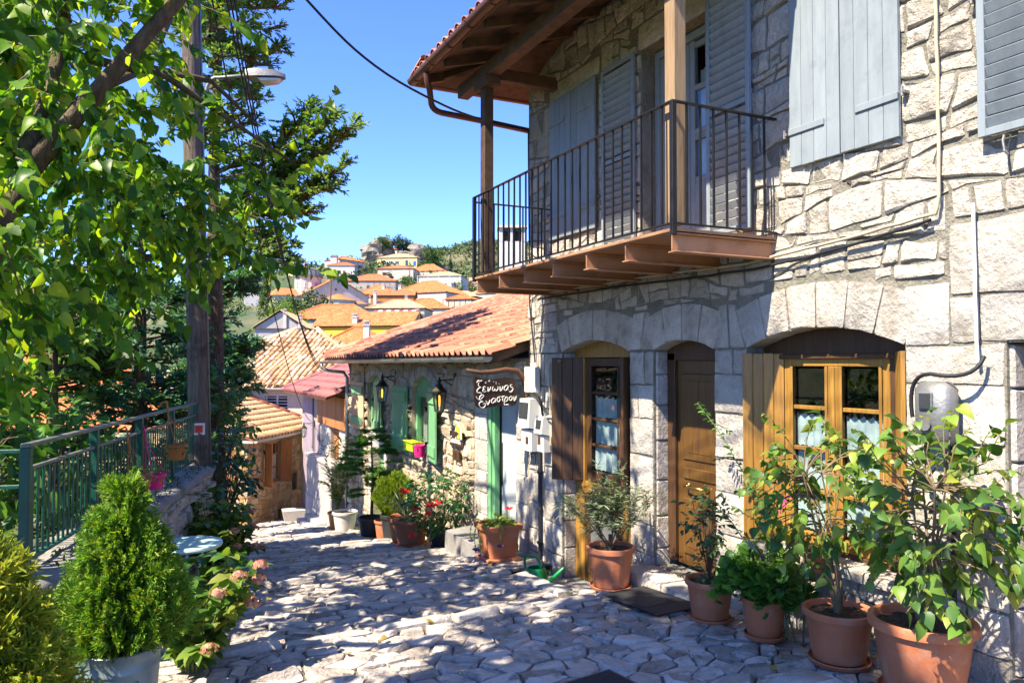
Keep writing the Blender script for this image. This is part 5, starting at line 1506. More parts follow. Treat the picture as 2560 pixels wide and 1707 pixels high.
for (ea, eb_) in (((e0, -.3, -.92), (rx0, ry, zt)), ((e1, -.3, -.92), (rx1, ry, zt))):
    A, B = Lc @ Vector(ea), Lc @ Vector(eb_); d = B - A; n = int(d.length / .38)
    for k in range(n): Tt.append(frame(A + d * k / n + Vector((0, 0, .09)), d.normalized() + Vector((0, 0, .05)), (0, 0, 1), 1.4))
scatter(rf, 'ridge_tile', 'x', BAR, Tt, M['tile_old'], 80)
mb = MB(); half_gutter(mb, Lc @ Vector((0, -.36, -.95)), Lc @ Vector((9.2, -.36, -.95)), .06); mb.build('gutter', M['white_paint'], rf)

# ------------------------------------------------------------------ the village on the hill
def roof_planes(name, planes, mat_, parent, B, pitch=.26, amp=.05):
    """corrugated roof planes; each = (eave0, eave1, ridge0, ridge1) local points"""
    V = []; F = []; UV = []
    for e0, e1, r0, r1 in planes:
        e0, e1, r0, r1 = map(Vector, (e0, e1, r0, r1))
        ax = (e1 - e0); L = ax.length; ax /= L
        up = (r0 - e0) - ax * (r0 - e0).dot(ax); H = up.length; up /= H
        nrm = ax.cross(up); nrm = nrm if nrm.z > 0 else -nrm
        a = (r0 - e0).dot(ax); b = (e1 - r1).dot(ax)
        n = max(2, int(L / pitch)); k = 3
        base = len(V)
        for i in range(n * k + 1):
            u = L * i / (n * k)
            v = min(1.0, u / a if a > 1e-3 else 9, (L - u) / b if b > 1e-3 else 9)
            o = amp * (0, 1, .6)[i % k]
            for q in (0, v):
                p = e0 + ax * u + up * H * q + nrm * o
                V.append(B @ p); UV.append((u, H * q))
        for i in range(n * k):
            c = base + 2 * i
            F.append((c, c + 2, c + 3, c + 1))
    me = new_mesh(name, V, F, mat_)
    ul = me.uv_layers.new(name='UVMap')
    for p in me.polygons:
        for li in p.loop_indices: ul.data[li].uv = UV[me.loops[li].vertex_index]
    o = obj(name, me, parent)
    return o
def far_house(label, x, y, z, w, h, rh, d=None, rot=0.0, roof='hip', wall='pale_stone', rmat='roof_far', wins=(), chim=(), deep=7, cat='house', name='village_house', over=.28, shut=None, side=None, group='houses on the village hill', porch=None):
    x, y, z, w, h, rh = x * VS, y * VS, z * VS, w * VS, h * VS, rh * VS
    w *= 1.16; h *= 1.14; rh *= 1.12
    d = (d * VS) if d else w * .75
    az = math.atan2(x, y)
    t = thing(name, label, cat, (x, y, z), -az + R(rot), group)
    B = WM[t.name]
    mb = MB(); mb.box(-w / 2, w / 2, 0, d, -deep, h, B)
    if roof == 'gable_front':
        mb.add([(-w / 2, 0, h), (w / 2, 0, h), (0, 0, h + rh), (-w / 2, .3, h), (w / 2, .3, h), (0, .3, h + rh)], [(0, 1, 2), (5, 4, 3), (0, 2, 5, 3), (1, 4, 5, 2)], B)
        mb.add([(-w / 2, d, h), (w / 2, d, h), (0, d, h + rh)], [(2, 1, 0)], B)
    if roof == 'gable_side':
        for s in (-1, 1): mb.add([(s * w / 2, 0, h), (s * w / 2, d, h), (s * w / 2, d / 2, h + rh)], [(0, 1, 2)], B)
    mb.build('wall', M[wall], t)
    o = over; e = h - .03
    x0, x1, y0, y1 = -w / 2 - o, w / 2 + o, -o, d + o
    if roof == 'hip':
        k = min((x1 - x0), (y1 - y0)) / 2
        if x1 - x0 >= y1 - y0: r0, r1 = (x0 + k, (y0 + y1) / 2, e + rh), (x1 - k, (y0 + y1) / 2, e + rh); 
        else: r0, r1 = (0, y0 + k, e + rh), (0, y1 - k, e + rh)
        if x1 - x0 >= y1 - y0:
            P = [((x0, y0, e), (x1, y0, e), r0, r1), ((x0, y1, e), (x0, y0, e), r0, r0), ((x1, y0, e), (x1, y1, e), r1, r1), ((x1, y1, e), (x0, y1, e), r1, r0)]
        else:
            P = [((x0, y0, e), (x1, y0, e), r0, r0), ((x0, y1, e), (x0, y0, e), r1, r0), ((x1, y0, e), (x1, y1, e), r0, r1), ((x1, y1, e), (x0, y1, e), r1, r1)]
    elif roof == 'gable_front':
        P = [((x0, y1, e), (x0, y0, e), (0, y1, e + rh + .25), (0, y0, e + rh + .25)), ((x1, y0, e), (x1, y1, e), (0, y0, e + rh + .25), (0, y1, e + rh + .25))]
    else:
        P = [((x0, y0, e), (x1, y0, e), (x0, d / 2, e + rh + .25), (x1, d / 2, e + rh + .25)), ((x1, y1, e), (x0, y1, e), (x1, d / 2, e + rh + .25), (x0, d / 2, e + rh + .25))]
    rf = roof_planes('roof', P, M[rmat], t, B)
    if roof == 'hip':
        mb = MB()
        for a_, b_ in ((P[0][0], r0 if True else 0), (P[0][1], P[0][3]), (P[0][2], P[0][3])):
            if (Vector(a_) - Vector(b_)).length > .2: mb.tube([B @ (Vector(a_) + Vector((0, 0, .06))), B @ (Vector(b_) + Vector((0, 0, .06)))], .11, 6)
        mb.build('ridge', M[rmat], rf)
    MB().box(x0 + .1, x1 - .1, y0 + .1, y1 - .1, e - .12, e - .03, B).build('eaves', M['wood_beam'] if wall != 'white_wall' else M['white_wall'], rf)
    for win in wins:    # (u, v, width, height, material, frame[, side])
        u, v, ww, wh, wm = win[:5]
        fm = win[5] if len(win) > 5 else 'wood_orange'
        sd = len(win) > 6 and win[6]
        ww *= VS; wh *= VS
        Bs = B
        if sd:   # on the right-hand flank
            Bs = B @ Matrix(((0, -1, 0, w / 2), (1, 0, 0, 0), (0, 0, 1, 0), (0, 0, 0, 1)))
            cx = d * u
        else: cx = -w / 2 + w * u
        cz = h * v
        mb = MB(); f = .09
        mb.box(cx - ww / 2, cx - ww / 2 + f, -.07, .0, cz, cz + wh, Bs); mb.box(cx + ww / 2 - f, cx + ww / 2, -.07, .0, cz, cz + wh, Bs); mb.box(cx - ww / 2 + f, cx + ww / 2 - f, -.07, 0, cz, cz + f, Bs); mb.box(cx - ww / 2 + f, cx + ww / 2 - f, -.07, 0, cz + wh - f, cz + wh, Bs)
        if ww > .8: mb.box(cx - .035, cx + .035, -.06, 0, cz + f, cz + wh - f, Bs)
        wo = mb.build('window', M[fm], t)
        MB().box(cx - ww / 2 + f, cx + ww / 2 - f, -.03, -.005, cz + f, cz + wh - f, Bs).build('pane', M[wm], wo)
        if shut and not sd:
            for s in (-1, 1): MB().box(cx + s * (ww * .78) - ww * .25, cx + s * (ww * .78) + ww * .25, -.09, -.04, cz, cz + wh, Bs).build('shutter', M[shut], wo)
    for (u, v, cw, chh) in chim:
        cw *= VS; cx = -w / 2 + w * u; cy = d * v
        mb = MB(); mb.box(cx - cw / 2, cx + cw / 2, cy - cw / 2, cy + cw / 2, h - .2, h + chh * VS, B); mb.box(cx - cw * .62, cx + cw * .62, cy - cw * .62, cy + cw * .62, h + chh * VS, h + chh * VS + .12, B)
        mb.box(cx - cw * .3, cx + cw * .3, cy - cw * .3, cy + cw * .3, h + chh * VS + .12, h + chh * VS + .4, B); mb.box(cx - cw * .55, cx + cw * .55, cy - cw * .55, cy + cw * .55, h + chh * VS + .4, h + chh * VS + .5, B)
        mb.build('chimney', M['plaster'], rf)
    if porch:
        p0, p1, pz0, pz1, pm = porch
        mb = MB(); a_, b_ = -w / 2 + w * p0, -w / 2 + w * p1
        mb.box(a_, b_, -1.4, 0, h * pz0 - .15, h * pz0, B)
        for k in range(5): q = a_ + (b_ - a_) * k / 4; mb.box(q - .06, q + .06, -1.4, -1.28, h * pz0, h * pz1, B)
        mb.box(a_, b_, -1.4, -1.34, h * pz0 + .9, h * pz0 + 1.0, B)
        for k in range(int((b_ - a_) / .3)): q = a_ + .3 * k; mb.box(q, q + .03, -1.38, -1.35, h * pz0, h * pz0 + .9, B)
        mb.build('veranda', M[pm], t)
    return t
dg, wd, bp = 'dark_glass', 'wood_dark', 'blue_paint'
far_house('stone house with wide orange roof left of the cliff, wall-mounted balcony', 46.14, 166.64, 15.0, 10.0, 2.7, 1.7, rot=-10, wall='grey_stone', rmat='roof_far_red', wins=[(.12, .5, .6, .7, dg), (.47, .35, .7, 1.0, dg), (.82, .35, 1.0, .7, bp, 'blue_paint')], chim=[(.28, .35, .7, 1.1)], porch=(.6, 1, .25, .9, 'wood_dark'))
far_house('tall stone house with one brown-shuttered upper window below the yellow villa', 60.3, 193.11, 18.2, 8.2, 5.5, 1.1, rot=-14, wall='pale_stone', rmat='roof_far_red', wins=[(.25, .72, .9, .8, dg), (.5, .18, .5, 1.2, dg), (.8, .18, .8, .9, dg)], shut='wood_dark')
far_house('orange-roofed stone house right of the tall stone house on the hill', 68.92, 194.47, 20.2, 8.4, 3.7, 2.0, rot=-20, wall='pale_stone', wins=[(.35, .5, .5, .8, dg), (.6, .5, .7, .9, dg), (.85, .5, .6, .8, dg)], porch=(.4, 1, .3, 1, 'plaster'))
far_house('yellow villa with a row of white windows near the hilltop', 69.8, 221.86, 26.4, 10.5, 4.4, 1.6, rot=-14, wall='pale_yellow', rmat='roof_far_old', wins=[(.18, .58, 1.3, 1.2, dg, 'white_paint'), (.34, .58, 1.3, 1.2, dg, 'white_paint'), (.5, .58, 1.3, 1.2, dg, 'white_paint'), (.74, .55, .8, 1.5, dg, 'blue_paint'), (.94, .5, .8, 1.4, bp, 'blue_paint')])
far_house('small red-roofed stone house with an open porch against the cliff', 66.9, 233.57, 29.4, 5.8, 3.4, 1.2, rot=-15, wall='pale_stone', rmat='roof_far_red', wins=[(.4, .4, .8, 1.0, dg)], porch=(0, .8, .3, 1, 'plaster'))
far_house('tiny white house on the very top of the hill', 74.12, 242.0, 33.4, 3.4, 3.0, .7, rot=-15, roof='gable_side', wall='white_wall', rmat='roof_far_red', wins=[(.5, .5, .8, .7, bp, 'blue_paint')])
far_house('pale yellow flat house peeping between the top rocks', 76.5, 243.0, 33.0, 3.0, 2.8, .2, rot=0, roof='gable_side', wall='pale_yellow', rmat='roof_far_old')
far_house('house with white gable and wooden loggia left of the cliff', 50.22, 198.03, 22.0, 7.2, 4.0, 1.2, rot=38, roof='hip', wall='pale_stone', rmat='roof_far_red', wins=[(.4, .55, 1.3, 1.0, wd), (.8, .55, 1.2, 1.0, wd), (.6, .1, 1.1, .9, wd)], porch=(.25, 1, .45, 1, 'wood_dark'))
far_house('white house with an arched porch and a large stone chimney block', 45.14, 189.38, 20.6, 5.8, 3.0, .9, rot=-12, wall='white_wall', rmat='roof_far_red', wins=[(.25, .3, 1.0, 1.3, wd), (.62, .3, .6, 1.1, wd)], chim=[(.15, .6, 1.6, 2.6)])
far_house('white house with blue shutters and first-floor veranda on the right slope', 56.58, 150.42, 13.0, 7.8, 4.4, 1.1, rot=-14, wall='white_wall', rmat='roof_far_old', wins=[(.22, .55, .9, .6, 'blue_paint', 'white_paint'), (.45, .5, .5, 1.0, 'white_paint', 'white_paint'), (.64, .55, .5, .7, dg), (.8, .5, .5, 1.0, bp, 'blue_paint'), (.93, .55, .4, .7, dg)], porch=(0, 1.0, .45, 1, 'white_wall'))
far_house('large hip-roofed house with bright orange tiles in mid village', 39.4, 114.71, 6.9, 9.0, 3.5, 2.0, d=8, rot=-32, wall='pale_stone', wins=[(.35, .52, .8, .9, 'orange_wood', 'orange_wood'), (.30, .45, .8, .9, 'blue_paint', 'grey_paint', True), (.55, .45, .8, 1.0, 'grey_paint', 'grey_paint', True), (.8, .45, .8, .9, dg, 'grey_paint', True)], chim=[(.05, .3, .5, 1.4)])
far_house('orange boarded annex with a strip of windows beside the large orange-roofed house', 33.4, 108.5, 7.4, 5.4, 2.1, .6, d=4, rot=-8, roof='gable_side', wall='orange_wood', rmat='roof_far_red', wins=[(.2, .45, .7, .5, dg), (.45, .45, .8, .5, dg), (.7, .45, .8, .5, dg), (.9, .45, .5, .5, dg)])
far_house('orange roof tucked behind the church gable', 38.75, 136.86, 9.3, 5.4, 2.8, 1.6, rot=-25, wall='pale_stone', wins=[(.5, .3, .6, .6, dg)], chim=[(.7, .3, .5, 1.6)])
far_house('brown stone house with old mossy tiles and striped awning', 27.17, 86.88, 3.4, 5.9, 2.6, 1.0, d=5, rot=-14, wall='warm_stone', rmat='roof_far_old', wins=[(.16, .12, .8, 1.3, 'grey_paint', 'grey_paint'), (.58, .12, .8, 1.3, 'wood_orange', 'wood_dark'), (.88, .12, .7, 1.2, 'grey_paint', 'grey_paint')], chim=[(.1, .2, .35, 1.9)])
far_house('orange hip roof right of the striped awning house', 35.05, 99.73, 4.4, 6.0, 2.6, 1.4, rot=-12, wall='pale_stone', wins=[(.3, .3, .6, .6, dg)], chim=[(.12, .3, .4, 1.6)])
far_house('long orange roof below the church over a dark shaded wall', 17.9, 79.96, 1.9, 8.2, 2.3, 1.5, d=6, rot=-16, wall='grey_render', wins=[(.2, .4, .6, .7, dg), (.4, .4, .6, .7, dg)])
far_house('bright yellow house with old brown shutters and long tiled roof', 17.05, 64.0, -1.0, 7.4, 3.6, 1.0, d=4.0, rot=-22, roof='gable_side', wall='yellow_wall', wins=[(.20, .42, .85, 1.0, 'wood_post', 'wood_post'), (.6, .4, .8, 1.0, 'wood_post', 'wood_post')], chim=[(.42, .08, .42, .7), (1.0, .5, .32, 1.1)])
far_house('small orange roof with a white chimney in front of the yellow house', 13.95, 54.43, -1.6, 3.6, 2.6, 1.1, d=3.4, rot=-14, wall='plaster', chim=[(.72, .0, .42, 1.25)])
far_house('grey rendered gable of a house with small chimney caps', 10.0, 61.88, -1.4, 3.3, 3.6, 1.1, d=5, rot=-12, roof='gable_front', wall='grey_render', rmat='roof_far_old', chim=[(.6, .0, .25, 1.1), (.9, .0, .25, .7)])
far_house('narrow cream house with two thin chimneys left of the church dome', 34.26, 183.56, 18.4, 3.6, 3.4, .9, rot=30, wall='pale_yellow', rmat='roof_far_red', chim=[(.25, .3, .3, 2.2), (.9, .3, .3, 2.0)])
far_house('low orange roof behind the guesthouse ridge on the right', 41.32, 102.24, 6.2, 3.4, 2.5, .7, rot=-25, wall='warm_stone', wins=[(.4, .3, .6, .8, wd)], porch=(.0, .9, .3, 1, 'wood_dark'))
far_house('stone cottage with sand-coloured tiles at the right of the village', 47.0, 115.69, 7.6, 4.6, 2.7, .9, rot=-20, wall='pale_stone', rmat='roof_far_old', wins=[(.3, .4, .6, .7, dg), (.7, .4, .6, .7, dg)])
far_house('stone cottage behind the balcony edge with dark windows', 56.3, 128.06, 9.0, 4.6, 3.1, .9, rot=-25, wall='pale_stone', rmat='roof_far_old', wins=[(.25, .4, .6, .7, dg), (.6, .4, .6, .7, dg)])
far_house('far cottage with pink-tiled roof among the right-hand trees', 67.73, 161.67, 14.0, 4.2, 3.6, 1.2, rot=-15, wall='white_wall', rmat='roof_far_old', wins=[(.5, .4, .6, .7, dg)])
far_house('white house with red windows under the balcony corner', 53, 123, 7.5, 5.5, 2.6, .7, rot=-20, wall='white_wall', rmat='roof_far_old', wins=[(.3, .4, .5, .7, 'red_paint'), (.7, .4, .5, .7, dg)])
# striped awning in front of the old-tiled house
aw = thing('awning', 'brown and cream striped awning on the old-tiled stone house', 'awning', (27.17 * VS, 86.3 * VS, 5.8 * VS), -math.atan2(27.17, 86.88) + R(-14))
Ba = WM[aw.name]
for k in range(11):
    w0 = -3.7 + 7.4 * k / 11
    mb = MB(); w1 = w0 + 7.4 / 11
    mb.add([(w0, .3, .45), (w1, .3, .45), (w1, -.9, -.1), (w0, -.9, -.1), (w0, .3, .41), (w1, .3, .41), (w1, -.9, -.14), (w0, -.9, -.14)], [(0, 3, 2, 1), (4, 5, 6, 7), (3, 7, 6, 2), (0, 1, 5, 4), (0, 4, 7, 3), (1, 2, 6, 5)], Ba); mb.build('awning_panel', M['tile_purple'] if k % 2 == 0 else M['plaster'], aw)

# church: gabled stone body, three apses, drum and dome
cx_, cy_, cz_ = 30.2 * VS, 129.65 * VS, 7.0 * VS
chh = thing('church', 'pale stone church with grey dome, orange roofs and arched apses', 'church', (cx_, cy_, cz_), -math.atan2(30.7, 129.65) + R(16))
B = WM[chh.name]
W_ = 11.2 * VS; HH = 4.3 * VS; RH = 2.9 * VS; DD = 15 * VS
mb = MB(); mb.box(-W_ / 2, W_ / 2, 0, DD, -8, HH, B)
mb.add([(-W_ / 2, 0, HH), (W_ / 2, 0, HH), (0, 0, HH + RH), (-W_ / 2, 1, HH), (W_ / 2, 1, HH), (0, 1, HH + RH)], [(0, 1, 2), (5, 4, 3), (0, 2, 5, 3), (1, 4, 5, 2)], B)
mb.box(-W_ / 2 - 5.5, -W_ / 2, 3.5, DD * .8, -8, HH * .98, B)
mb.build('wall', M['pale_stone'], chh)
rf = roof_planes('roof', [((-W_ / 2 - .5, DD, HH - .25), (-W_ / 2 - .5, -.4, HH - .25), (0, DD, HH + RH + .2), (0, -.4, HH + RH + .2)), ((W_ / 2 + .5, -.4, HH - .25), (W_ / 2 + .5, DD, HH - .25), (0, -.4, HH + RH + .2), (0, DD, HH + RH + .2)),
                         ((-W_ / 2 - 6, 3.0, HH - .1), (-W_ / 2, 3.0, HH - .1), (-W_ / 2 - 4, 8, HH + 1.9), (-W_ / 2, 8, HH + 1.9)), ((-W_ / 2 - 6, 13, HH - .1), (-W_ / 2 - 6, 3, HH - .1), (-W_ / 2 - 4, 8, HH + 1.9), (-W_ / 2 - 4, 8, HH + 1.9))], M['roof_far'], chh, B)
for (u, r, zt_, big) in ((-4.6, 1.5, 3.3, 0), (.3, 3.3, 3.5, 1), (4.8, 1.5, 3.0, 0)):
    r *= VS * .85; u *= VS * .85; zt_ *= VS; n = 9
    mb = MB(); V = []
    for k in range(n + 1):
        a = math.pi * k / n; V += [(u - r * math.cos(a), -r * .75 * math.sin(a) - .01, -8), (u - r * math.cos(a), -r * .75 * math.sin(a) - .01, zt_)]
    mb.add(V, [(2 * k, 2 * k + 2, 2 * k + 3, 2 * k + 1) for k in range(n)], B); ap = mb.build('apse', M['pale_stone'], chh)
    mb = MB(); V = [(u, .2, zt_ + r * .42)]
    for k in range(n + 1):
        a = math.pi * k / n; V.append((u - (r + .3) * math.cos(a), -(r + .3) * .75 * math.sin(a), zt_ - .05))
    mb.add(V, [(0, k + 1, k + 2) for k in range(n)], B); mb.build('apse_roof', M['roof_far'], ap)
    if big:
        for k in range(1, n - 1):
            a = math.pi * (k + .5) / n; mb = MB()
            Ml = B @ Matrix.Translation((u - r * .985 * math.cos(a), -r * .75 * .985 * math.sin(a), 0)) @ Matrix.Rotation(math.pi / 2 + a + math.pi, 4, 'Z')
            pts = [(-.42, -1), (.42, -1)] + [(.42 * math.cos(q * math.pi / 6), 2.6 + .42 * math.sin(q * math.pi / 6)) for q in range(7)]
            rim = [(x_ * 1.0, z_) for x_, z_ in pts]
            for i in range(2, len(rim) - 1):
                (xa, za), (xb, zb) = rim[i], rim[i + 1]; mb.tube([Ml @ Vector((xa, .0, za)), Ml @ Vector((xb, .0, zb))], .09, 5)
            for s in (-1, 1): mb.tube([Ml @ Vector((s * .42, 0, -1)), Ml @ Vector((s * .42, 0, 2.6))], .09, 5)
            mb.build('blind_arch', M['white_wall'], ap)
MB().lathe([(.22, 0), (.22, .05)], 12, M=B @ Matrix.Translation((-.2, -.06, HH + RH * .35)) @ Matrix.Rotation(math.pi / 2, 4, 'X')).build('round_window', M['dark_inside'], chh)
DX, DY = -4.3, 9.0
dz = HH + 1.2
mb = MB(); mb.lathe([(3.15, -1.5), (3.15, 3.35), (3.35, 3.4), (3.35, 3.6), (3.1, 3.6)], 8, (DX, DY, dz), M=B); dr = mb.build('drum', M['pale_stone'], chh)
mb = MB(); mb.lathe([(3.5, 3.55), (3.3, 4.1), (2.9, 4.75), (2.3, 5.3), (1.5, 5.75), (.7, 6.0), (.001, 6.1)], 24, (DX, DY, dz), M=B)
for k in range(24):
    a = 2 * math.pi * k / 24
    mb.tube([B @ Vector((DX + r * math.cos(a), DY + r * math.sin(a), dz + zz)) for r, zz in ((3.5, 3.58), (2.92, 4.78), (1.52, 5.78), (.2, 6.1))], .05, 4)
mb.build('dome', M['slate'], chh)
mb = MB(); mb.box(DX - .09, DX + .09, DY - .05, DY + .05, dz + 6.05, dz + 8.1, B); mb.box(DX - .55, DX + .55, DY - .05, DY + .05, dz + 7.2, dz + 7.4, B); mb.lathe([(.4, 6.0), (.25, 6.25), (.001, 6.4)], 12, (DX, DY, dz), M=B); mb.build('cross', M['white_wall'], chh)
for k in range(8):
    a = 2 * math.pi * (k + .5) / 8
    mb = MB(); Md = B @ Matrix.Translation((DX, DY, dz)) @ Matrix.Rotation(a, 4, 'Z')
    mb.box(2.86, 2.95, -.38, .38, .6, 2.4, Md); wn = mb.build('window', M['white_wall'], dr)
    mm = MB()
    for i in range(3):
        for j in range(5): mm.box(2.95, 2.97, -.27 + .22 * i, -.13 + .22 * i, .75 + .33 * j, .95 + .33 * j, Md)
    mm.build('pierced_panel', M['dark_inside'], wn)
# bell tower behind the conifer
tw = thing('bell_tower', 'white bell tower with a small dome left of the church', 'tower', (18.6 * VS, 146.57 * VS, 9 * VS), -.1)
B = WM[tw.name]
tw_w = MB(); h0 = 7.0 * VS
tw_w.box(-1.7, 1.7, -1.7, 1.7, -6, h0 - 3.2, B)
for sx in (-1, 1):
    for sy in (-1, 1): tw_w.box(min(sx * 1.1, sx * 1.7), max(sx * 1.1, sx * 1.7), min(sy * 1.1, sy * 1.7), max(sy * 1.1, sy * 1.7), h0 - 3.2, h0 - .2, B)
tw_w.box(-1.9, 1.9, -1.9, 1.9, h0 - .2, h0 + .1, B); tw_w.build('wall', M['white_wall'], tw)
MB().lathe([(1.8, 0), (1.65, .7), (1.2, 1.4), (.5, 1.85), (.001, 2.0)], 16, (0, 0, h0 + .1), M=B).build('dome', M['roof_far_old'] if False else M['warm_stone'], tw)
MB().lathe([(.5, 0), (.42, .2), (.3, .6), (.15, .8), (.001, .85)], 12, (0, 0, h0 - 2.4), M=B).build('bell', M['bronze'], tw)
# big white chimney over the guesthouse roof
wc = thing('white_chimney', 'broad white chimney with dark smoke openings seen through the balcony bars', 'chimney', (13.9, 28.5, 1.5), -R(24))
B = WM[wc.name]
MB().box(-.52, .52, -.4, .4, -4, 3.45, B).build('stack', M['white_wall'], wc)
mb = MB()
for sx in (-.46, 0, .46):
    for sy in (-.34, .34): mb.box(sx - .08, sx + .08, sy - .07, sy + .07, 3.45, 4.0, B)
mb.box(-.62, .62, -.5, .5, 4.0, 4.1, B); mb.build('cap', M['white_wall'], wc)
MB().box(-.45, .45, -.25, .25, 3.45, 3.9, B).build('flue', M['dark_inside'], wc)

# ------------------------------------------------------------------ trees, rocks and scrub of the hill
def far_tree(label, x, y, z, r, h, mat_, name='tree', cat='tree', trunk=.5, n=None, group='trees on the village hill', shape=1.0, seed=0, leaf_s=None):
    rr = random.Random(seed + int(x * 7 + y))
    t = thing(name, label, cat, (x, y, z), 0, group)
    c = Vector((x, y, z + trunk + h * .5)); T_ = []; n = n or 130
    lobes = [(c + Vector((rr.uniform(-.5, .5) * r, rr.uniform(-.5, .5) * r, rr.uniform(-.38, .38) * h)), rr.uniform(.35, .62)) for _ in range(9)]
    for i in range(n):
        q, s = lobes[i % 9]
        d = rand_dir(rr); k = rr.uniform(.5, 1) ** .5
        p = q + Vector((d.x * r * s * k, d.y * r * s * k, d.z * h * .5 * s * k))
        if shape < 1:     # pointed crown
            f = (p.z - z - trunk) / h; p.x = x + (p.x - x) * max(.08, 1 - f); p.y = y + (p.y - y) * max(.08, 1 - f)
        T_.append(frame(p, rand_dir(rr), rand_dir(rr), (leaf_s or r * .22) * rr.uniform(.6, 1.3)))
    obj('crown', batch('crown', CLUMP, np.array(T_), np.array([i % 4 for i in range(n)]), M[mat_], False), t)
    mb = MB(); mb.tube([(x, y, z - 1), (x + .05 * r, y, z + trunk), (x, y, z + trunk + h * .6)], [r * .09 + .05, r * .07 + .04, .03], 7); mb.build('trunk', M['bark'], t)
    return t
far_tree('vivid green leafy tree below the white church wall', 12.9 * VS, 76 * VS, 1.5 * VS, 3.0, 5.4, 'far_bright', n=420, leaf_s=.42)
far_tree('tall pointed conifer in front of the bell tower', 13.67 * VS, 93.5 * VS, 3.6 * VS, 2.4, 11.5, 'far_green', n=420, shape=.4, leaf_s=.4)
far_tree('rounded dark bush on top of the left cliff', 68.9 * VS, 233 * VS, 34.6 * VS, 4.2, 6, 'far_green', n=200)
far_tree('dark spreading pine on the hill summit', 76.3 * VS, 235 * VS, 34.4 * VS, 5.2, 7.5, 'far_dark', n=240, trunk=1.5)
far_tree('broad green tree right of the summit rocks', 77.2 * VS, 212 * VS, 26.5 * VS, 5, 9, 'far_green', n=240)
far_tree('slim dark cypress right of the summit rocks', 79.5 * VS, 203 * VS, 24.0 * VS, 2.2, 8.5, 'far_dark', n=180, shape=.5)
far_tree('bush in front of the tall stone house on the hill', 59.5 * VS, 176 * VS, 17.2 * VS, 3.4, 4, 'far_green', n=150)
rr = random.Random(5)
for i, (px, py, pz) in enumerate([(73, 168, 16), (66, 158, 14), (78, 180, 19), (62, 140, 11.5), (84, 190, 21), (60, 122, 9), (70, 150, 14), (92, 205, 24), (80, 165, 17), (55, 135, 11), (88, 178, 20), (26, 150, 11), (22, 120, 6.8), (76, 150, 15), (96, 190, 23), (20, 100, 4)]):
    dry = i in (1, 7)
    lab = ['olive-green', 'dry brown', 'rounded green', 'loose green', 'tall green', 'low green', 'dull green', 'bare brownish', 'small green', 'compact green', 'wide green', 'mid-green', 'leaning green', 'mottled green', 'upper green', 'lower green'][i]
    far_tree(lab + ' tree among the far houses on the hillside' if i not in (11, 12, 15) else lab + ' tree beside the church and bell tower', px * VS, py * VS, pz * VS - .6, rr.uniform(2.4, 4.4), rr.uniform(4, 7), 'far_dry' if dry else rr.choice(['far_green', 'scrub', 'far_green']), n=130, seed=i)
def rock(label, x, y, z, rx, ry, h, seed):
    r2 = random.Random(seed)
    V = []; F = []; n = 14; m = 11
    ph = [(r2.uniform(0, 6.3), r2.uniform(1, 4), r2.uniform(2, 6), r2.uniform(.05, .16)) for _ in range(9)]
    for j in range(m + 1):
        t = j / m; a = math.pi * .5 * t
        for k in range(n):
            w = 2 * math.pi * k / n
            q = math.cos(a) ** .55 * (1 + sum(A * math.sin(p + f1 * w + f2 * t * 3) for p, f1, f2, A in ph)) if j < m else .05
            q *= r2.uniform(.9, 1.1)
            V.append((x + rx * q * math.cos(w), y + ry * q * math.sin(w), z - 6 + (h + 6) * (math.sin(a) ** .8) * r2.uniform(.96, 1.04)))
    for j in range(m):
        for k in range(n): F.append((j * n + k, j * n + (k + 1) % n, (j + 1) * n + (k + 1) % n, (j + 1) * n + k))
    F.append(tuple(m * n + k for k in range(n)))
    o = MB().add(V, F).build('rock', M['rock'], None, smooth=False)
    return tag(o, label, 'rock', 'crags of the hilltop')
rock('big jagged grey crag left of the yellow villa', 65.0 * VS, 232 * VS, 25.5 * VS, 6.0, 6, 15.5, 1)
rock('tall left pinnacle of the hilltop crag', 69.4 * VS, 236 * VS, 29 * VS, 6.2, 6, 14.0, 2)
rock('rounded crag under the summit pine', 74.9 * VS, 231 * VS, 29.5 * VS, 5.2, 5, 7.2, 3)
rock('blunt grey crag right of the summit pine', 78.6 * VS, 229 * VS, 27.5 * VS, 6.0, 6, 12.5, 4)
rock('small pale outcrop lower on the right slope', 80.5 * VS, 214 * VS, 24 * VS, 5, 5, 6.5, 5)
# scrub cover of the far ridge
rn = np.random.RandomState(4)
Ts = []
for i in range(11000):
    az = R(rn.uniform(-6, 62)); D = rn.uniform(260, 760)
    x, y = D * math.sin(az), D * math.cos(az)
    if rn.rand() < .42 * (1 + math.sin(x * .035 + y * .02) * math.cos(y * .031)): continue
    Ts.append(frame((x, y, 0), rand_dir(), rand_dir(), rn.uniform(1.6, 4.6)))
for i in range(6500):
    az = R(rn.uniform(17, 33)); D = rn.uniform(380, 900)
    Ts.append(frame((D * math.sin(az), D * math.cos(az), 0), rand_dir(), rand_dir(), rn.uniform(1.6, 4.8)))
Ts = np.array(Ts); Ts[:, 2, 3] = terrain_np(Ts[:, 0, 3], Ts[:, 1, 3]) + .4
obj('hillside_scrub', batch('hillside_scrub', CLUMP, Ts, np.arange(len(Ts)) % 4, M['scrub'], False), None, None, kind='stuff')
Ts = []
for i in range(1900):
    az = R(rn.uniform(-12, 42)); D = rn.uniform(62, 330)
    Ts.append(frame((D * math.sin(az), D * math.cos(az), 0), rand_dir(), rand_dir(), rn.uniform(.4, .7) * (1 + D / 220)))
Ts = np.array(Ts); Ts[:, 2, 3] = terrain_np(Ts[:, 0, 3], Ts[:, 1, 3]) + .2
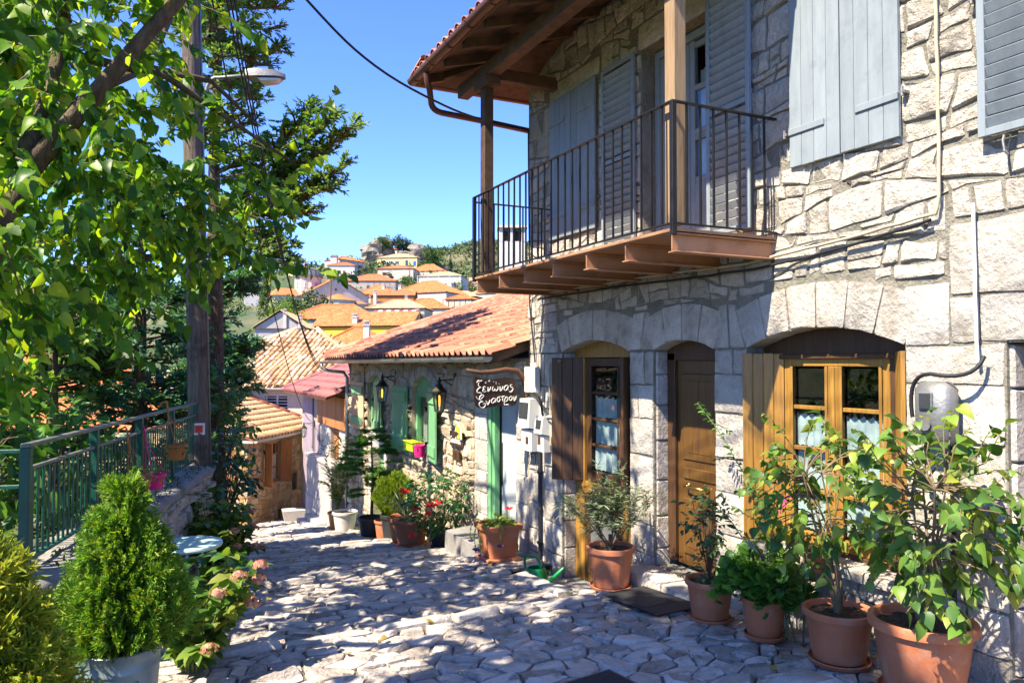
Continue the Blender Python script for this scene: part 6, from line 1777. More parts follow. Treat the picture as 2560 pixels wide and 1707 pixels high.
obj('garden_bushes', batch('garden_bushes', CLUMP, Ts, np.arange(len(Ts)) % 4, M['far_green'], False), None, None, kind='stuff')
# houses seen through the leaves on the left, below the garden
far_house('orange-roofed house half hidden behind the left-hand trees', -2.4, 21.6, -5.5, 6.0, 3.4, 1.6, d=5, rot=-20, wall='warm_stone', wins=[(.3, .4, .8, 1.0, dg), (.7, .4, .8, 1.0, dg)], group='houses below the garden', deep=4)
far_house('tiled house low in the gap behind the green railing', -8.5, 20.0, -5.2, 5.6, 3.2, 1.4, d=5, rot=10, wall='plaster', wins=[(.3, .4, .8, 1.0, dg), (.7, .4, .8, 1.0, dg)], group='houses below the garden', deep=4)
for i, (px, py, d) in enumerate(()): pass
pu = []
for k, (x, y, z, h, lab) in enumerate(((18.9, 84, 4.5, 7, 'thin utility pole beside the long orange roof below the church'), (59.5, 179, 18, 9, 'utility pole before the tall stone house on the hill'), (62.0, 148, 12, 9, 'utility pole between trees right of the white house'), (46.5, 117, 8, 7, 'utility pole at the stone cottage on the right'))):
    mb = MB(); mb.tube([(x * VS, y * VS, z * VS - 3), (x * VS, y * VS, z * VS + h)], .13, 7); mb.box(x * VS - .5, x * VS + .5, y * VS - .05, y * VS + .05, z * VS + h - .8, z * VS + h - .65)
    tag(mb.build('utility_pole', M['pole_wood'], None, smooth=False), lab, 'pole', 'far utility poles')
for k, (x, y, z, lab) in enumerate(((16.0, 67.0, 2.6, 'shiny metal flue pipe left of the yellow house'), (15.6, 66.0, 2.0, 'dark metal flue pipe beside the shiny one'))):
    mb = MB(); mb.tube([(x * VS, y * VS, z * VS - 6), (x * VS, y * VS, z * VS + 1.6)], .2, 10); mb.lathe([(.32, 0), (.001, .25)], 12, (x * VS, y * VS, z * VS + 1.75)); mb.tube([(x * VS, y * VS, z * VS + 1.6), (x * VS, y * VS, z * VS + 1.8)], .06, 6)
    tag(mb.build('flue_pipe', M['zinc'] if k == 0 else M['galvan'], None, smooth=True), lab, 'flue pipe')

# ------------------------------------------------------------------ garden side: wall, railing, pole
FD = Vector((.263, 1, 0)).normalized(); FN = Vector((FD.y, -FD.x, 0))     # along the railing; towards the lane
FP = Vector((-.73, 6.7, 0))
wl = thing('garden_wall', 'low rough stone wall carrying the green railing on the left of the lane', 'wall', (-.3, 9, -2.6))
Lw = local(FP, FD, FN)
mb = MB(); mb.box(-4.2, 6.1, -.22, .25, -4.2, -1.57, Lw); mb.build('wall_core', M['concrete'], wl)
cells = rubble_cells(-4.2, 6.1, -3.6, -1.62, .34, .22, (), jit=.45)
place_stones(wl, cells, FP + FN * .22, FD, (0, 0, 1), FN, M['limestone'], 'stone', 'stone_mass', inset=.02, H=.05, back=-.03, rough=.7, n_ind=200, cut=.2, dome=.5)
V = []; F = []; n = 60
for i in range(n + 1):
    u = -4.2 + 10.3 * i / n
    for y_, z_ in ((-.27, -1.66), (-.285, -1.585), (-.2, -1.545), (0, -1.535), (.25, -1.54)): V.append(Lw @ Vector((u, y_ + rng.uniform(-.012, .012), z_ + rng.uniform(-.012, .012))))
for i in range(n):
    for k in range(4): a = 5 * i + k; F.append((a, a + 1, a + 6, a + 5))
MB().add(V, F).build('coping', M['concrete'], wl, smooth=True)
Tm = []
for i in range(260):
    u = rng.uniform(0, 6); p = Lw @ Vector((u, rng.gauss(-.12, .08), -1.54)); Tm.append(frame(p, (rng.uniform(-1, 1), rng.uniform(-1, 1), .8), rand_dir(), rng.uniform(.02, .06)))
obj('moss', batch('moss', L_OVAL, np.array(Tm), np.zeros(260, int), M['moss'], True), wl, None, kind='stuff')
fn = thing('railing', 'dark green iron railing with flat bars and a worn grey top rail', 'fence', (FP.x, FP.y, -1.55))
ft, fb_ = -.61, -1.54
mb = MB(); mb.cbox(-.03, 6.05, -.03, .03, ft - .02, ft + .012, .005, Lw); mb.build('top_rail', M['rail_grey'], fn)
mb = MB(); mb.cbox(.03, 6.05, -.018, .018, ft - .19, ft - .165, .004, Lw); mb.build('middle_rail', M['rail_grey'], fn)
mb = MB(); mb.cbox(.03, 6.05, -.018, .018, fb_ + .06, fb_ + .085, .004, Lw); mb.build('bottom_rail', M['fence_green'], fn)
for u in (0, 1.5, 3.0, 4.5, 6.02):
    mb = MB(); mb.cbox(u - .035, u + .035, -.035, .035, fb_ - .1, ft - .02, .006, Lw); mb.build('post', M['fence_green'], fn)
mb = MB(); mb.cbox(-.018, .018, -.006, .006, fb_ + .085, ft - .19, .003); pk = new_mesh('picket', mb.v, mb.f, M['fence_green'])
u = .12
while u < 5.98:
    if min(abs(u - q) for q in (1.5, 3.0, 4.5)) > .05: obj('picket', pk, fn, Lw @ Matrix.Translation((u, 0, 0)))
    u += .105
mb = MB(); mb.cbox(-.02, .0, .03, 1.9, ft - .06, ft - .03, .004, Lw); mb.cbox(-.02, .0, .03, 1.9, ft - .32, ft - .29, .004, Lw); mb.cbox(-.02, .0, .03, 1.9, fb_ + .06, fb_ + .09, .004, Lw)
mb.build('side_rail', M['fence_green'], fn)
for k in range(8): obj('picket', pk, fn, Lw @ Matrix.Translation((-.01, .2 + k * .2, -.12)) @ Matrix.Rotation(PIh, 4, 'Z'))
# ribbed panel of green sheet at the end, just before the pole
V = []; F = []
for i in range(25):
    u = 6.06 + i * .03
    for z in (-1.54, -.50): V.append(Lw @ Vector((u, .015 * (1 if i % 2 else -1), z)))
for i in range(24): F.append((2 * i, 2 * i + 2, 2 * i + 3, 2 * i + 1))
tag(MB().add(V, F).build('metal_screen', M['fence_green']), 'ribbed green metal screen at the far end of the railing beside the pole', 'screen')

# pole with street lamp, trail sign and cables
PB = Vector((.90, 12.55, -2.9)); PT = Vector((.62, 12.95, 7.6))
pole = thing('utility_pole', 'weathered wooden pole with a white and red trail marker', 'pole', PB)
mb = MB(); n = 26
path = [PB + (PT - PB) * i / n + Vector((rng.uniform(-.004, .004), rng.uniform(-.004, .004), 0)) for i in range(n + 1)]
mb.tube(path, [.158 - .034 * i / n + rng.uniform(-.002, .002) for i in range(n + 1)], 18); mb.build('shaft', M['pole_wood'], pole, smooth=True, sharp=60)
def pole_at(z): return PB + (PT - PB) * ((z - PB.z) / (PT.z - PB.z))
toC = Vector((-sY * .0 - .05, -1, 0)).normalized()
p = pole_at(-1.0) + toC * .150
Bm = Matrix(((-toC.y, toC.x, 0, p.x), (toC.x, toC.y, 0, p.y), (0, 0, 1, p.z), (0, 0, 0, 1)))
Bm = Matrix.Translation(p) @ Matrix.Rotation(R(3), 4, 'Z')
mk = thing('trail_sign', 'white trail marker plate with an orange-red square on the wooden pole', 'sign', p)
MB().box(-.088, .088, -.006, .006, -.088, .088, Bm).build('plate', M['white_paint'], mk)
MB().box(-.056, .056, -.010, -.0062, -.056, .056, Bm).build('red_square', M['red_paint'], mk)
mb = MB(); mb.tube([Bm @ Vector(q) for q in ((-.03, -.012, -.012), (-.012, -.012, .014), (.004, -.012, -.002), (.016, -.012, .018), (.03, -.012, .004))], .005, 4); mb.build('mark', M['iron'], mk)
mb = MB()
c0 = pole_at(5.6) + Vector((.15, -.02, 0))
tag(MB().tube([pole_at(-2.2) + Vector((.16, -.03, 0)), pole_at(2) + Vector((.15, -.03, 0)), pole_at(7.4) + Vector((.14, -.03, 0))], .018, 7).build('conduit', M['galvan'], None, smooth=True), 'thin grey pipe running up the right side of the wooden pole', 'conduit')
lamp = thing('street_lamp', 'grey cobra-head street lamp reaching out from the wooden pole', 'street lamp', pole_at(4.2))
a0 = pole_at(3.75) + Vector((.15, -.05, 0)); hd = Vector((1.42, 12.3, 4.40))
dirl = Vector((.90, -.40, 0)).normalized()
mb = MB(); mb.tube(bez(a0, a0 + Vector((0, 0, .75)), a0 + dirl * .25 + Vector((0, 0, .68)), 6) + [hd + dirl * .05], .028, 10); mb.build('arm', M['galvan'], lamp, smooth=True)
e = a0 + dirl * .60 + Vector((0, 0, .65))
Bh = Matrix(((dirl.x, -dirl.y, 0, hd.x), (dirl.y, dirl.x, 0, hd.y), (0, 0, 1, hd.z), (0, 0, 0, 1)))
def hull(mb, secs, B):
    """loft of rectangular-ish sections (x, halfwidth, ztop, zbot)"""
    V = []; 
    for x_, w_, zt_, zb in secs: V += [(x_, -w_, zb), (x_, -w_ * .95, zt_ - .02), (x_, -w_ * .5, zt_), (x_, w_ * .5, zt_), (x_, w_ * .95, zt_ - .02), (x_, w_, zb)]
    F = []
    for i in range(len(secs) - 1):
        for k in range(6): F.append((6 * i + k, 6 * i + (k + 1) % 6, 6 * i + 6 + (k + 1) % 6, 6 * i + 6 + k))
    F.append(tuple(range(6))); F.append(tuple(6 * (len(secs) - 1) + k for k in range(6)))
    mb.add(V, F, B)
mb = MB(); hull(mb, [(0, .045, .05, -.03), (.05, .11, .085, -.04), (.25, .14, .09, -.045), (.5, .125, .07, -.04), (.62, .06, .03, -.035)], Bh); mb.build('housing', M['galvan'], lamp, smooth=True, sharp=50)
mb = MB(); hull(mb, [(.22, .11, -.046, -.06), (.3, .115, -.046, -.12), (.5, .1, -.046, -.10), (.58, .05, -.046, -.06)], Bh); mb.build('lens', M['white_plastic'], lamp, smooth=True)
def cable(a, b, sag, r, label, mat_='cable', group=None, n=18):
    a, b = Vector(a), Vector(b)
    P = [a + (b - a) * i / n - Vector((0, 0, sag * 4 * (i / n) * (1 - i / n))) for i in range(n + 1)]
    return tag(MB().tube(P, r, 6, False).build('overhead_cable', M[mat_], None, smooth=True), label, 'cable', group)
GG = 'overhead cables'
def para_cable(a, b, sag, r, label, t0=-.45, group=GG, n=30):
    a, b = Vector(a), Vector(b)
    P = []
    for i in range(n + 1):
        t = t0 + (1 - t0) * i / n; P.append(a + (b - a) * t - Vector((0, 0, sag * 4 * t * (1 - t))))
    return tag(MB().tube(P, r, 6, False).build('overhead_cable', M['cable'], None, smooth=True), label, 'cable', group)
for k in range(3):
    para_cable((.80 + .035 * k, 8.51, 3.82 + .03 * k), (4.45, 20.8, -.12 - .06 * k), .74 + .05 * k, .010, ['upper', 'middle', 'lower'][k] + ' of three dark cables running from the treetop to the lilac building')
para_cable((.62, 8.4, 3.9), (4.9, 24.3, -1.85), .95, .009, 'thin dark cable sagging left of the others down to the small black lantern')
P = [Vector(q) for q in ((-2, 6.5, 6.8), (0, 7.42, 4.9), (1.56, 8.14, 3.82), (2.42, 8.54, 3.40), (3.45, 9.02, 3.24), (4.3, 9.42, 3.25), (4.97, 9.74, 3.33))]
Q = []
for i in range(len(P) - 1):
    p0, p3 = P[max(0, i - 1)], P[min(len(P) - 1, i + 2)]
    for k in range(6):
        t = k / 6; Q.append(.5 * (2 * P[i] + (P[i + 1] - p0) * t + (2 * p0 - 5 * P[i] + 4 * P[i + 1] - p3) * t * t + (3 * P[i] - p0 - 3 * P[i + 1] + p3) * t ** 3))
tag(MB().tube(Q + [P[-1]], .014, 6, False).build('overhead_cable', M['cable'], None, smooth=True), 'thick black cable swinging through the sky to the house corner', 'cable', GG)
cable((3.2, -1.0, 7.5), (4.98, 4.2, 4.9), .05, .022, 'black service cable above the right-hand shutters', group=GG)

# garden table
tb = thing('garden_table', 'small round pale mint bistro table half hidden by hydrangeas', 'table', (.45, 8.15, g(.45, 8.15)))
TZ = -1.76
MB().lathe([(.005, -.012), (.31, -.012), (.325, -.03), (.335, -.012), (.33, .004), (.31, .008), (.001, .008)], 44, (.45, 8.15, TZ)).build('tabletop', M['mint_paint'], tb, smooth=True, sharp=40)
for k in range(3):
    a = k * 2.094 + .5; mb = MB(); mb.tube([(.45 + .2 * math.cos(a), 8.15 + .2 * math.sin(a), TZ - .015), (.45 + .12 * math.cos(a), 8.15 + .12 * math.sin(a), TZ - .35), (.45 + .27 * math.cos(a), 8.15 + .27 * math.sin(a), g(.45, 8.15))], .012, 8); mb.build('leg', M['mint_paint'], tb, smooth=True)
cr = thing('garden_chair', 'pale mint metal chair back behind the bistro table', 'chair', (.1, 9.0, g(.1, 9)))
zb = g(.1, 9) + .44
MB().lathe([(.001, 0), (.2, 0), (.21, .012), (.2, .02), (.001, .02)], 28, (.12, 8.9, zb)).build('seat', M['mint_paint'], cr, smooth=True, sharp=40)
mb = MB(); mb.tube([(-.06, 8.98, zb), (-.08, 9.02, zb + .3)] + bez((-.08, 9.02, zb + .3), (.0, 9.12, zb + .52), (.2, 9.1, zb + .32), 6) + [(.22, 9.06, zb)], .012, 7); mb.build('backrest', M['mint_paint'], cr, smooth=True)
for q in ((0, 8.78), (.26, 8.8), (-.04, 9.0), (.24, 9.03)): MB().tube([(q[0], q[1], zb), (q[0] * 1.1 - .01, q[1] + (q[1] - 8.9) * .2, g(q[0], q[1]))], .011, 7).build('leg', M['mint_paint'], cr, smooth=True)
# drain grate
dgx, dgy = 1.95, 13.35
dgt = thing('drain_grate', 'rusty iron drain grate set across the cobbled lane', 'drain', (dgx, dgy, g(dgx, dgy)), .05)
B = WM[dgt.name] @ Matrix.Rotation(-math.atan(.165) , 4, 'X')
mb = MB(); mb.box(-.52, .52, -.20, -.17, .03, .07, B); mb.box(-.52, .52, .17, .20, .03, .07, B); mb.box(-.52, -.49, -.17, .17, .03, .07, B); mb.box(.49, .52, -.17, .17, .03, .07, B); mb.build('frame', M['steel_brown'], dgt)
MB().box(-.49, .49, -.17, .17, .0, .034, B).build('pit', M['dark_inside'], dgt)
for i in range(16): MB().box(-.47 + .062 * i, -.44 + .062 * i, -.17, .17, .04, .068, B).build('bar', M['steel_brown'], dgt)
# hanging baskets on the railing
def hanging(u, zc, r, mat_, label, leafm_, flow=None, strap=3, hz=.42):
    c = Lw @ Vector((u, -.16, zc))
    t = thing('hanging_pot', label, 'plant pot', c, 0, 'pots hanging on the railing')
    MB().lathe([(.001, 0), (r * .68, 0), (r * .72, .01), (r * .92, r * 1.1), (r, r * 1.15), (r * 1.0, r * 1.32), (r * .9, r * 1.32), (r * .84, r * .9), (.001, r * .9)], 30, c).build('pot', M[mat_], t, smooth=True, sharp=40)
    top = Lw @ Vector((u, -.06, zc + hz + r)); zr = r * 1.28
    for k in range(strap):
        a = k * 2 * math.pi / strap + .4
        MB().tube([c + Vector((r * .95 * math.cos(a), r * .95 * math.sin(a), zr)), top], .006, 5).build('strap', M[mat_], t)
    mb = MB(); mb.tube(bez(top - Vector((0, 0, .01)), top + Vector((0, 0, .12)), top + FN * -.03 + Vector((0, 0, .17)), 4) + [top - FN * .09 + Vector((0, 0, .14)), top - FN * .10 + Vector((0, 0, .10))], .011, 6); mb.build('hook', M[mat_], t)
    Tt = []
    for tw_ in twig_cloud(c + Vector((0, 0, r * 1.45)), (r * 1.1, r * 1.1, r * .5), 26, r * .9, down=.3): Tt += twig_leaves(tw_, r * .30, r * .16, .3)
    scatter(t, 'leaf', 'foliage', L_OVAL, Tt, M[leafm_], 40)
    if flow:
        Tf = [frame(c + Vector((rng.uniform(-1.3, 1.3) * r, rng.uniform(-1.3, .6) * r, r * 1.3 + rng.uniform(-.3, .2) * r)), rand_dir(), rand_dir(), r * .22) for _ in range(10)]
        scatter(t, 'flower', 'x', [blossom(8, 3)], Tf, M[flow], 40)
hanging(3.0, -1.42, .125, 'pink_plastic', 'bright pink pot hanging on the green railing', 'leaf_bright', 'petal_pink')
hanging(4.05, -1.22, .14, 'brown_plastic', 'orange-brown pot with long straps hanging nearest the pole', 'leaf_rose', None)
hanging(2.35, -1.38, .12, 'brown_plastic', 'orange-brown hanging pot half hidden behind the thuja', 'leaf_bright', None)

# hydrangeas
def hydrangea(label, cx, cy, rx, ry, h, n, heads, seed, lean=0.0, lsz=.14):
    r2 = random.Random(seed)
    z0 = g(cx, cy)
    t = thing('hydrangea', label, 'shrub', (cx, cy, z0), 0, 'hydrangeas along the garden wall')
    stems = []; Tt = []; tips = []
    for i in range(n):
        a = r2.uniform(0, 2 * math.pi); q = r2.uniform(.15, 1) ** .6
        tip = Vector((cx + rx * q * math.cos(a) + lean * .3, cy + ry * q * math.sin(a), z0 + h * (r2.uniform(.35, 1.0) if q > .6 else r2.uniform(.7, 1.05))))
        b = Vector((cx + .2 * rx * math.cos(a), cy + .2 * ry * math.sin(a), z0))
        P = bez(b, (b + tip) / 2 + Vector((0, 0, h * .25)), tip, 6)
        stems.append((P, [.008 - .004 * k / 6 for k in range(7)], 0)); tips.append((tip, (P[-1] - P[-2]).normalized()))
        Tt += twig_leaves(P, lsz, .055, .35, 1.1, .25, r2)
        for k in range(4):
            w = k * 1.57 + r2.uniform(0, .5); dd = Vector((math.cos(w), math.sin(w), .15)); Tt.append(frame(tip, dd, Vector((0, 0, 1)) + rand_dir(r2) * .4, lsz * r2.uniform(.8, 1.2)))
    stems_mesh('stem', stems, M['green_stem'], t)
    scatter(t, 'leaf', 'foliage', L_HYD, Tt, M['leaf_hydrangea'], 260)
    tips.sort(key=lambda q: -(q[0].x * .6 - q[0].y * .5 + q[0].z * .1))
    for tip, d in tips[:heads]:
        p = tip + Vector((.05, -.05, .015)); Tb = []
        for k in range(46):
            dd = rand_dir(r2); dd.z = abs(dd.z) * .8 - .2
            Tb.append(frame(p + dd * .058, dd.cross(rand_dir(r2)), dd, r2.uniform(.018, .03)))
        obj('flower_head', batch('flower_head', [([(-.5, -.5, 0), (.5, -.5, .1), (.5, .5, 0), (-.5, .5, .1)], [(0, 1, 2, 3)])], np.array(Tb), np.zeros(46, int), M['petal_dusty'], False), t)
hydrangea('near hydrangea with big green leaves and dusty pink heads beside the metal bucket', .42, 6.3, .46, .55, .84, 36, 6, 3)
hydrangea('hydrangea with browning flower heads at the foot of the wooden pole', 1.0, 10.9, .5, .7, 1.1, 46, 9, 8, lsz=.15)
def leafy_shrub(label, c, rad, n, size, mat_, leafv, seed, cat='shrub', name='shrub', L=.3, n_ind=150, group=None, gap=None):
    r2 = random.Random(seed)
    t = thing(name, label, cat, (c[0], c[1], c[2] - rad[2]), 0, group)
    tw = twig_cloud(c, rad, n, L, r2); st = []; Tt = []
    for P in tw:
        b = Vector((c[0], c[1], c[2] - rad[2] * .9)); Tt += twig_leaves(P, size, gap or size * .42, .3, 1, .1, r2)
        if r2.random() < .35: st.append((bez(b, (b + P[0]) / 2 + Vector((0, 0, .1)), P[0], 4) + P[1:], [.012 - .001 * k for k in range(9)], 0))
    stems_mesh('stem', st, M['bark'], t)
    scatter(t, 'leaf', 'foliage', leafv, Tt, M[mat_], n_ind)
    return t
leafy_shrub('dark glossy camellia bush right of the pole, above the hydrangea', (1.22, 12.9, -1.95), (.36, .5, .85), 110, .12, 'leaf_dark', L_OVAL, 21)
leafy_shrub('broad-leaved evergreen bush behind the railing at the left edge', (-1.5, 8.0, -.75), (.75, 1.0, .85), 150, .17, 'leaf_rose', L_HYD, 22)
leafy_shrub('leafy vine climbing behind the middle of the green railing', (-.75, 9.0, -1.0), (.35, .8, .45), 60, .13, 'leaf_rose', L_HYD, 23)
# thujas at the left edge
def thuja(label, cx, cy, z0, prof, n, size, mat_, seed, twigs=True, name='thuja', rim=None):
    r2 = random.Random(seed)
    t = thing(name, label, 'potted shrub' if rim else 'shrub', (cx, cy, z0), 0)
    H = prof[-1][1]; Tt = []; st = []
    heads = [(2.4 * k + r2.uniform(-.5, .5), r2.uniform(.35, .75) if k else 0, H * (r2.uniform(.55, .95) if k else 1.0)) for k in range(11)]   # leaders
    for i in range(n):
        ha, ho, hh = heads[min(10, int(r2.random() * 11))]
        z = r2.uniform(.05, hh); rr_ = np.interp(z * H / hh * .85 + z * .15, [p_[1] for p_ in prof], [p_[0] for p_ in prof])
        w = r2.uniform(0, 2 * math.pi); q = r2.uniform(.2, 1.0) ** .5 * .62 * (1.15 - .5 * z / hh) * (1 + .2 * math.sin(5 * w + z * 17))
        R0 = float(np.interp(z, [p_[1] for p_ in prof], [p_[0] for p_ in prof])); ox, oy = R0 * ho * math.cos(ha), R0 * ho * math.sin(ha)
        p = Vector((cx + ox + rr_ * q * math.cos(w), cy + oy + rr_ * q * math.sin(w), z0 + z)); a = math.atan2(p.y - cy, p.x - cx)
        d = Vector((math.cos(a), math.sin(a), r2.uniform(.4, 1.6))) + rand_dir(r2) * .5
        nn = Vector((-math.sin(a), math.cos(a), 0)) + rand_dir(r2) * .6
        Tt.append(frame(p, d, nn, size * r2.uniform(.7, 1.35)))
        if i % 14 == 0:
            b = Vector((cx + r2.uniform(-.04, .04), cy + r2.uniform(-.04, .04), z0 + max(0, z - .35))); st.append((bez(b, Vector((b.x, b.y, p.z)), p, 5), [.009 - .0013 * k for k in range(6)], 0))
    mb = MB(); mb.tube([(cx, cy, z0 - .1), (cx, cy, z0 + H * .85)], [.022, .006], 8); mb.build('trunk', M['bark'], t)
    stems_mesh('branch', st, M['bark'], t)
    scatter(t, 'spray', 'foliage', FROND_F if size > .11 else FROND, Tt, M[mat_], 160, smooth=False)
    return t
bz = -1.52
tj = thuja('green conical thuja growing in the galvanised bucket', -.07, 4.68, bz - .05, [(.14, 0), (.22, .14), (.23, .34), (.165, .56), (.08, .75), (.012, .90)], 2300, .12, 'thuja', 31, rim=1)
MB().lathe([(.001, -.60), (.165, -.60), (.17, -.585), (.188, -.30), (.192, -.30), (.192, -.285), (.189, -.28), (.203, -.10), (.207, -.10), (.207, -.085), (.204, -.08), (.210, -.004), (.216, .002), (.210, .008), (.203, 0), (.19, -.10), (.001, -.10)], 56, (-.07, 4.68, bz)).build('bucket', M['bucket_zinc'], tj, smooth=True, sharp=45)
mb = MB(); p = Vector((-.07, 4.68, bz - .14))
for s in (1,):
    a = R(-78); q = p + Vector((.205 * math.cos(a), .205 * math.sin(a), 0)); tg = Vector((-math.sin(a), math.cos(a), 0)); od = Vector((math.cos(a), math.sin(a), 0))
    mb.tube([q - tg * .05 + od * .0, q - tg * .05 + od * .02, q - tg * .045 + od * .03 - Vector((0, 0, .10)), q + tg * .045 + od * .03 - Vector((0, 0, .10)), q + tg * .05 + od * .02, q + tg * .05], .006, 6)
mb.build('handle', M['bucket_zinc'], tj)
thuja('big golden-green thuja filling the lower left corner', -.66, 3.82, -2.0, [(.24, 0), (.27, .25), (.26, .55), (.20, .8), (.12, 1.0), (.02, 1.2)], 1300, .21, 'thuja_gold', 33)
tag(MB().lathe([(.001, 0), (.16, 0), (.2, .3), (.21, .3), (.2, .26), (.001, .24)], 36, (-.62, 3.84, g(-.5, 3.9))).build('plant_pot', M['terracotta'], None, smooth=True, sharp=40), 'terracotta pot hidden under the golden thuja', 'plant pot')

# ------------------------------------------------------------------ the mulberry leaning in from the left
mul = thing('mulberry_tree', 'large leafy mulberry tree spreading over the lane from the left', 'tree', (-1.7, 6.4, -2.6))
limbs = [
    ([(-1.75, 6.3, -2.9), (-1.55, 6.35, -1.2), (-1.15, 6.45, .2), (-.92, 6.6, 1.0), (-.78, 6.85, 1.45)], [.28, .22, .13, .085, .065]),
    ([(-.92, 6.6, 1.0), (-.78, 6.95, 1.7), (-.66, 7.25, 2.2), (-.60, 7.5, 2.9), (-.62, 7.6, 4.2)], [.08, .065, .055, .05, .045]),
    ([(-.74, 7.05, 1.8), (-.3, 7.8, 2.5), (.05, 8.9, 3.1), (.3, 9.6, 4.0), (.5, 10.2, 5.2)], [.055, .048, .042, .038, .03]),
    ([(-1.1, 6.5, .4), (-1.3, 6.9, 1.2), (-1.35, 7.0, 2.2), (-1.2, 6.6, 3.6)], [.12, .09, .08, .06]),
    ([(-.8, 6.85, 1.4), (-.1, 6.7, 2.4), (.6, 6.6, 3.4), (1.2, 6.5, 4.3)], [.08, .06, .05, .03]),
    ([(-.62, 7.4, 2.6), (.2, 7.6, 2.6), (.9, 7.9, 2.3), (1.45, 8.1, 2.05)], [.045, .032, .02, .010]),
    ([(.05, 8.9, 3.1), (.7, 9.0, 3.1), (1.2, 9.1, 2.7)], [.05, .03, .012]),
    ([(-.6, 7.5, 2.9), (-.9, 6.2, 4.2), (-.8, 5.2, 5.2)], [.07, .05, .03]),
    ([(-1.15, 6.45, .2), (-1.0, 5.6, 1.3), (-1.1, 5.0, 2.4)], [.07, .05, .03]),
]
mb = MB()
for P, rr_ in limbs[:2]:
    Pp = []; rp = []
    for i in range(len(P) - 1):
        for k in range(4):
            t_ = k / 4; Pp.append(Vector(P[i]).lerp(Vector(P[i + 1]), t_) + rand_dir() * .012); rp.append((rr_[i] * (1 - t_) + rr_[i + 1] * t_) * rng.uniform(.93, 1.07))
    Pp.append(Vector(P[-1])); rp.append(rr_[-1]); mb.tube(Pp, rp, 12)
mb.build('trunk', M['bark'], mul, smooth=True)
for P, rr_ in limbs[2:]: MB().tube(P, rr_, 9).build('limb', M['bark'], mul, smooth=True)
r2 = random.Random(77)
# crown masses (centre, radii, twigs): upper left mass, right-hand fringe, drooping skirts, shade over the lane
MASS = [((-.75, 6.6, 2.3), (.9, .9, .9), 50), ((-.4, 7.4, 3.1), (.9, 1.0, .8), 58), ((-.15, 8.4, 2.9), (.7, 1.2, .8), 52), ((-.1, 8.9, 4.1), (.5, 1.2, .8), 36), ((-.6, 7.0, 1.45), (.65, .9, .6), 60),
        ((-.15, 7.9, 1.75), (.6, .9, .6), 70), ((.35, 8.5, 1.75), (.6, .8, .55), 60), ((.85, 8.3, 1.75), (.5, .6, .5), 34), ((-.7, 7.4, .75), (.5, .8, .4), 40), ((-.1, 8.5, .95), (.5, .8, .35), 34), ((-1.0, 6.5, .55), (.3, .7, .5), 26),
        ((.3, 7.4, 4.8), (1.2, 1.1, .8), 60), ((-.9, 5.2, 4.6), (1.2, 1.3, 1.2), 70), ((-1.2, 8.0, 4.8), (1.2, 1.4, 1.2), 60), ((.9, 7.2, 5.5), (.8, 1.2, .5), 40),
        ((-1.5, 9.2, .3), (.8, 1.2, .75), 95), ((-1.0, 10.2, .9), (.7, 1.0, .7), 70), ((-1.0, 7.4, 2.4), (.7, .9, 1.2), 70), ((-1.3, 8.3, 1.3), (.6, .8, .7), 60), ((.55, 7.6, 1.15), (.35, .4, .28), 14), ((.75, 9.4, 1.25), (.4, .6, .35), 20)]
Tt = []; tws = []
for c, rad, n in MASS:
    for P in twig_cloud(c, rad, int(n * .72), .5, r2, .45, .15, .6):
        tws.append((P, [.006, .005, .004, .003, .002], 0)); Tt += twig_leaves(P, .108, .042, .55, 1.0, .1, r2, .45)
# long single sprays that hang clear of the crown
for P in ([(-.62, 7.0, 1.2), (-.45, 7.2, .75), (-.25, 7.3, .35), (-.05, 7.35, .1), (.1, 7.4, -.02)], [(-.9, 6.6, .9), (-.75, 6.7, .45), (-.5, 6.9, .12), (-.35, 7.0, .02)], [(-.3, 7.4, 1.2), (.0, 7.6, .7), (.25, 7.75, .42), (.45, 7.8, .3)], [(.3, 7.8, 1.5), (.8, 7.85, 1.18), (1.2, 7.9, 1.0), (1.6, 7.9, .94), (2.0, 7.9, .90)],
          [(.9, 8.0, 2.2), (1.25, 8.1, 2.15), (1.55, 8.15, 2.4), (1.75, 8.15, 2.7), (1.9, 8.15, 2.95)], [(.6, 8.3, 1.6), (1.0, 8.4, 1.55), (1.4, 8.4, 1.45), (1.7, 8.4, 1.55)], [(-.95, 6.5, .6), (-.85, 6.6, .1), (-.78, 6.7, -.25), (-.75, 6.75, -.45)]):
    Q = []
    for i in range(len(P) - 1):
        for k in range(3): Q.append(Vector(P[i]).lerp(Vector(P[i + 1]), k / 3))
    Q.append(Vector(P[-1])); tws.append((Q, [.008 - .006 * i / len(Q) for i in range(len(Q))], 0)); Tt += twig_leaves(Q, .14, .07, .7, 1.0, .25, r2, .3)
stems_mesh('twig', tws, M['twig'], mul, 5, .002)['kind'] = 'stuff'
scatter(mul, 'leaf', 'foliage', L_MUL, Tt, M['leaf_mulberry'], 300)

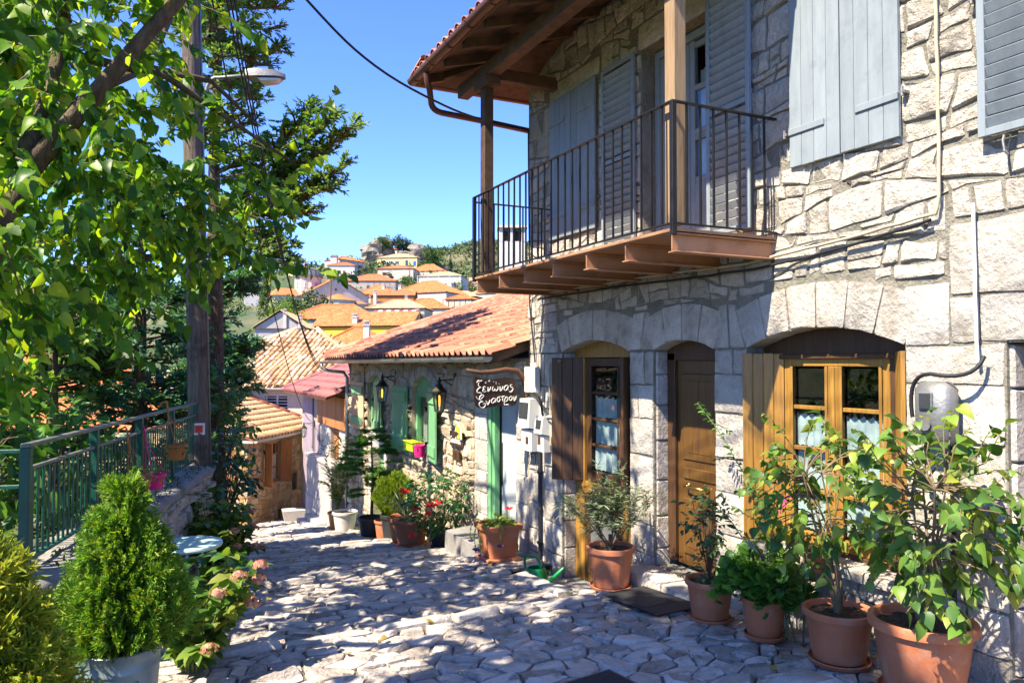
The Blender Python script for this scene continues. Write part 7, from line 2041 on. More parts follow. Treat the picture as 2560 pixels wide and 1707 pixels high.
# ------------------------------------------------------------------ conifers behind the railing
def conifer(label, x, y, z, branches, mat_, seed, name='conifer', trunk=None, size=.30, gap=.055, cat='tree', group=None):
    """trunk, curved boughs and flat sprays along them"""
    r2 = random.Random(seed)
    t = thing(name, label, cat, (x, y, z), 0, group)
    if trunk: MB().tube([Vector(q) for q in trunk[0]], trunk[1], 10).build('trunk', M['bark'], t, smooth=True)
    st = []; Tt = []
    for P in branches:
        P = [Vector(q) for q in P]; st.append((P, [.035 * (1 - .85 * i / (len(P) - 1)) for i in range(len(P))], 0))
        L = sum((P[i + 1] - P[i]).length for i in range(len(P) - 1)); n = int(L / gap)
        for k in range(n):
            s = (k + r2.random()) / n
            if s < .12: continue
            f = s * (len(P) - 1); i = min(int(f), len(P) - 2); p = P[i].lerp(P[i + 1], f - i); d = (P[i + 1] - P[i]).normalized()
            sd = d.cross(Vector((0, 0, 1))); sd = sd.normalized() if sd.length > .1 else rand_dir(r2)
            w = r2.choice((-1, 1))
            dd = d * r2.uniform(.2, 1) + sd * w * r2.uniform(.2, 1) + Vector((0, 0, r2.uniform(-.35, .6)))
            q = p + dd.normalized() * r2.uniform(0, .22) * (1.2 - s)
            Tt.append(frame(q, dd, Vector((0, 0, 1)) + rand_dir(r2) * .9, size * r2.uniform(.55, 1.25) * (1.15 - .4 * s)))
    stems_mesh('bough', st, M['bark'], t, 6, .004)
    scatter(t, 'spray', 'foliage', FROND_C, Tt, M[mat_], 120, smooth=False)
    return t
def whorl(x, y, z0, z1, prof, n, seed, up=.25, droop=.0, bias=None):
    r2 = random.Random(seed); out = []
    for i in range(n):
        q = r2.random(); z = z0 + (z1 - z0) * q; a = r2.uniform(0, 2 * math.pi)
        L = float(np.interp(q, [p_[0] for p_ in prof], [p_[1] for p_ in prof])) * r2.uniform(.7, 1.15)
        d = Vector((math.cos(a), math.sin(a), 0))
        b = Vector((x, y, z)); tip = b + d * L + Vector((0, 0, L * up * r2.uniform(.3, 1.3)))
        P = bez(b, b + d * L * .55 - Vector((0, 0, L * droop)), tip, 5)
        out.append(P)
        for s in (-1, 1):       # side boughs
            m = P[3]; e = m + (d * .5 + Vector((-d.y, d.x, 0)) * s * .8 + Vector((0, 0, up * .6))) * L * .4; out.append(bez(m, (m + e) / 2, e, 3))
    return out
# tall juniper behind the pole: crown at the top and long boughs reaching right over the sky
jx, jy = 1.35, 16.2
br = whorl(jx, jy, 3.6, 9.0, [(0, 1.1), (.3, 1.3), (.7, 1.5), (1, .8)], 44, 41, .35)
br += whorl(1.9, 15.8, 5.2, 8.6, [(0, .8), (1, .9)], 18, 42, .3) + whorl(1.1, 14.6, 4.8, 8.4, [(0, .6), (.5, 1.0), (1, .8)], 26, 45, .3)
for tip, mid in (((3.4, 13.9, 4.25), (2.5, 15.0, 3.4)), ((3.2, 14.0, 3.5), (2.5, 15.0, 3.1)), ((3.1, 14.1, 3.2), (2.4, 14.8, 2.9)), ((3.05, 14.0, 4.4), (2.4, 14.9, 3.7)), ((2.75, 14.4, 4.6), (2.2, 15.2, 4.0)), ((2.7, 14.4, 2.75), (2.1, 15.1, 2.8)), ((2.9, 14.6, 3.9), (2.2, 15.3, 3.5)), ((2.35, 14.6, 2.1), (1.9, 15.3, 2.5)), ((2.5, 14.6, 1.75), (1.9, 15.3, 2.2))):
    b = Vector((jx + .05, jy, 2.9)); P = bez(b, mid, tip, 8); br.append(P)
    r3 = random.Random(int(tip[0] * 100))
    for k in range(3, 9):
        for s in (-1, 1, .3):
            m = P[k]; d = (P[k] - P[k - 1]).normalized(); sd = Vector((-d.y, d.x, .25)).normalized()
            L = .55 * (1.25 - k / 9) + .12; e = m + (d * .7 + sd * s * .8 + Vector((0, 0, .35 * r3.uniform(-.4, 1.2)))) * L; br.append(bez(m, (m + e) / 2, e, 3))
conifer('tall dark juniper behind the pole with boughs reaching into the sky', jx, jy, -4.0, br, 'cypress', 43, 'juniper', ([(jx, jy, -4.3), (jx + .05, jy, 0), (jx - .03, jy, 4), (jx + .1, jy, 9)], [.2, .15, .11, .05]), .22, .033)
# dense blue-green cypresses lower down, right and left of the pole
conifer('blue-green cypress filling the gap right of the pole', 1.7, 18.6, -4.4, whorl(1.7, 18.6, -2.0, 2.7, [(0, .5), (.3, .85), (.7, .9), (1, .4)], 105, 51, .25, -.05), 'cypress_blue', 52, 'cypress', ([(1.7, 18.6, -4.6), (1.7, 18.6, 2.6)], [.18, .03]), .30, .05, group='conifers behind the railing')
conifer('dark cypress directly left of the pole behind the railing', .05, 15.4, -4.2, whorl(.05, 15.4, -3.2, 3.6, [(0, 1.3), (.4, 1.4), (.75, 1.1), (1, .4)], 100, 53, .25, -.05), 'cypress_blue', 54, 'cypress', ([(.05, 15.4, -4.5), (.05, 15.4, 3.8)], [.2, .03]), .30, .05, group='conifers behind the railing')
conifer('dark cypress behind the middle of the railing', -1.15, 13.6, -4.4, whorl(-1.15, 13.6, -3.2, 1.4, [(0, 1.2), (.4, 1.15), (.75, .8), (1, .3)], 70, 55, .25, -.05), 'cypress', 56, 'cypress', ([(-1.15, 13.6, -4.6), (-1.15, 13.6, 1.6)], [.16, .03]), .30, .052, group='conifers behind the railing')
conifer('dark cypress farther left, half hidden by mulberry leaves', -2.6, 14.2, -4.6, whorl(-2.6, 14.2, -3.4, .6, [(0, 1.2), (.5, 1.0), (1, .3)], 50, 57, .25, -.05), 'cypress', 58, 'cypress', ([(-2.6, 14.2, -4.8), (-2.6, 14.2, .8)], [.15, .03]), .32, .055, group='conifers behind the railing')
conifer('slim blue-green cypress hidden behind the pole farther down the slope', 1.5, 22.0, -4.8, whorl(1.5, 22.0, -3.0, 3.2, [(0, .8), (.5, .9), (1, .3)], 60, 63, .25, -.05), 'cypress_blue', 64, 'cypress', ([(1.5, 22, -5), (1.5, 22, 3)], [.18, .03]), .34, .07, group='conifers behind the railing')
leafy_shrub('yellow-green laurel between the pole and the end house', (1.42, 16.0, -1.5), (.42, .7, 1.2), 150, .17, 'leaf_rose', L_NAR + L_OVAL, 61, L=.4)
# two tree crowns added left of view, shaped to throw shade on the lane
def shade_tree(label, c, rad, n, seed, trunk, matn='leaf_mulberry', lsz=.30):
    r2 = random.Random(seed); t = thing('added_shade_tree', label, 'tree', (trunk[0], trunk[1], trunk[2]), 0, 'trees left of the lane')
    MB().tube([trunk, (trunk[0] * .6 + c[0] * .4, trunk[1] * .6 + c[1] * .4, (trunk[2] + c[2]) / 2), c], [.3, .22, .1], 10).build('trunk', M['bark'], t, smooth=True)
    Tt = []
    for P in twig_cloud(c, rad, n, .6, r2, .3, .1, .6): Tt += twig_leaves(P, lsz, .10, .4, 1, .1, r2)
    scatter(t, 'leaf', 'foliage', L_MUL, Tt, M[matn], 0)
shade_tree('lime tree beside the camera, its crown just left of view', (-1.9, 3.3, 4.7), (.8, 1.8, 2.1), 480, 73, (-3.6, 1.0, -2.6), lsz=.26)
shade_tree('plane tree standing in the garden behind the railing, mostly left of view', (-2.5, 11.0, 4.0), (1.5, 1.9, 1.9), 330, 71, (-4.2, 10.8, -3.5))

# ------------------------------------------------------------------ plants along the houses
def potted(name, label, x, y, rim, h, z=None, cat='potted plant', **kw):
    z = g(x, y) + .028 if z is None else z
    t = thing(name, label, cat, (x, y, z), 0)
    top = pot_parts(t, (x, y, z), rim, h, **kw)
    return t, top
t, top = potted('potted_lilac', 'big leafy heart-leaved shrub in the largest terracotta pot at the right corner', 4.44, 3.24, .315, .46)
def lilac(t, top, c, rad, n, seed, size, n_ind):
    r2 = random.Random(seed); st = []; Tt = []; c = Vector(c)
    main = [bez(top - Vector((0, 0, .05)), top + Vector((r2.uniform(-.1, .1), r2.uniform(-.1, .1), .35)), c + Vector((r2.uniform(-.6, .6) * rad[0], r2.uniform(-.6, .6) * rad[1], r2.uniform(-.1, .5) * rad[2])), 8) for _ in range(6)]
    for P in main: st.append((P, [.017 - .0014 * k for k in range(9)], 1))
    for P in twig_cloud(c, rad, n, .24, r2, .15, .25, .9):
        m = min((q for Pm in main for q in Pm[3:]), key=lambda q: (q - P[0]).length); st.append((bez(m, (m + P[0]) / 2 + Vector((0, 0, .05)), P[0], 4)[:-1] + P, [.006 - .0005 * k for k in range(9)], 0))
        Tt += twig_leaves(P, size, .036, .45, 1.0, .05, r2, .5)
    stems_mesh('stem', st, M['twig'], t); scatter(t, 'leaf', 'foliage', L_LIL, Tt, M['leaf_lilac'], n_ind)
lilac(t, top, (4.36, 3.10, -.93), (.40, .44, .58), 125, 101, .078, 300)
t, top = potted('potted_lilac', 'slimmer heart-leaved shrub in the second terracotta pot from the right', 4.52, 3.95, .25, .36)
lilac(t, top, (4.42, 4.05, -.98), (.36, .46, .5), 80, 108, .074, 280)
# climbing rose shoot beside it
rs = thing('rose_bush', 'thorny rose shoots with small leaves in front of the honey-coloured shutter', 'shrub', (4.62, 4.45, g(4.62, 4.45)))
Tt = []; st = []
for P in ([(4.62, 4.5, -2.2), (4.6, 4.6, -1.6), (4.55, 4.85, -1.0), (4.5, 5.15, -.6), (4.5, 5.45, -.36)], [(4.62, 4.5, -2.2), (4.55, 4.7, -1.7), (4.5, 5.0, -1.35), (4.45, 5.3, -1.15)], [(4.62, 4.45, -2.2), (4.5, 4.5, -1.6), (4.4, 4.6, -1.25), (4.3, 4.8, -1.15)], [(4.65, 4.4, -2.2), (4.65, 4.35, -1.5), (4.6, 4.45, -1.0), (4.55, 4.5, -.75)], [(4.62, 4.5, -2.2), (4.6, 4.75, -1.8), (4.5, 5.0, -1.6), (4.45, 5.2, -1.5)]):
    Q = []
    for i in range(len(P) - 1):
        for k in range(4): Q.append(Vector(P[i]).lerp(Vector(P[i + 1]), k / 4) + rand_dir() * .008)
    Q.append(Vector(P[-1])); st.append((Q, [.007 - .004 * i / len(Q) for i in range(len(Q))], 0))
    Tt += twig_leaves(Q, .055, .022, .1, 1.2, .15)
    for k in range(4, len(Q), 3):
        e = Q[k] + rand_dir() * .16; S2 = bez(Q[k], (Q[k] + e) / 2 + Vector((0, 0, .03)), e, 3); st.append((S2, [.003] * 4, 0)); Tt += twig_leaves(S2, .05, .02, .1, 1.2, .1)
stems_mesh('stem', st, M['green_stem'], rs); scatter(rs, 'leaf', 'foliage', L_OVAL, Tt, M['leaf_rose'], 160)
# geranium
t, top = potted('potted_geranium', 'bushy green geranium overflowing its terracotta pot', 4.52, 4.68, .185, .30)
r2 = random.Random(5); Tt = []; st = []
for i in range(150):
    a = r2.uniform(0, 6.28); q = r2.uniform(.1, 1) ** .5; e = top + Vector((.33 * q * math.cos(a) - .02, .33 * q * math.sin(a), .42 * (1 - .85 * q * q) * r2.uniform(.75, 1.1) + .03))
    P = bez(top + Vector((.05 * math.cos(a), .05 * math.sin(a), 0)), (top + e) / 2 + Vector((0, 0, .12)), e, 4); st.append((P, [.005, .004, .003, .0025, .002], 0))
    for k in range(4):
        d = Vector((math.cos(a) + r2.uniform(-.8, .8), math.sin(a) + r2.uniform(-.8, .8), r2.uniform(-.2, .5))); Tt.append(frame(P[-1] + rand_dir(r2) * .03 - Vector((0, 0, .03 * k)), d, Vector((d.x * .9, d.y * .9, .8)) + rand_dir(r2) * .7, r2.uniform(.07, .115)))
stems_mesh('stem', st, M['green_stem'], t); scatter(t, 'leaf', 'foliage', L_GER, Tt, M['leaf_geranium'], 220)
# dark glossy shrub by the door mat
t, top = potted('potted_shrub', 'dark glossy small-leaved shrub in a terracotta pot beside the front door', 4.5, 5.3, .215, .33)
r2 = random.Random(6); Tt = []; st = []
for c, rad, n in ((top + Vector((0, .02, .56)), (.17, .17, .24), 60), (top + Vector((.0, 0, .12)), (.2, .2, .12), 30)):
    for P in twig_cloud(c, rad, n, .11, r2, -.3): st.append((bez(top, (top + P[0]) / 2, P[0], 3) + P, [.003] * 9, 0)) if r2.random() < .3 else None; Tt += twig_leaves(P, .055, .018, .2, 1.1, .05, r2)
MB().tube([top, top + Vector((.01, 0, .3)), top + Vector((0, .02, .6))], .012, 7).build('trunk', M['bark'], t, smooth=True)
stems_mesh('stem', st, M['bark'], t); scatter(t, 'leaf', 'foliage', L_OVAL, Tt, M['leaf_dark'], 160)
# olive
t, top = potted('potted_olive', 'small silvery olive tree in a round terracotta pot on the upper kerb', 4.42, 6.74, .255, .41, g(4.42, 6.6) + .03)
r2 = random.Random(9); out = []
for d in ((-.55, .35, 1), (.1, -.3, 1), (-.35, .8, 1.0), (.2, .05, 1.2), (-.1, -.75, .9), (-.6, -.1, .8)):
    grow(top, d, .42, .010, 2, 5, .65, .2, .2, .66, r2, out)
MB().tube([top - Vector((0, 0, .03)), top + Vector((.0, .01, .16))], [.022, .017], 9).build('trunk', M['bark'], t, smooth=True)
stems_mesh('branch', out, M['twig'], t); Tt = []
for P, q, lv in out:
    if lv <= 1: Tt += twig_leaves(P, .072, .009 if lv == 0 else .012, .05, .9, .1, r2)
scatter(t, 'leaf', 'foliage', L_OLE, Tt, M['leaf_olive'], 200)
# along the guesthouse, from far to near
t, top = potted('potted_oleander', 'slender pale-leaved oleander in the orange pot farthest down the lane', 4.55, 19.3, .25, .38, mat='orange_pot', flutes=False)
r2 = random.Random(14); out = []; Tt = []
for i in range(16):
    a = r2.uniform(0, 6.28); P = bez(top, top + Vector((.15 * math.cos(a), .15 * math.sin(a), .8)), top + Vector((.45 * math.cos(a) * r2.uniform(.4, 1.2), .5 * math.sin(a) * r2.uniform(.4, 1.2), r2.uniform(.7, 2.0))), 8)
    out.append((P, [.012 - .001 * k for k in range(9)], 0)); Tt += twig_leaves(P, .17, .035, .0, .8, .2, r2)
stems_mesh('stem', out, M['green_stem'], t); scatter(t, 'leaf', 'foliage', L_NAR, Tt, M['leaf_oleander'], 120)
potted('plant_pot', 'empty cream plastic pot in front of the orange pot', 4.42, 18.0, .30, .46, cat='plant pot', mat='cream_pot', flutes=False)
t, top = potted('potted_fir', 'tall thin fir tree in a black plastic tub against the guesthouse', 4.48, 15.95, .30, .40, mat='black_plastic', flutes=False, saucer=False)
MB().tube([top, top + Vector((.02, 0, .8)), top + Vector((0, .05, 1.75))], [.035, .028, .01], 8).build('trunk', M['bark'], t, smooth=True)
Tt = []; st = []; r2 = random.Random(17)
for j in range(9):
    z = .55 + .15 * j
    for k in range(7):
        a = r2.uniform(0, 6.28); L = float(np.interp(z, [.5, .8, 1.2, 1.8], [.35, .72, .7, .22])) * r2.uniform(.75, 1.1); b = top + Vector((0, .02 * j / 9, z + r2.uniform(-.08, .08))); d = Vector((math.cos(a), math.sin(a), r2.uniform(-.05, .35)))
        P = bez(b, b + d * L * .6 + Vector((0, 0, .03)), b + d * L - Vector((0, 0, .05)), 5); st.append((P, [.006] * 6, 0))
        for q in range(22):
            f = r2.uniform(.25, 1) * 5; i = min(4, int(f)); p = P[i].lerp(P[i + 1], f - i); w = r2.choice((-1, 1)); sd = Vector((-d.y, d.x, 0)) * w
            Tt.append(frame(p, d * r2.uniform(.6, 1.2) + sd * r2.uniform(.2, .9), Vector((0, 0, 1)) + rand_dir(r2) * 1.0, .16 * r2.uniform(.7, 1.3)))
stems_mesh('bough', st, M['bark'], t); scatter(t, 'spray', 'foliage', FIRSP, Tt, M['fir'], 120, smooth=False)
potted('plant_pot', 'small terracotta pot squeezed between the two black tubs', 4.5, 15.1, .2, .38, cat='plant pot')
t, top = potted('potted_thuja', 'yellow-green ball of thuja in a dark grey tub', 4.58, 14.7, .27, .55, mat='black_plastic', flutes=False, saucer=False)
r2 = random.Random(19); Tt = []
for i in range(1500):
    d = rand_dir(r2); q = r2.uniform(.5, 1) ** .5; p = top + Vector((0, .0, .40)) + Vector((d.x * .36, d.y * .36, d.z * .42)) * q * (1 + .1 * math.sin(5 * d.x + 7 * d.z)); Tt.append(frame(p, d + Vector((0, 0, .8)) + rand_dir(r2) * .4, rand_dir(r2), .09 * r2.uniform(.7, 1.3)))
MB().tube([top, top + Vector((0, 0, .4))], .015, 6).build('trunk', M['bark'], t); scatter(t, 'spray', 'foliage', FROND, Tt, M['thuja_ball'], 80, smooth=False)
t, top = potted('potted_aloe', 'spiky aloe in a wide terracotta pot', 4.42, 13.4, .36, .50)
r2 = random.Random(23)
for i in range(13):
    a = i * 2.4; lean = .25 + .07 * i; L = r2.uniform(.45, .75); d = Vector((math.cos(a) * lean, math.sin(a) * lean, 1)).normalized(); P = bez(top, top + d * L * .6, top + d * L + Vector((math.cos(a), math.sin(a), -.2)) * .10 * lean * 2, 5)
    V = []; F = []; sd = Vector((-math.sin(a), math.cos(a), 0))
    for k, p in enumerate(P):
        w = .042 * (1 - k / 5) ** .7 + .002; o = Vector((math.cos(a), math.sin(a), 0)) * w * .5; V += [p - sd * w + Vector((0, 0, w * .4)), p + o, p + sd * w + Vector((0, 0, w * .4)), p - o * .3]
    for k in range(5):
        for q in range(4): F.append((4 * k + q, 4 * k + (q + 1) % 4, 4 * k + 4 + (q + 1) % 4, 4 * k + 4 + q))
    MB().add(V, F).build('leaf', M['leaf_aloe'], t, smooth=True)
t, top = potted('plant_pot', 'round terracotta pot with a few weeds next to the red-flowered hibiscus', 4.28, 12.75, .33, .42, cat='plant pot')
Tt = [frame(top + Vector((rng.uniform(-.18, .18), rng.uniform(-.18, .18), .01)), Vector((rng.uniform(-.6, .6), rng.uniform(-.6, .6), 1)), rand_dir(), .07) for _ in range(26)]
scatter(t, 'leaf', 'x', L_OVAL, Tt, M['leaf_rose'], 60)
t, top = potted('potted_hibiscus', 'dark green hibiscus with red flowers in a low dark pot', 4.55, 11.95, .23, .26, mat='black_plastic', flutes=False)
r2 = random.Random(29); Tt = []; st = []; tips = []
for P in twig_cloud(top + Vector((-.05, .05, .48)), (.5, .56, .5), 190, .2, r2, .1, .3): Tt += twig_leaves(P, .075, .026, .2, 1.1, .05, r2); tips.append(P[-1]); st.append((bez(top, (top + P[0]) / 2 + Vector((0, 0, .1)), P[0], 4) + P, [.004] * 10, 0)) if r2.random() < .3 else None
stems_mesh('stem', st, M['green_stem'], t); scatter(t, 'leaf', 'foliage', L_OVAL, Tt, M['leaf_hibiscus'], 200)
tips.sort(key=lambda p: p.x * .9 + p.y * .45)
for p in [tips[i] for i in (0, 3, 7, 11, 15, 20, 26, 31)]:
    q = p + Vector((-.05, -.03, .02)); Tb = []
    for k in range(5): a = k * 1.257; Tb.append(frame(q, Vector((math.cos(a) * .7 - .5, math.sin(a) * .7 - .2, math.sin(a * 2) * .5)), Vector((-.8, -.4, .3)), .075))
    obj('flower', batch('flower', L_HYD, np.array(Tb), np.zeros(5, int), M['petal_red']), t)
# square planter with petunias
px_, py_ = 4.48, 9.62; pz_ = g(px_, py_) + .03
t = thing('square_planter', 'square terracotta planter with trailing petunias and a red bloom by the guesthouse door', 'planter', (px_, py_, pz_))
def rsq(hw, z, c=.05, n=4):
    o = []
    for sx, sy, a0 in ((1, 1, 0), (-1, 1, 90), (-1, -1, 180), (1, -1, 270)):
        for k in range(n + 1):
            a = R(a0 + 90 * k / n); o.append((px_ + sx * (hw - c) + c * math.cos(a), py_ + sy * (hw - c) + c * math.sin(a), pz_ + z))
    return o
secs = [rsq(.19, .03), rsq(.235, .40), rsq(.262, .40), rsq(.268, .47), rsq(.255, .48), rsq(.235, .47), rsq(.225, .36)]
mb = MB(); m_ = len(secs[0])
for s in secs: mb.v += s
for i in range(len(secs) - 1):
    for k in range(m_): mb.f.append((m_ * i + k, m_ * i + (k + 1) % m_, m_ * i + m_ + (k + 1) % m_, m_ * i + m_ + k))
mb.f.append(tuple(range(m_))[::-1]); mb.build('pot', M['terracotta'], t, smooth=True, sharp=35)
MB().add(rsq(.23, .42), [tuple(range(m_))]).build('soil', M['soil'], t)
mb = MB(); mb.cbox(px_ - .25, px_ + .25, py_ - .25, py_ + .25, pz_ - .01, pz_ + .03, .02); mb.build('saucer', M['terracotta'], t)
r2 = random.Random(31); Tt = []; st = []; tips = []; topc = Vector((px_, py_, pz_ + .43))
for i in range(46):
    a = r2.uniform(0, 6.28); b = topc + Vector((r2.uniform(-.2, .2), r2.uniform(-.2, .2), 0)); e = b + Vector((.14 * math.cos(a), .14 * math.sin(a), r2.uniform(.02, .14))); P = bez(b, (b + e) / 2 + Vector((0, 0, .06)), e, 4); st.append((P, [.003] * 5, 0)); Tt += twig_leaves(P, .05, .022, .2, 1, .1, r2)
for dx, dy, L in ((-.28, -.12, .34), (-.28, .05, .30), (-.27, .2, .22), (-.1, -.28, .2)):
    b = topc + Vector((dx * .8, dy * .8, .02)); P = bez(b, b + Vector((dx * .5, dy * .5, .06)), topc + Vector((dx * 1.12, dy * 1.12, -L)), 8); st.append((P, [.003] * 9, 0)); Tt += twig_leaves(P, .04, .018, .3, 1, .1, r2); tips.append(P[-1])
stems_mesh('stem', st, M['green_stem'], t); scatter(t, 'leaf', 'foliage', L_OVAL, Tt, M['leaf_bright'], 120)
def bloom(p, mt, s): obj('flower', batch('flower', L_HYD, np.array([frame(p, Vector((math.cos(k * 1.257) - .5, math.sin(k * 1.257) - .3, .3)), Vector((-1, -.4, .4)), s) for k in range(5)]), np.zeros(5, int), M[mt]), t)
for p in tips + [tips[0] + Vector((-.03, .05, .06))]: bloom(p, 'petal_purple', .05)
bloom(topc + Vector((.12, -.1, .24)), 'petal_red', .06); MB().tube([topc + Vector((.12, -.1, 0)), topc + Vector((.12, -.1, .23))], .003, 5).build('stalk', M['green_stem'], t)
# flower pot on the sill of the big window
t, top = potted('potted_flowers', 'little pot with small-leaved plant and pink blooms on the big window sill', 4.86, 4.48, .10, .14, -1.66, flutes=False)
r2 = random.Random(37); Tt = []
for P in twig_cloud(top + Vector((0, .05, .22)), (.16, .24, .22), 60, .12, r2, -.2, .2): Tt += twig_leaves(P, .04, .018, .1, 1, .05, r2)
scatter(t, 'leaf', 'foliage', L_OVAL, Tt, M['leaf_bright'], 80)
for k in range(5): bloom(top + Vector((-.08, .18 + .03 * k, .42 - .04 * k)), 'petal_pink', .03)
# watering can
wc_ = Vector((4.50, 8.55, -2.79))
t = thing('watering_can', 'green plastic watering can in the sunken doorstep', 'watering can', wc_)
MB().lathe([(.001, 0), (.13, 0), (.145, .03), (.15, .12), (.135, .20), (.118, .235), (.10, .24), (.095, .232), (.11, .2), (.12, .05), (.001, .04)], 36, wc_).build('body', M['green_plastic'], t, smooth=True, sharp=45)
d = Vector((.25, -.97, 0)).normalized()
MB().tube([wc_ + d * .12 + Vector((0, 0, .06)), wc_ + d * .24 + Vector((0, 0, .10)), wc_ + d * .50 + Vector((0, 0, .33))], [.045, .035, .016], 12).build('spout', M['green_plastic'], t, smooth=True)
MB().tube(bez(wc_ + d * .10 + Vector((0, 0, .23)), wc_ + d * .06 + Vector((0, 0, .40)), wc_ - d * .08 + Vector((0, 0, .36)), 7) + bez(wc_ - d * .16 + Vector((0, 0, .35)), wc_ - d * .26 + Vector((0, 0, .33)), wc_ - d * .16 + Vector((0, 0, .10)), 7), .016, 10).build('handle', M['green_plastic'], t, smooth=True)
# door mat
mz = g(4.35, 6.05) + .055
mt = thing('door_mat', 'black ribbed rubber door mat before the front door', 'door mat', (4.38, 6.0, mz), R(4))
B = WM[mt.name] @ Matrix.Rotation(-.035, 4, 'X')
MB().cbox(-.27, .27, -.42, .42, 0, .012, .005, B).build('mat', M['rubber'], mt)
for i in range(10): MB().cbox(-.2 + .036 * i, -.18 + .036 * i, -.18, .18, .012, .017, .002, B).build('rib', M['black_plastic'], mt)
# sign on its crooked branch
sg = thing('hanging_sign', 'dark brown wooden sign with cream hand-painted Greek letters', 'sign', (4.42, 9.62, -.45))
s0 = Vector((4.09, 9.60, -.21)); sw, shh = .665, .42
def sp(u, v, o=0.0): return Vector((s0.x + sw * u, s0.y - o, s0.z - shh * v))
outl = [(0, .04), (.04, .0), (.2, .03), (.45, .04), (.6, .02), (.72, -.02), (.9, .0), (.95, .06), (.955, .2), (1.0, .38), (.985, .55), (1.0, .75), (.97, .88), (.9, .93), (.7, .93), (.5, .93), (.35, .96), (.2, 1.0), (.12, .97), (.06, .88), (.03, .7), (.01, .5), (.02, .3), (.0, .15)]
n = len(outl); V = [sp(u, v, .014) for u, v in outl] + [sp(u, v, -.014) for u, v in outl]
MB().add(V, [tuple(range(n)), tuple(range(n, 2 * n))[::-1]] + [(i, n + i, n + (i + 1) % n, (i + 1) % n) for i in range(n)]).build('board', M['sign_brown'], sg)
# letters traced as brush strokes: (u,v) pairs over the board
def PX(*p): return [((x - 110) / 582., (y - 235) / 412.) for x, y in p]
STR = [  # word one: xi epsilon nu omega(accent) nu alpha final-sigma
    [PX((155, 300), (175, 272), (205, 278), (226, 268)), PX((205, 278), (182, 300), (178, 335), (200, 362), (206, 360), (178, 378), (160, 405), (168, 430), (200, 432), (218, 445), (215, 466), (200, 462))],
    [PX((276, 362), (255, 352), (240, 368), (248, 385), (262, 388), (240, 395), (238, 415), (256, 424), (280, 412))],
    [PX((298, 362), (304, 372), (306, 416), (328, 390), (340, 356))],
    [PX((372, 352), (360, 385), (366, 408), (384, 408), (394, 388), (400, 408), (418, 408), (436, 380), (432, 350))],
    [PX((456, 352), (462, 362), (466, 412), (490, 384), (500, 350))],
    [PX((572, 348), (545, 340), (520, 365), (518, 395), (535, 408), (556, 390), (572, 348)), PX((572, 348), (564, 385), (574, 404))],
    [PX((622, 332), (600, 340), (606, 365), (628, 372), (632, 400), (612, 426), (590, 428), (586, 412))],
    # word two: Epsilon nu alpha sigma tau rho omicron nu
    [PX((148, 480), (165, 510), (195, 525), (222, 505), (248, 478), (235, 465), (205, 478), (194, 505), (208, 540), (236, 552), (200, 560), (188, 590), (205, 625), (240, 634), (264, 612), (268, 580), (250, 572), (238, 590))],
    [PX((272, 540), (288, 560), (300, 596), (320, 560), (330, 530))],
    [PX((404, 520), (375, 512), (352, 535), (350, 565), (368, 574), (392, 550), (404, 520)), PX((404, 520), (396, 556), (410, 570))],
    [PX((470, 490), (436, 500), (422, 530), (430, 555), (450, 555), (462, 525), (440, 500))],
    [PX((478, 500), (500, 490), (528, 488)), PX((504, 490), (496, 530), (504, 552), (514, 550))],
    [PX((522, 610), (518, 570), (528, 520), (548, 498), (564, 512), (558, 545), (535, 558), (520, 550)), PX((522, 600), (545, 604), (570, 600), (578, 616))],
    [PX((610, 490), (588, 505), (586, 535), (604, 545), (622, 528), (624, 500), (610, 490))],
    [PX((640, 492), (648, 505), (652, 552), (672, 520), (680, 484))],
]
for stroke_group in STR:
    mb = MB()
    for s in stroke_group:
        Q = []
        for i in range(len(s) - 1):
            for k in range(4):
                t_ = k / 4; a, b = s[i], s[i + 1]; p_, n_ = s[max(0, i - 1)], s[min(len(s) - 1, i + 2)]
                f = lambda q: .5 * ((2 * a[q]) + (b[q] - p_[q]) * t_ + (2 * p_[q] - 5 * a[q] + 4 * b[q] - n_[q]) * t_ * t_ + (3 * a[q] - p_[q] - 3 * b[q] + n_[q]) * t_ ** 3)
                Q.append(sp(f(0), f(1), .0145))
        Q.append(sp(*s[-1], .0145)); m_ = len(Q)
        mb.tube(Q, [.0046 + .0036 * math.sin(math.pi * i / (m_ - 1)) for i in range(m_)], 6)
    mb.build('letter', M['letter'], sg)
for (x, y, r) in ((272, 300, .016), (318, 276, .018), (378, 288, .008), (408, 300, .012), (410, 320, .008), (448, 318, .008)):
    u, v = PX((x, y))[0]; c = sp(u, v, .0145); mb = MB(); pts = []
    for k in range(10):
        q = r if k % 2 == 0 else r * .42; a = math.pi * k / 5 + .3; pts.append(c + Vector((q * math.sin(a), 0, q * math.cos(a))))
    V = [p - Vector((0, .003, 0)) for p in pts] + pts
    mb.add(V, [tuple(range(10)), tuple(range(10, 20))[::-1]] + [(i, 10 + i, 10 + (i + 1) % 10, (i + 1) % 10) for i in range(10)]); mb.build('painted_star', M['letter'], sg)
mb = MB()
for u in (.2, .73): mb.tube([sp(u, .02), sp(u, -.06), sp(u, -.14)], .005, 5)
mb.build('chain', M['galvan'], sg)
br_ = thing('sign_branch', 'crooked brown branch that carries the hanging sign', 'branch', (4.6, 9.65, -.1))
mb = MB(); mb.tube([(4.0, 9.6, -.10), (4.2, 9.6, -.14), (4.4, 9.61, -.13), (4.6, 9.62, -.10), (4.78, 9.63, -.12), (4.88, 9.64, -.22), (4.93, 9.65, -.38), (4.94, 9.66, -.55), (4.97, 9.66, -.62)], [.022, .03, .034, .036, .042, .042, .036, .03, .026], 9)
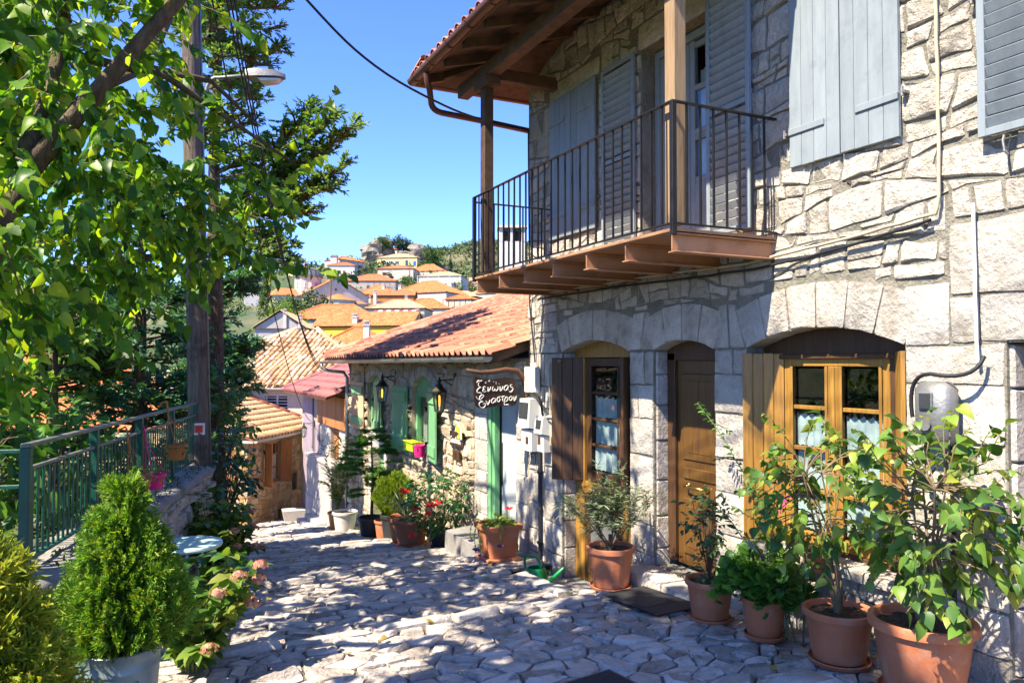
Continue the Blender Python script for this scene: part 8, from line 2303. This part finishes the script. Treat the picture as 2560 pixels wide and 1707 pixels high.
mb.build('bough', mat('branch_red', [(.08, .035, .02), (.14, .065, .035)], scale=8, rough=.7, bump=.6, rand=0), br_, smooth=True)
# lanterns
def lantern(y, label, s=1.0, x0=5.0, out=.36, z=-.36, lit=True, group='wall lanterns of the guesthouse'):
    t = thing('wall_lantern', label, 'lantern', (x0, y, z), 0, group)
    mb = MB(); mb.cbox(x0 - .03, x0, y - .045 * s, y + .045 * s, z - .12 * s, z + .16 * s, .01)
    mb.tube([(x0 - .02, y, z + .06 * s), (x0 - out * .6, y, z + .05 * s), (x0 - out, y, z + .045 * s)], .012 * s, 7); mb.tube(bez((x0 - .02, y, z - .05 * s), (x0 - out * .4, y, z - .02 * s), (x0 - out * .7, y, z + .045 * s), 6), .009 * s, 6)
    mb.build('bracket', M['bronze'], t)
    c = Vector((x0 - out, y, z)); k6 = 6
    prof = [(.012, .10), (.02, .06), (.035, .03), (.02, .0), (.045, -.02), (.075, -.07), (.125, -.12), (.135, -.125), (.135, -.14)]
    mb = MB(); mb.lathe([(r_ * s, z_ * s) for r_, z_ in prof], 6, c); mb.build('cap', M['bronze'], t)
    mb = MB()
    for k in range(k6):
        a = 2 * math.pi * k / k6; A = c + Vector((.118 * s * math.cos(a), .118 * s * math.sin(a), -.14 * s)); Bp = c + Vector((.078 * s * math.cos(a), .078 * s * math.sin(a), -.44 * s)); mb.tube([A, Bp], .007 * s, 5)
    mb.lathe([(.001, -.52 * s), (.018 * s, -.50 * s), (.012 * s, -.475 * s), (.05 * s, -.46 * s), (.085 * s, -.45 * s), (.085 * s, -.435 * s), (.001, -.435 * s)], 6, c); mb.build('frame', M['bronze'], t)
    for k in range(k6):
        a, b = 2 * math.pi * k / k6, 2 * math.pi * (k + 1) / k6
        f = lambda q, r_, zz: c + Vector((r_ * s * math.cos(q), r_ * s * math.sin(q), zz * s))
        MB().add([f(a, .112, -.145), f(b, .112, -.145), f(b, .075, -.435), f(a, .075, -.435)], [(0, 1, 2, 3)]).build('pane', M['glass'], t)
    MB().lathe([(.001, -.36 * s), (.012 * s, -.36 * s), (.016 * s, -.26 * s), (.012 * s, -.20 * s), (.001, -.19 * s)], 10, c).build('bulb', M['bulb'] if lit else M['white_plastic'], t, smooth=True)
    MB().lathe([(.018 * s, -.435 * s), (.018 * s, -.36 * s)], 8, c).build('candle', M['white_plastic'], t)
lantern(12.5, 'lit wall lantern between the right green window and the guesthouse sign', 1.08, out=.30)
lantern(15.95, 'lit wall lantern between the two green windows', 1.08, out=.30)
lantern(23.9, 'small black lantern on the lilac building', .8, 4.93, .34, -1.9, False, None)
# plaque, butterfly, letter box
pl = thing('plaque', 'small dark plaque reading Guesthouse in white', 'sign', (4.97, 12.28, -1.3))
MB().cbox(4.925, 4.955, 11.98, 12.58, -1.44, -1.19, .006).build('board', M['sign_brown'], pl)
cu = bpy.data.curves.new('text', 'FONT'); cu.body = 'Guesthouse'; cu.size = .135; cu.extrude = .002; cu.align_x = 'CENTER'
to = bpy.data.objects.new('text_tmp', cu); COL.objects.link(to); bpy.context.view_layer.update()
me = bpy.data.meshes.new_from_object(to.evaluated_get(bpy.context.evaluated_depsgraph_get())); bpy.data.objects.remove(to); bpy.data.curves.remove(cu)
me.materials.clear(); me.materials.append(M['white_paint'])
obj('lettering', me, pl, Matrix(((0, 0, -1, 4.923), (-1, 0, 0, 12.31), (0, 1, 0, -1.385), (0, 0, 0, 1))) @ Matrix.Scale(.74, 4, (1, 0, 0)) @ Matrix.Scale(1.2, 4, (0, 1, 0)))
bf = thing('butterfly', 'yellow butterfly ornament at the corner of the guesthouse plaque', 'ornament', (4.92, 12.0, -1.18))
for s in (-1, 1):
    for (pts) in ([(0, 0), (.05, .09), (.13, .12), (.14, .05), (.06, -.01)], [(0, 0), (.08, -.03), (.11, -.09), (.05, -.10), (.01, -.04)]):
        V = [(4.905 - abs(a) * .35, 12.0 - s * a, -1.19 + b) for a, b in pts]; V += [(x_ + .006, y_, z_) for x_, y_, z_ in V]; n = len(pts)
        MB().add(V, [tuple(range(n)), tuple(range(n, 2 * n))[::-1]] + [(i, n + i, n + (i + 1) % n, (i + 1) % n) for i in range(n)]).build('wing', M['butterfly'], bf)
MB().tube([(4.9, 12.0, -1.10), (4.9, 12.0, -1.3)], .012, 6).build('body', M['white_paint'], bf)
lb = thing('letter_box', 'small brown wall box under the guesthouse plaque', 'letter box', (4.97, 12.3, -1.6))
MB().cbox(4.92, 4.96, 12.15, 12.45, -1.68, -1.5, .008).build('box', M['wood_dark'], lb); MB().cbox(4.915, 4.92, 12.26, 12.34, -1.64, -1.54, .002).build('emblem', M['bronze'], lb)
# little pots on the window sill of the guesthouse
t = thing('window_box', 'lime green planter on the sill of the right green window', 'planter', (4.9, 14.55, -1.75))
mb = MB(); mb.add([(4.83, 14.28, -1.74), (4.97, 14.28, -1.74), (4.97, 14.80, -1.74), (4.83, 14.80, -1.74), (4.80, 14.24, -1.55), (5.0, 14.24, -1.55), (5.0, 14.84, -1.55), (4.80, 14.84, -1.55)], [(0, 3, 2, 1), (4, 5, 6, 7), (0, 1, 5, 4), (1, 2, 6, 5), (2, 3, 7, 6), (3, 0, 4, 7)]); mb.cbox(4.785, 5.0, 14.22, 14.86, -1.57, -1.545, .006); mb.build('box', M['lime_plastic'], t)
t = thing('plant_pot', 'magenta pot with a small plant beside the lime planter', 'plant pot', (4.88, 14.02, -1.8))
MB().lathe([(.001, 0), (.10, 0), (.125, .20), (.13, .20), (.13, .225), (.115, .225), (.10, .18), (.001, .18)], 24, (4.88, 14.02, -1.80)).build('pot', M['pink_plastic'], t, smooth=True, sharp=40)
Tt = []
for P in twig_cloud((4.88, 14.1, -1.52), (.1, .16, .06), 16, .1): Tt += twig_leaves(P, .05, .025, .1)
scatter(t, 'leaf', 'x', L_OVAL, Tt, M['leaf_bright'], 80)

# ------------------------------------------------------------------ meters, boxes and cables on the house wall
def meter(label, y0, y1, z0, z1, dpt, lower=None):
    t = thing('electric_meter', label, 'electric meter', (4.97, (y0 + y1) / 2, z0), 0, 'meters on the house corner')
    mb = MB(); x1 = 4.966; x0 = x1 - dpt; V = [(x1, y0, z0), (x1, y1, z0), (x1, y1, z1), (x1, y0, z1), (x0, y0 + .01, z0 + .03), (x0, y1 - .01, z0 + .03), (x0 + .03, y1 - .01, z1), (x0 + .03, y0 + .01, z1)]
    mb.add(V, [(0, 1, 2, 3), (4, 7, 6, 5), (0, 4, 5, 1), (1, 5, 6, 2), (2, 6, 7, 3), (3, 7, 4, 0)]); mb.cbox(x1 - .02, x1 + .002, y0 - .02, y1 + .02, z0 - .015, z1 + .015, .004)
    mb.build('case', M['white_plastic'], t)
    zc = z0 + (z1 - z0) * .35; w0, w1 = y0 + .05, y1 - .05
    fx = lambda z: x0 + .03 * (z - z0 - .03) / (z1 - z0 - .03)
    V = [(fx(zc) - .006, w0, zc), (fx(zc) - .006, w1, zc), (fx(z1 - .05) - .006, w1, z1 - .05), (fx(z1 - .05) - .006, w0, z1 - .05)]; V += [(x_ + .01, y_, z_) for x_, y_, z_ in V]
    MB().add(V, [(0, 1, 2, 3), (7, 6, 5, 4), (0, 4, 5, 1), (1, 5, 6, 2), (2, 6, 7, 3), (3, 7, 4, 0)]).build('window', M['dark_glass'], t)
    if lower:
        mb = MB(); mb.cbox(x1 - dpt * .75, x1, y0 + .02, y1 - .04, lower, z0 + .0, .008); o = mb.build('terminal_cover', M['white_plastic'], t)
        MB().box(x1 - dpt * .75 - .003, x1 - dpt * .75 - .0005, y0 + .1, y0 + .18, lower + .1, lower + .2).build('breaker', M['wood_dark'], o)
    return t
meter('larger white electric meter nearer the hanging sign', 9.28, 9.64, -.92, -.50, .19, -1.22)
meter('smaller white electric meter to the right of the larger one', 8.98, 9.22, -.98, -.72, .15, -1.20)
mb = MB(); mb.cbox(4.88, 4.968, 9.30, 9.62, -.42, -.06, .012); mb.tube([(4.9, 9.4, -.06), (4.9, 9.4, -.02)], .018, 8)
tag(mb.build('junction_box', M['white_plastic']), 'plain white cable box mounted above the two electric meters', 'junction box')
mb = MB(); mb.tube([(4.95, 9.28, -1.22), (4.95, 9.28, -2.75)], .026, 8)
for z in (-1.5, -2.0, -2.45): mb.tube([(4.95, 9.24, z), (4.95, 9.32, z)], .030, 8)
tag(mb.build('drain_pipe', M['black_plastic'], None, smooth=True, sharp=50), 'thin black pipe running down from the meters to the ground', 'pipe')
mb = MB()
for k in range(3): mb.tube([Vector((4.9, 9.38 + .06 * math.cos(a) + .05 * k, -1.32 + .09 * math.sin(a))) for a in [i * .52 for i in range(13)]], .005, 5)
mb.tube(bez((4.88, 9.45, -.42), (4.85, 9.05, -.45), (4.9, 9.1, -.72), 8), .016, 7); mb.tube(bez((4.88, 9.35, -.42), (4.84, 9.2, -.38), (4.86, 9.05, -.55), 8), .012, 7); mb.tube(bez((4.9, 8.98, -.75), (4.9, 8.75, -.70), (4.94, 8.82, -.9), 8), .012, 7)
tag(mb.build('loose_wires', M['cable'], None, smooth=True), 'black loops of wire hanging around the electric meters', 'cable')
def wall_cable(label, pts, r, m, sub=4, name='wall_cable'):
    Q = []
    P = [Vector(p) for p in pts]
    for i in range(len(P) - 1):
        for k in range(sub): Q.append(P[i].lerp(P[i + 1], k / sub) + Vector((0, rng.uniform(-.004, .004), rng.uniform(-.006, .006))) * (k > 0))
    Q.append(P[-1])
    return tag(MB().tube(Q, r, 7, False).build(name, M[m], None, smooth=True), label, 'cable')
wall_cable('beige cable crossing the facade under the balcony and up past the shutters', [(4.94, 9.2, .93), (4.94, 8, .93), (4.94, 6.6, .92), (4.94, 5.3, .89), (4.945, 4.6, .94), (4.95, 4.0, .98), (4.95, 3.46, 1.03), (4.95, 3.44, 1.15), (4.955, 3.44, 1.9), (4.955, 3.45, 2.6), (4.955, 3.46, 3.6)], .013, 'beige_cable')
wall_cable('black cable running just below the beige one on the facade', [(4.945, 9.2, .86), (4.945, 7.5, .87), (4.945, 6.0, .84), (4.94, 5.2, .83), (4.94, 4.6, .86), (4.94, 4.0, .92), (4.945, 3.5, .99)], .012, 'cable')
wall_cable('beige conduit beside the left brown shutter', [(4.95, 8.72, .02), (4.95, 8.98, .0), (4.95, 9.02, -.1), (4.95, 8.98, -.7), (4.95, 8.98, -1.1)], .014, 'beige_cable')
wall_cable('grey pipe and wires on the house corner above the meters', [(4.95, 9.62, 3.30), (4.95, 9.60, 2.0), (4.95, 9.58, .8), (4.95, 9.5, .4), (4.95, 9.42, 0.0)], .012, 'cable')
wall_cable('white conduit dropping to the grey meter on the right', [(4.95, 3.20, 1.05), (4.95, 3.195, .6), (4.945, 3.19, .3), (4.94, 3.18, .0)], .012, 'white_paint', 2)
wall_cable('black cable looping over the grey meter', bez((4.93, 3.13, .04), (4.86, 3.14, -.10), (4.84, 3.34, -.09), 6) + bez((4.83, 3.38, -.085), (4.82, 3.62, -.03), (4.87, 3.605, -.38), 8), .014, 'cable', 1)
gm = thing('electric_meter', 'weathered grey metal meter box right of the big window', 'electric meter', (4.97, 3.42, -.5), 0, None)
mb = MB(); mb.cbox(4.80, 4.968, 3.30, 3.57, -.56, -.13, .05); mb.build('case', M['galvan'], gm, smooth=True, sharp=50)
MB().cbox(4.785, 4.80, 3.40, 3.50, -.32, -.20, .004).build('frame', M['galvan'], gm); MB().box(4.780, 4.785, 3.41, 3.49, -.31, -.21).build('window', M['dark_glass'], gm); MB().lathe([(.04, 0), (.04, .012)], 16, (0, 0, 0), M=Matrix.Translation((4.79, 3.45, -.42)) @ Matrix.Rotation(-PIh, 4, 'Y')).build('dial', M['galvan'], gm)
wall_cable('dark pipe below the grey meter going down behind the big plant', [(4.93, 3.36, -.56), (4.93, 3.36, -1.3), (4.93, 3.36, -2.1)], .018, 'cable', 3)
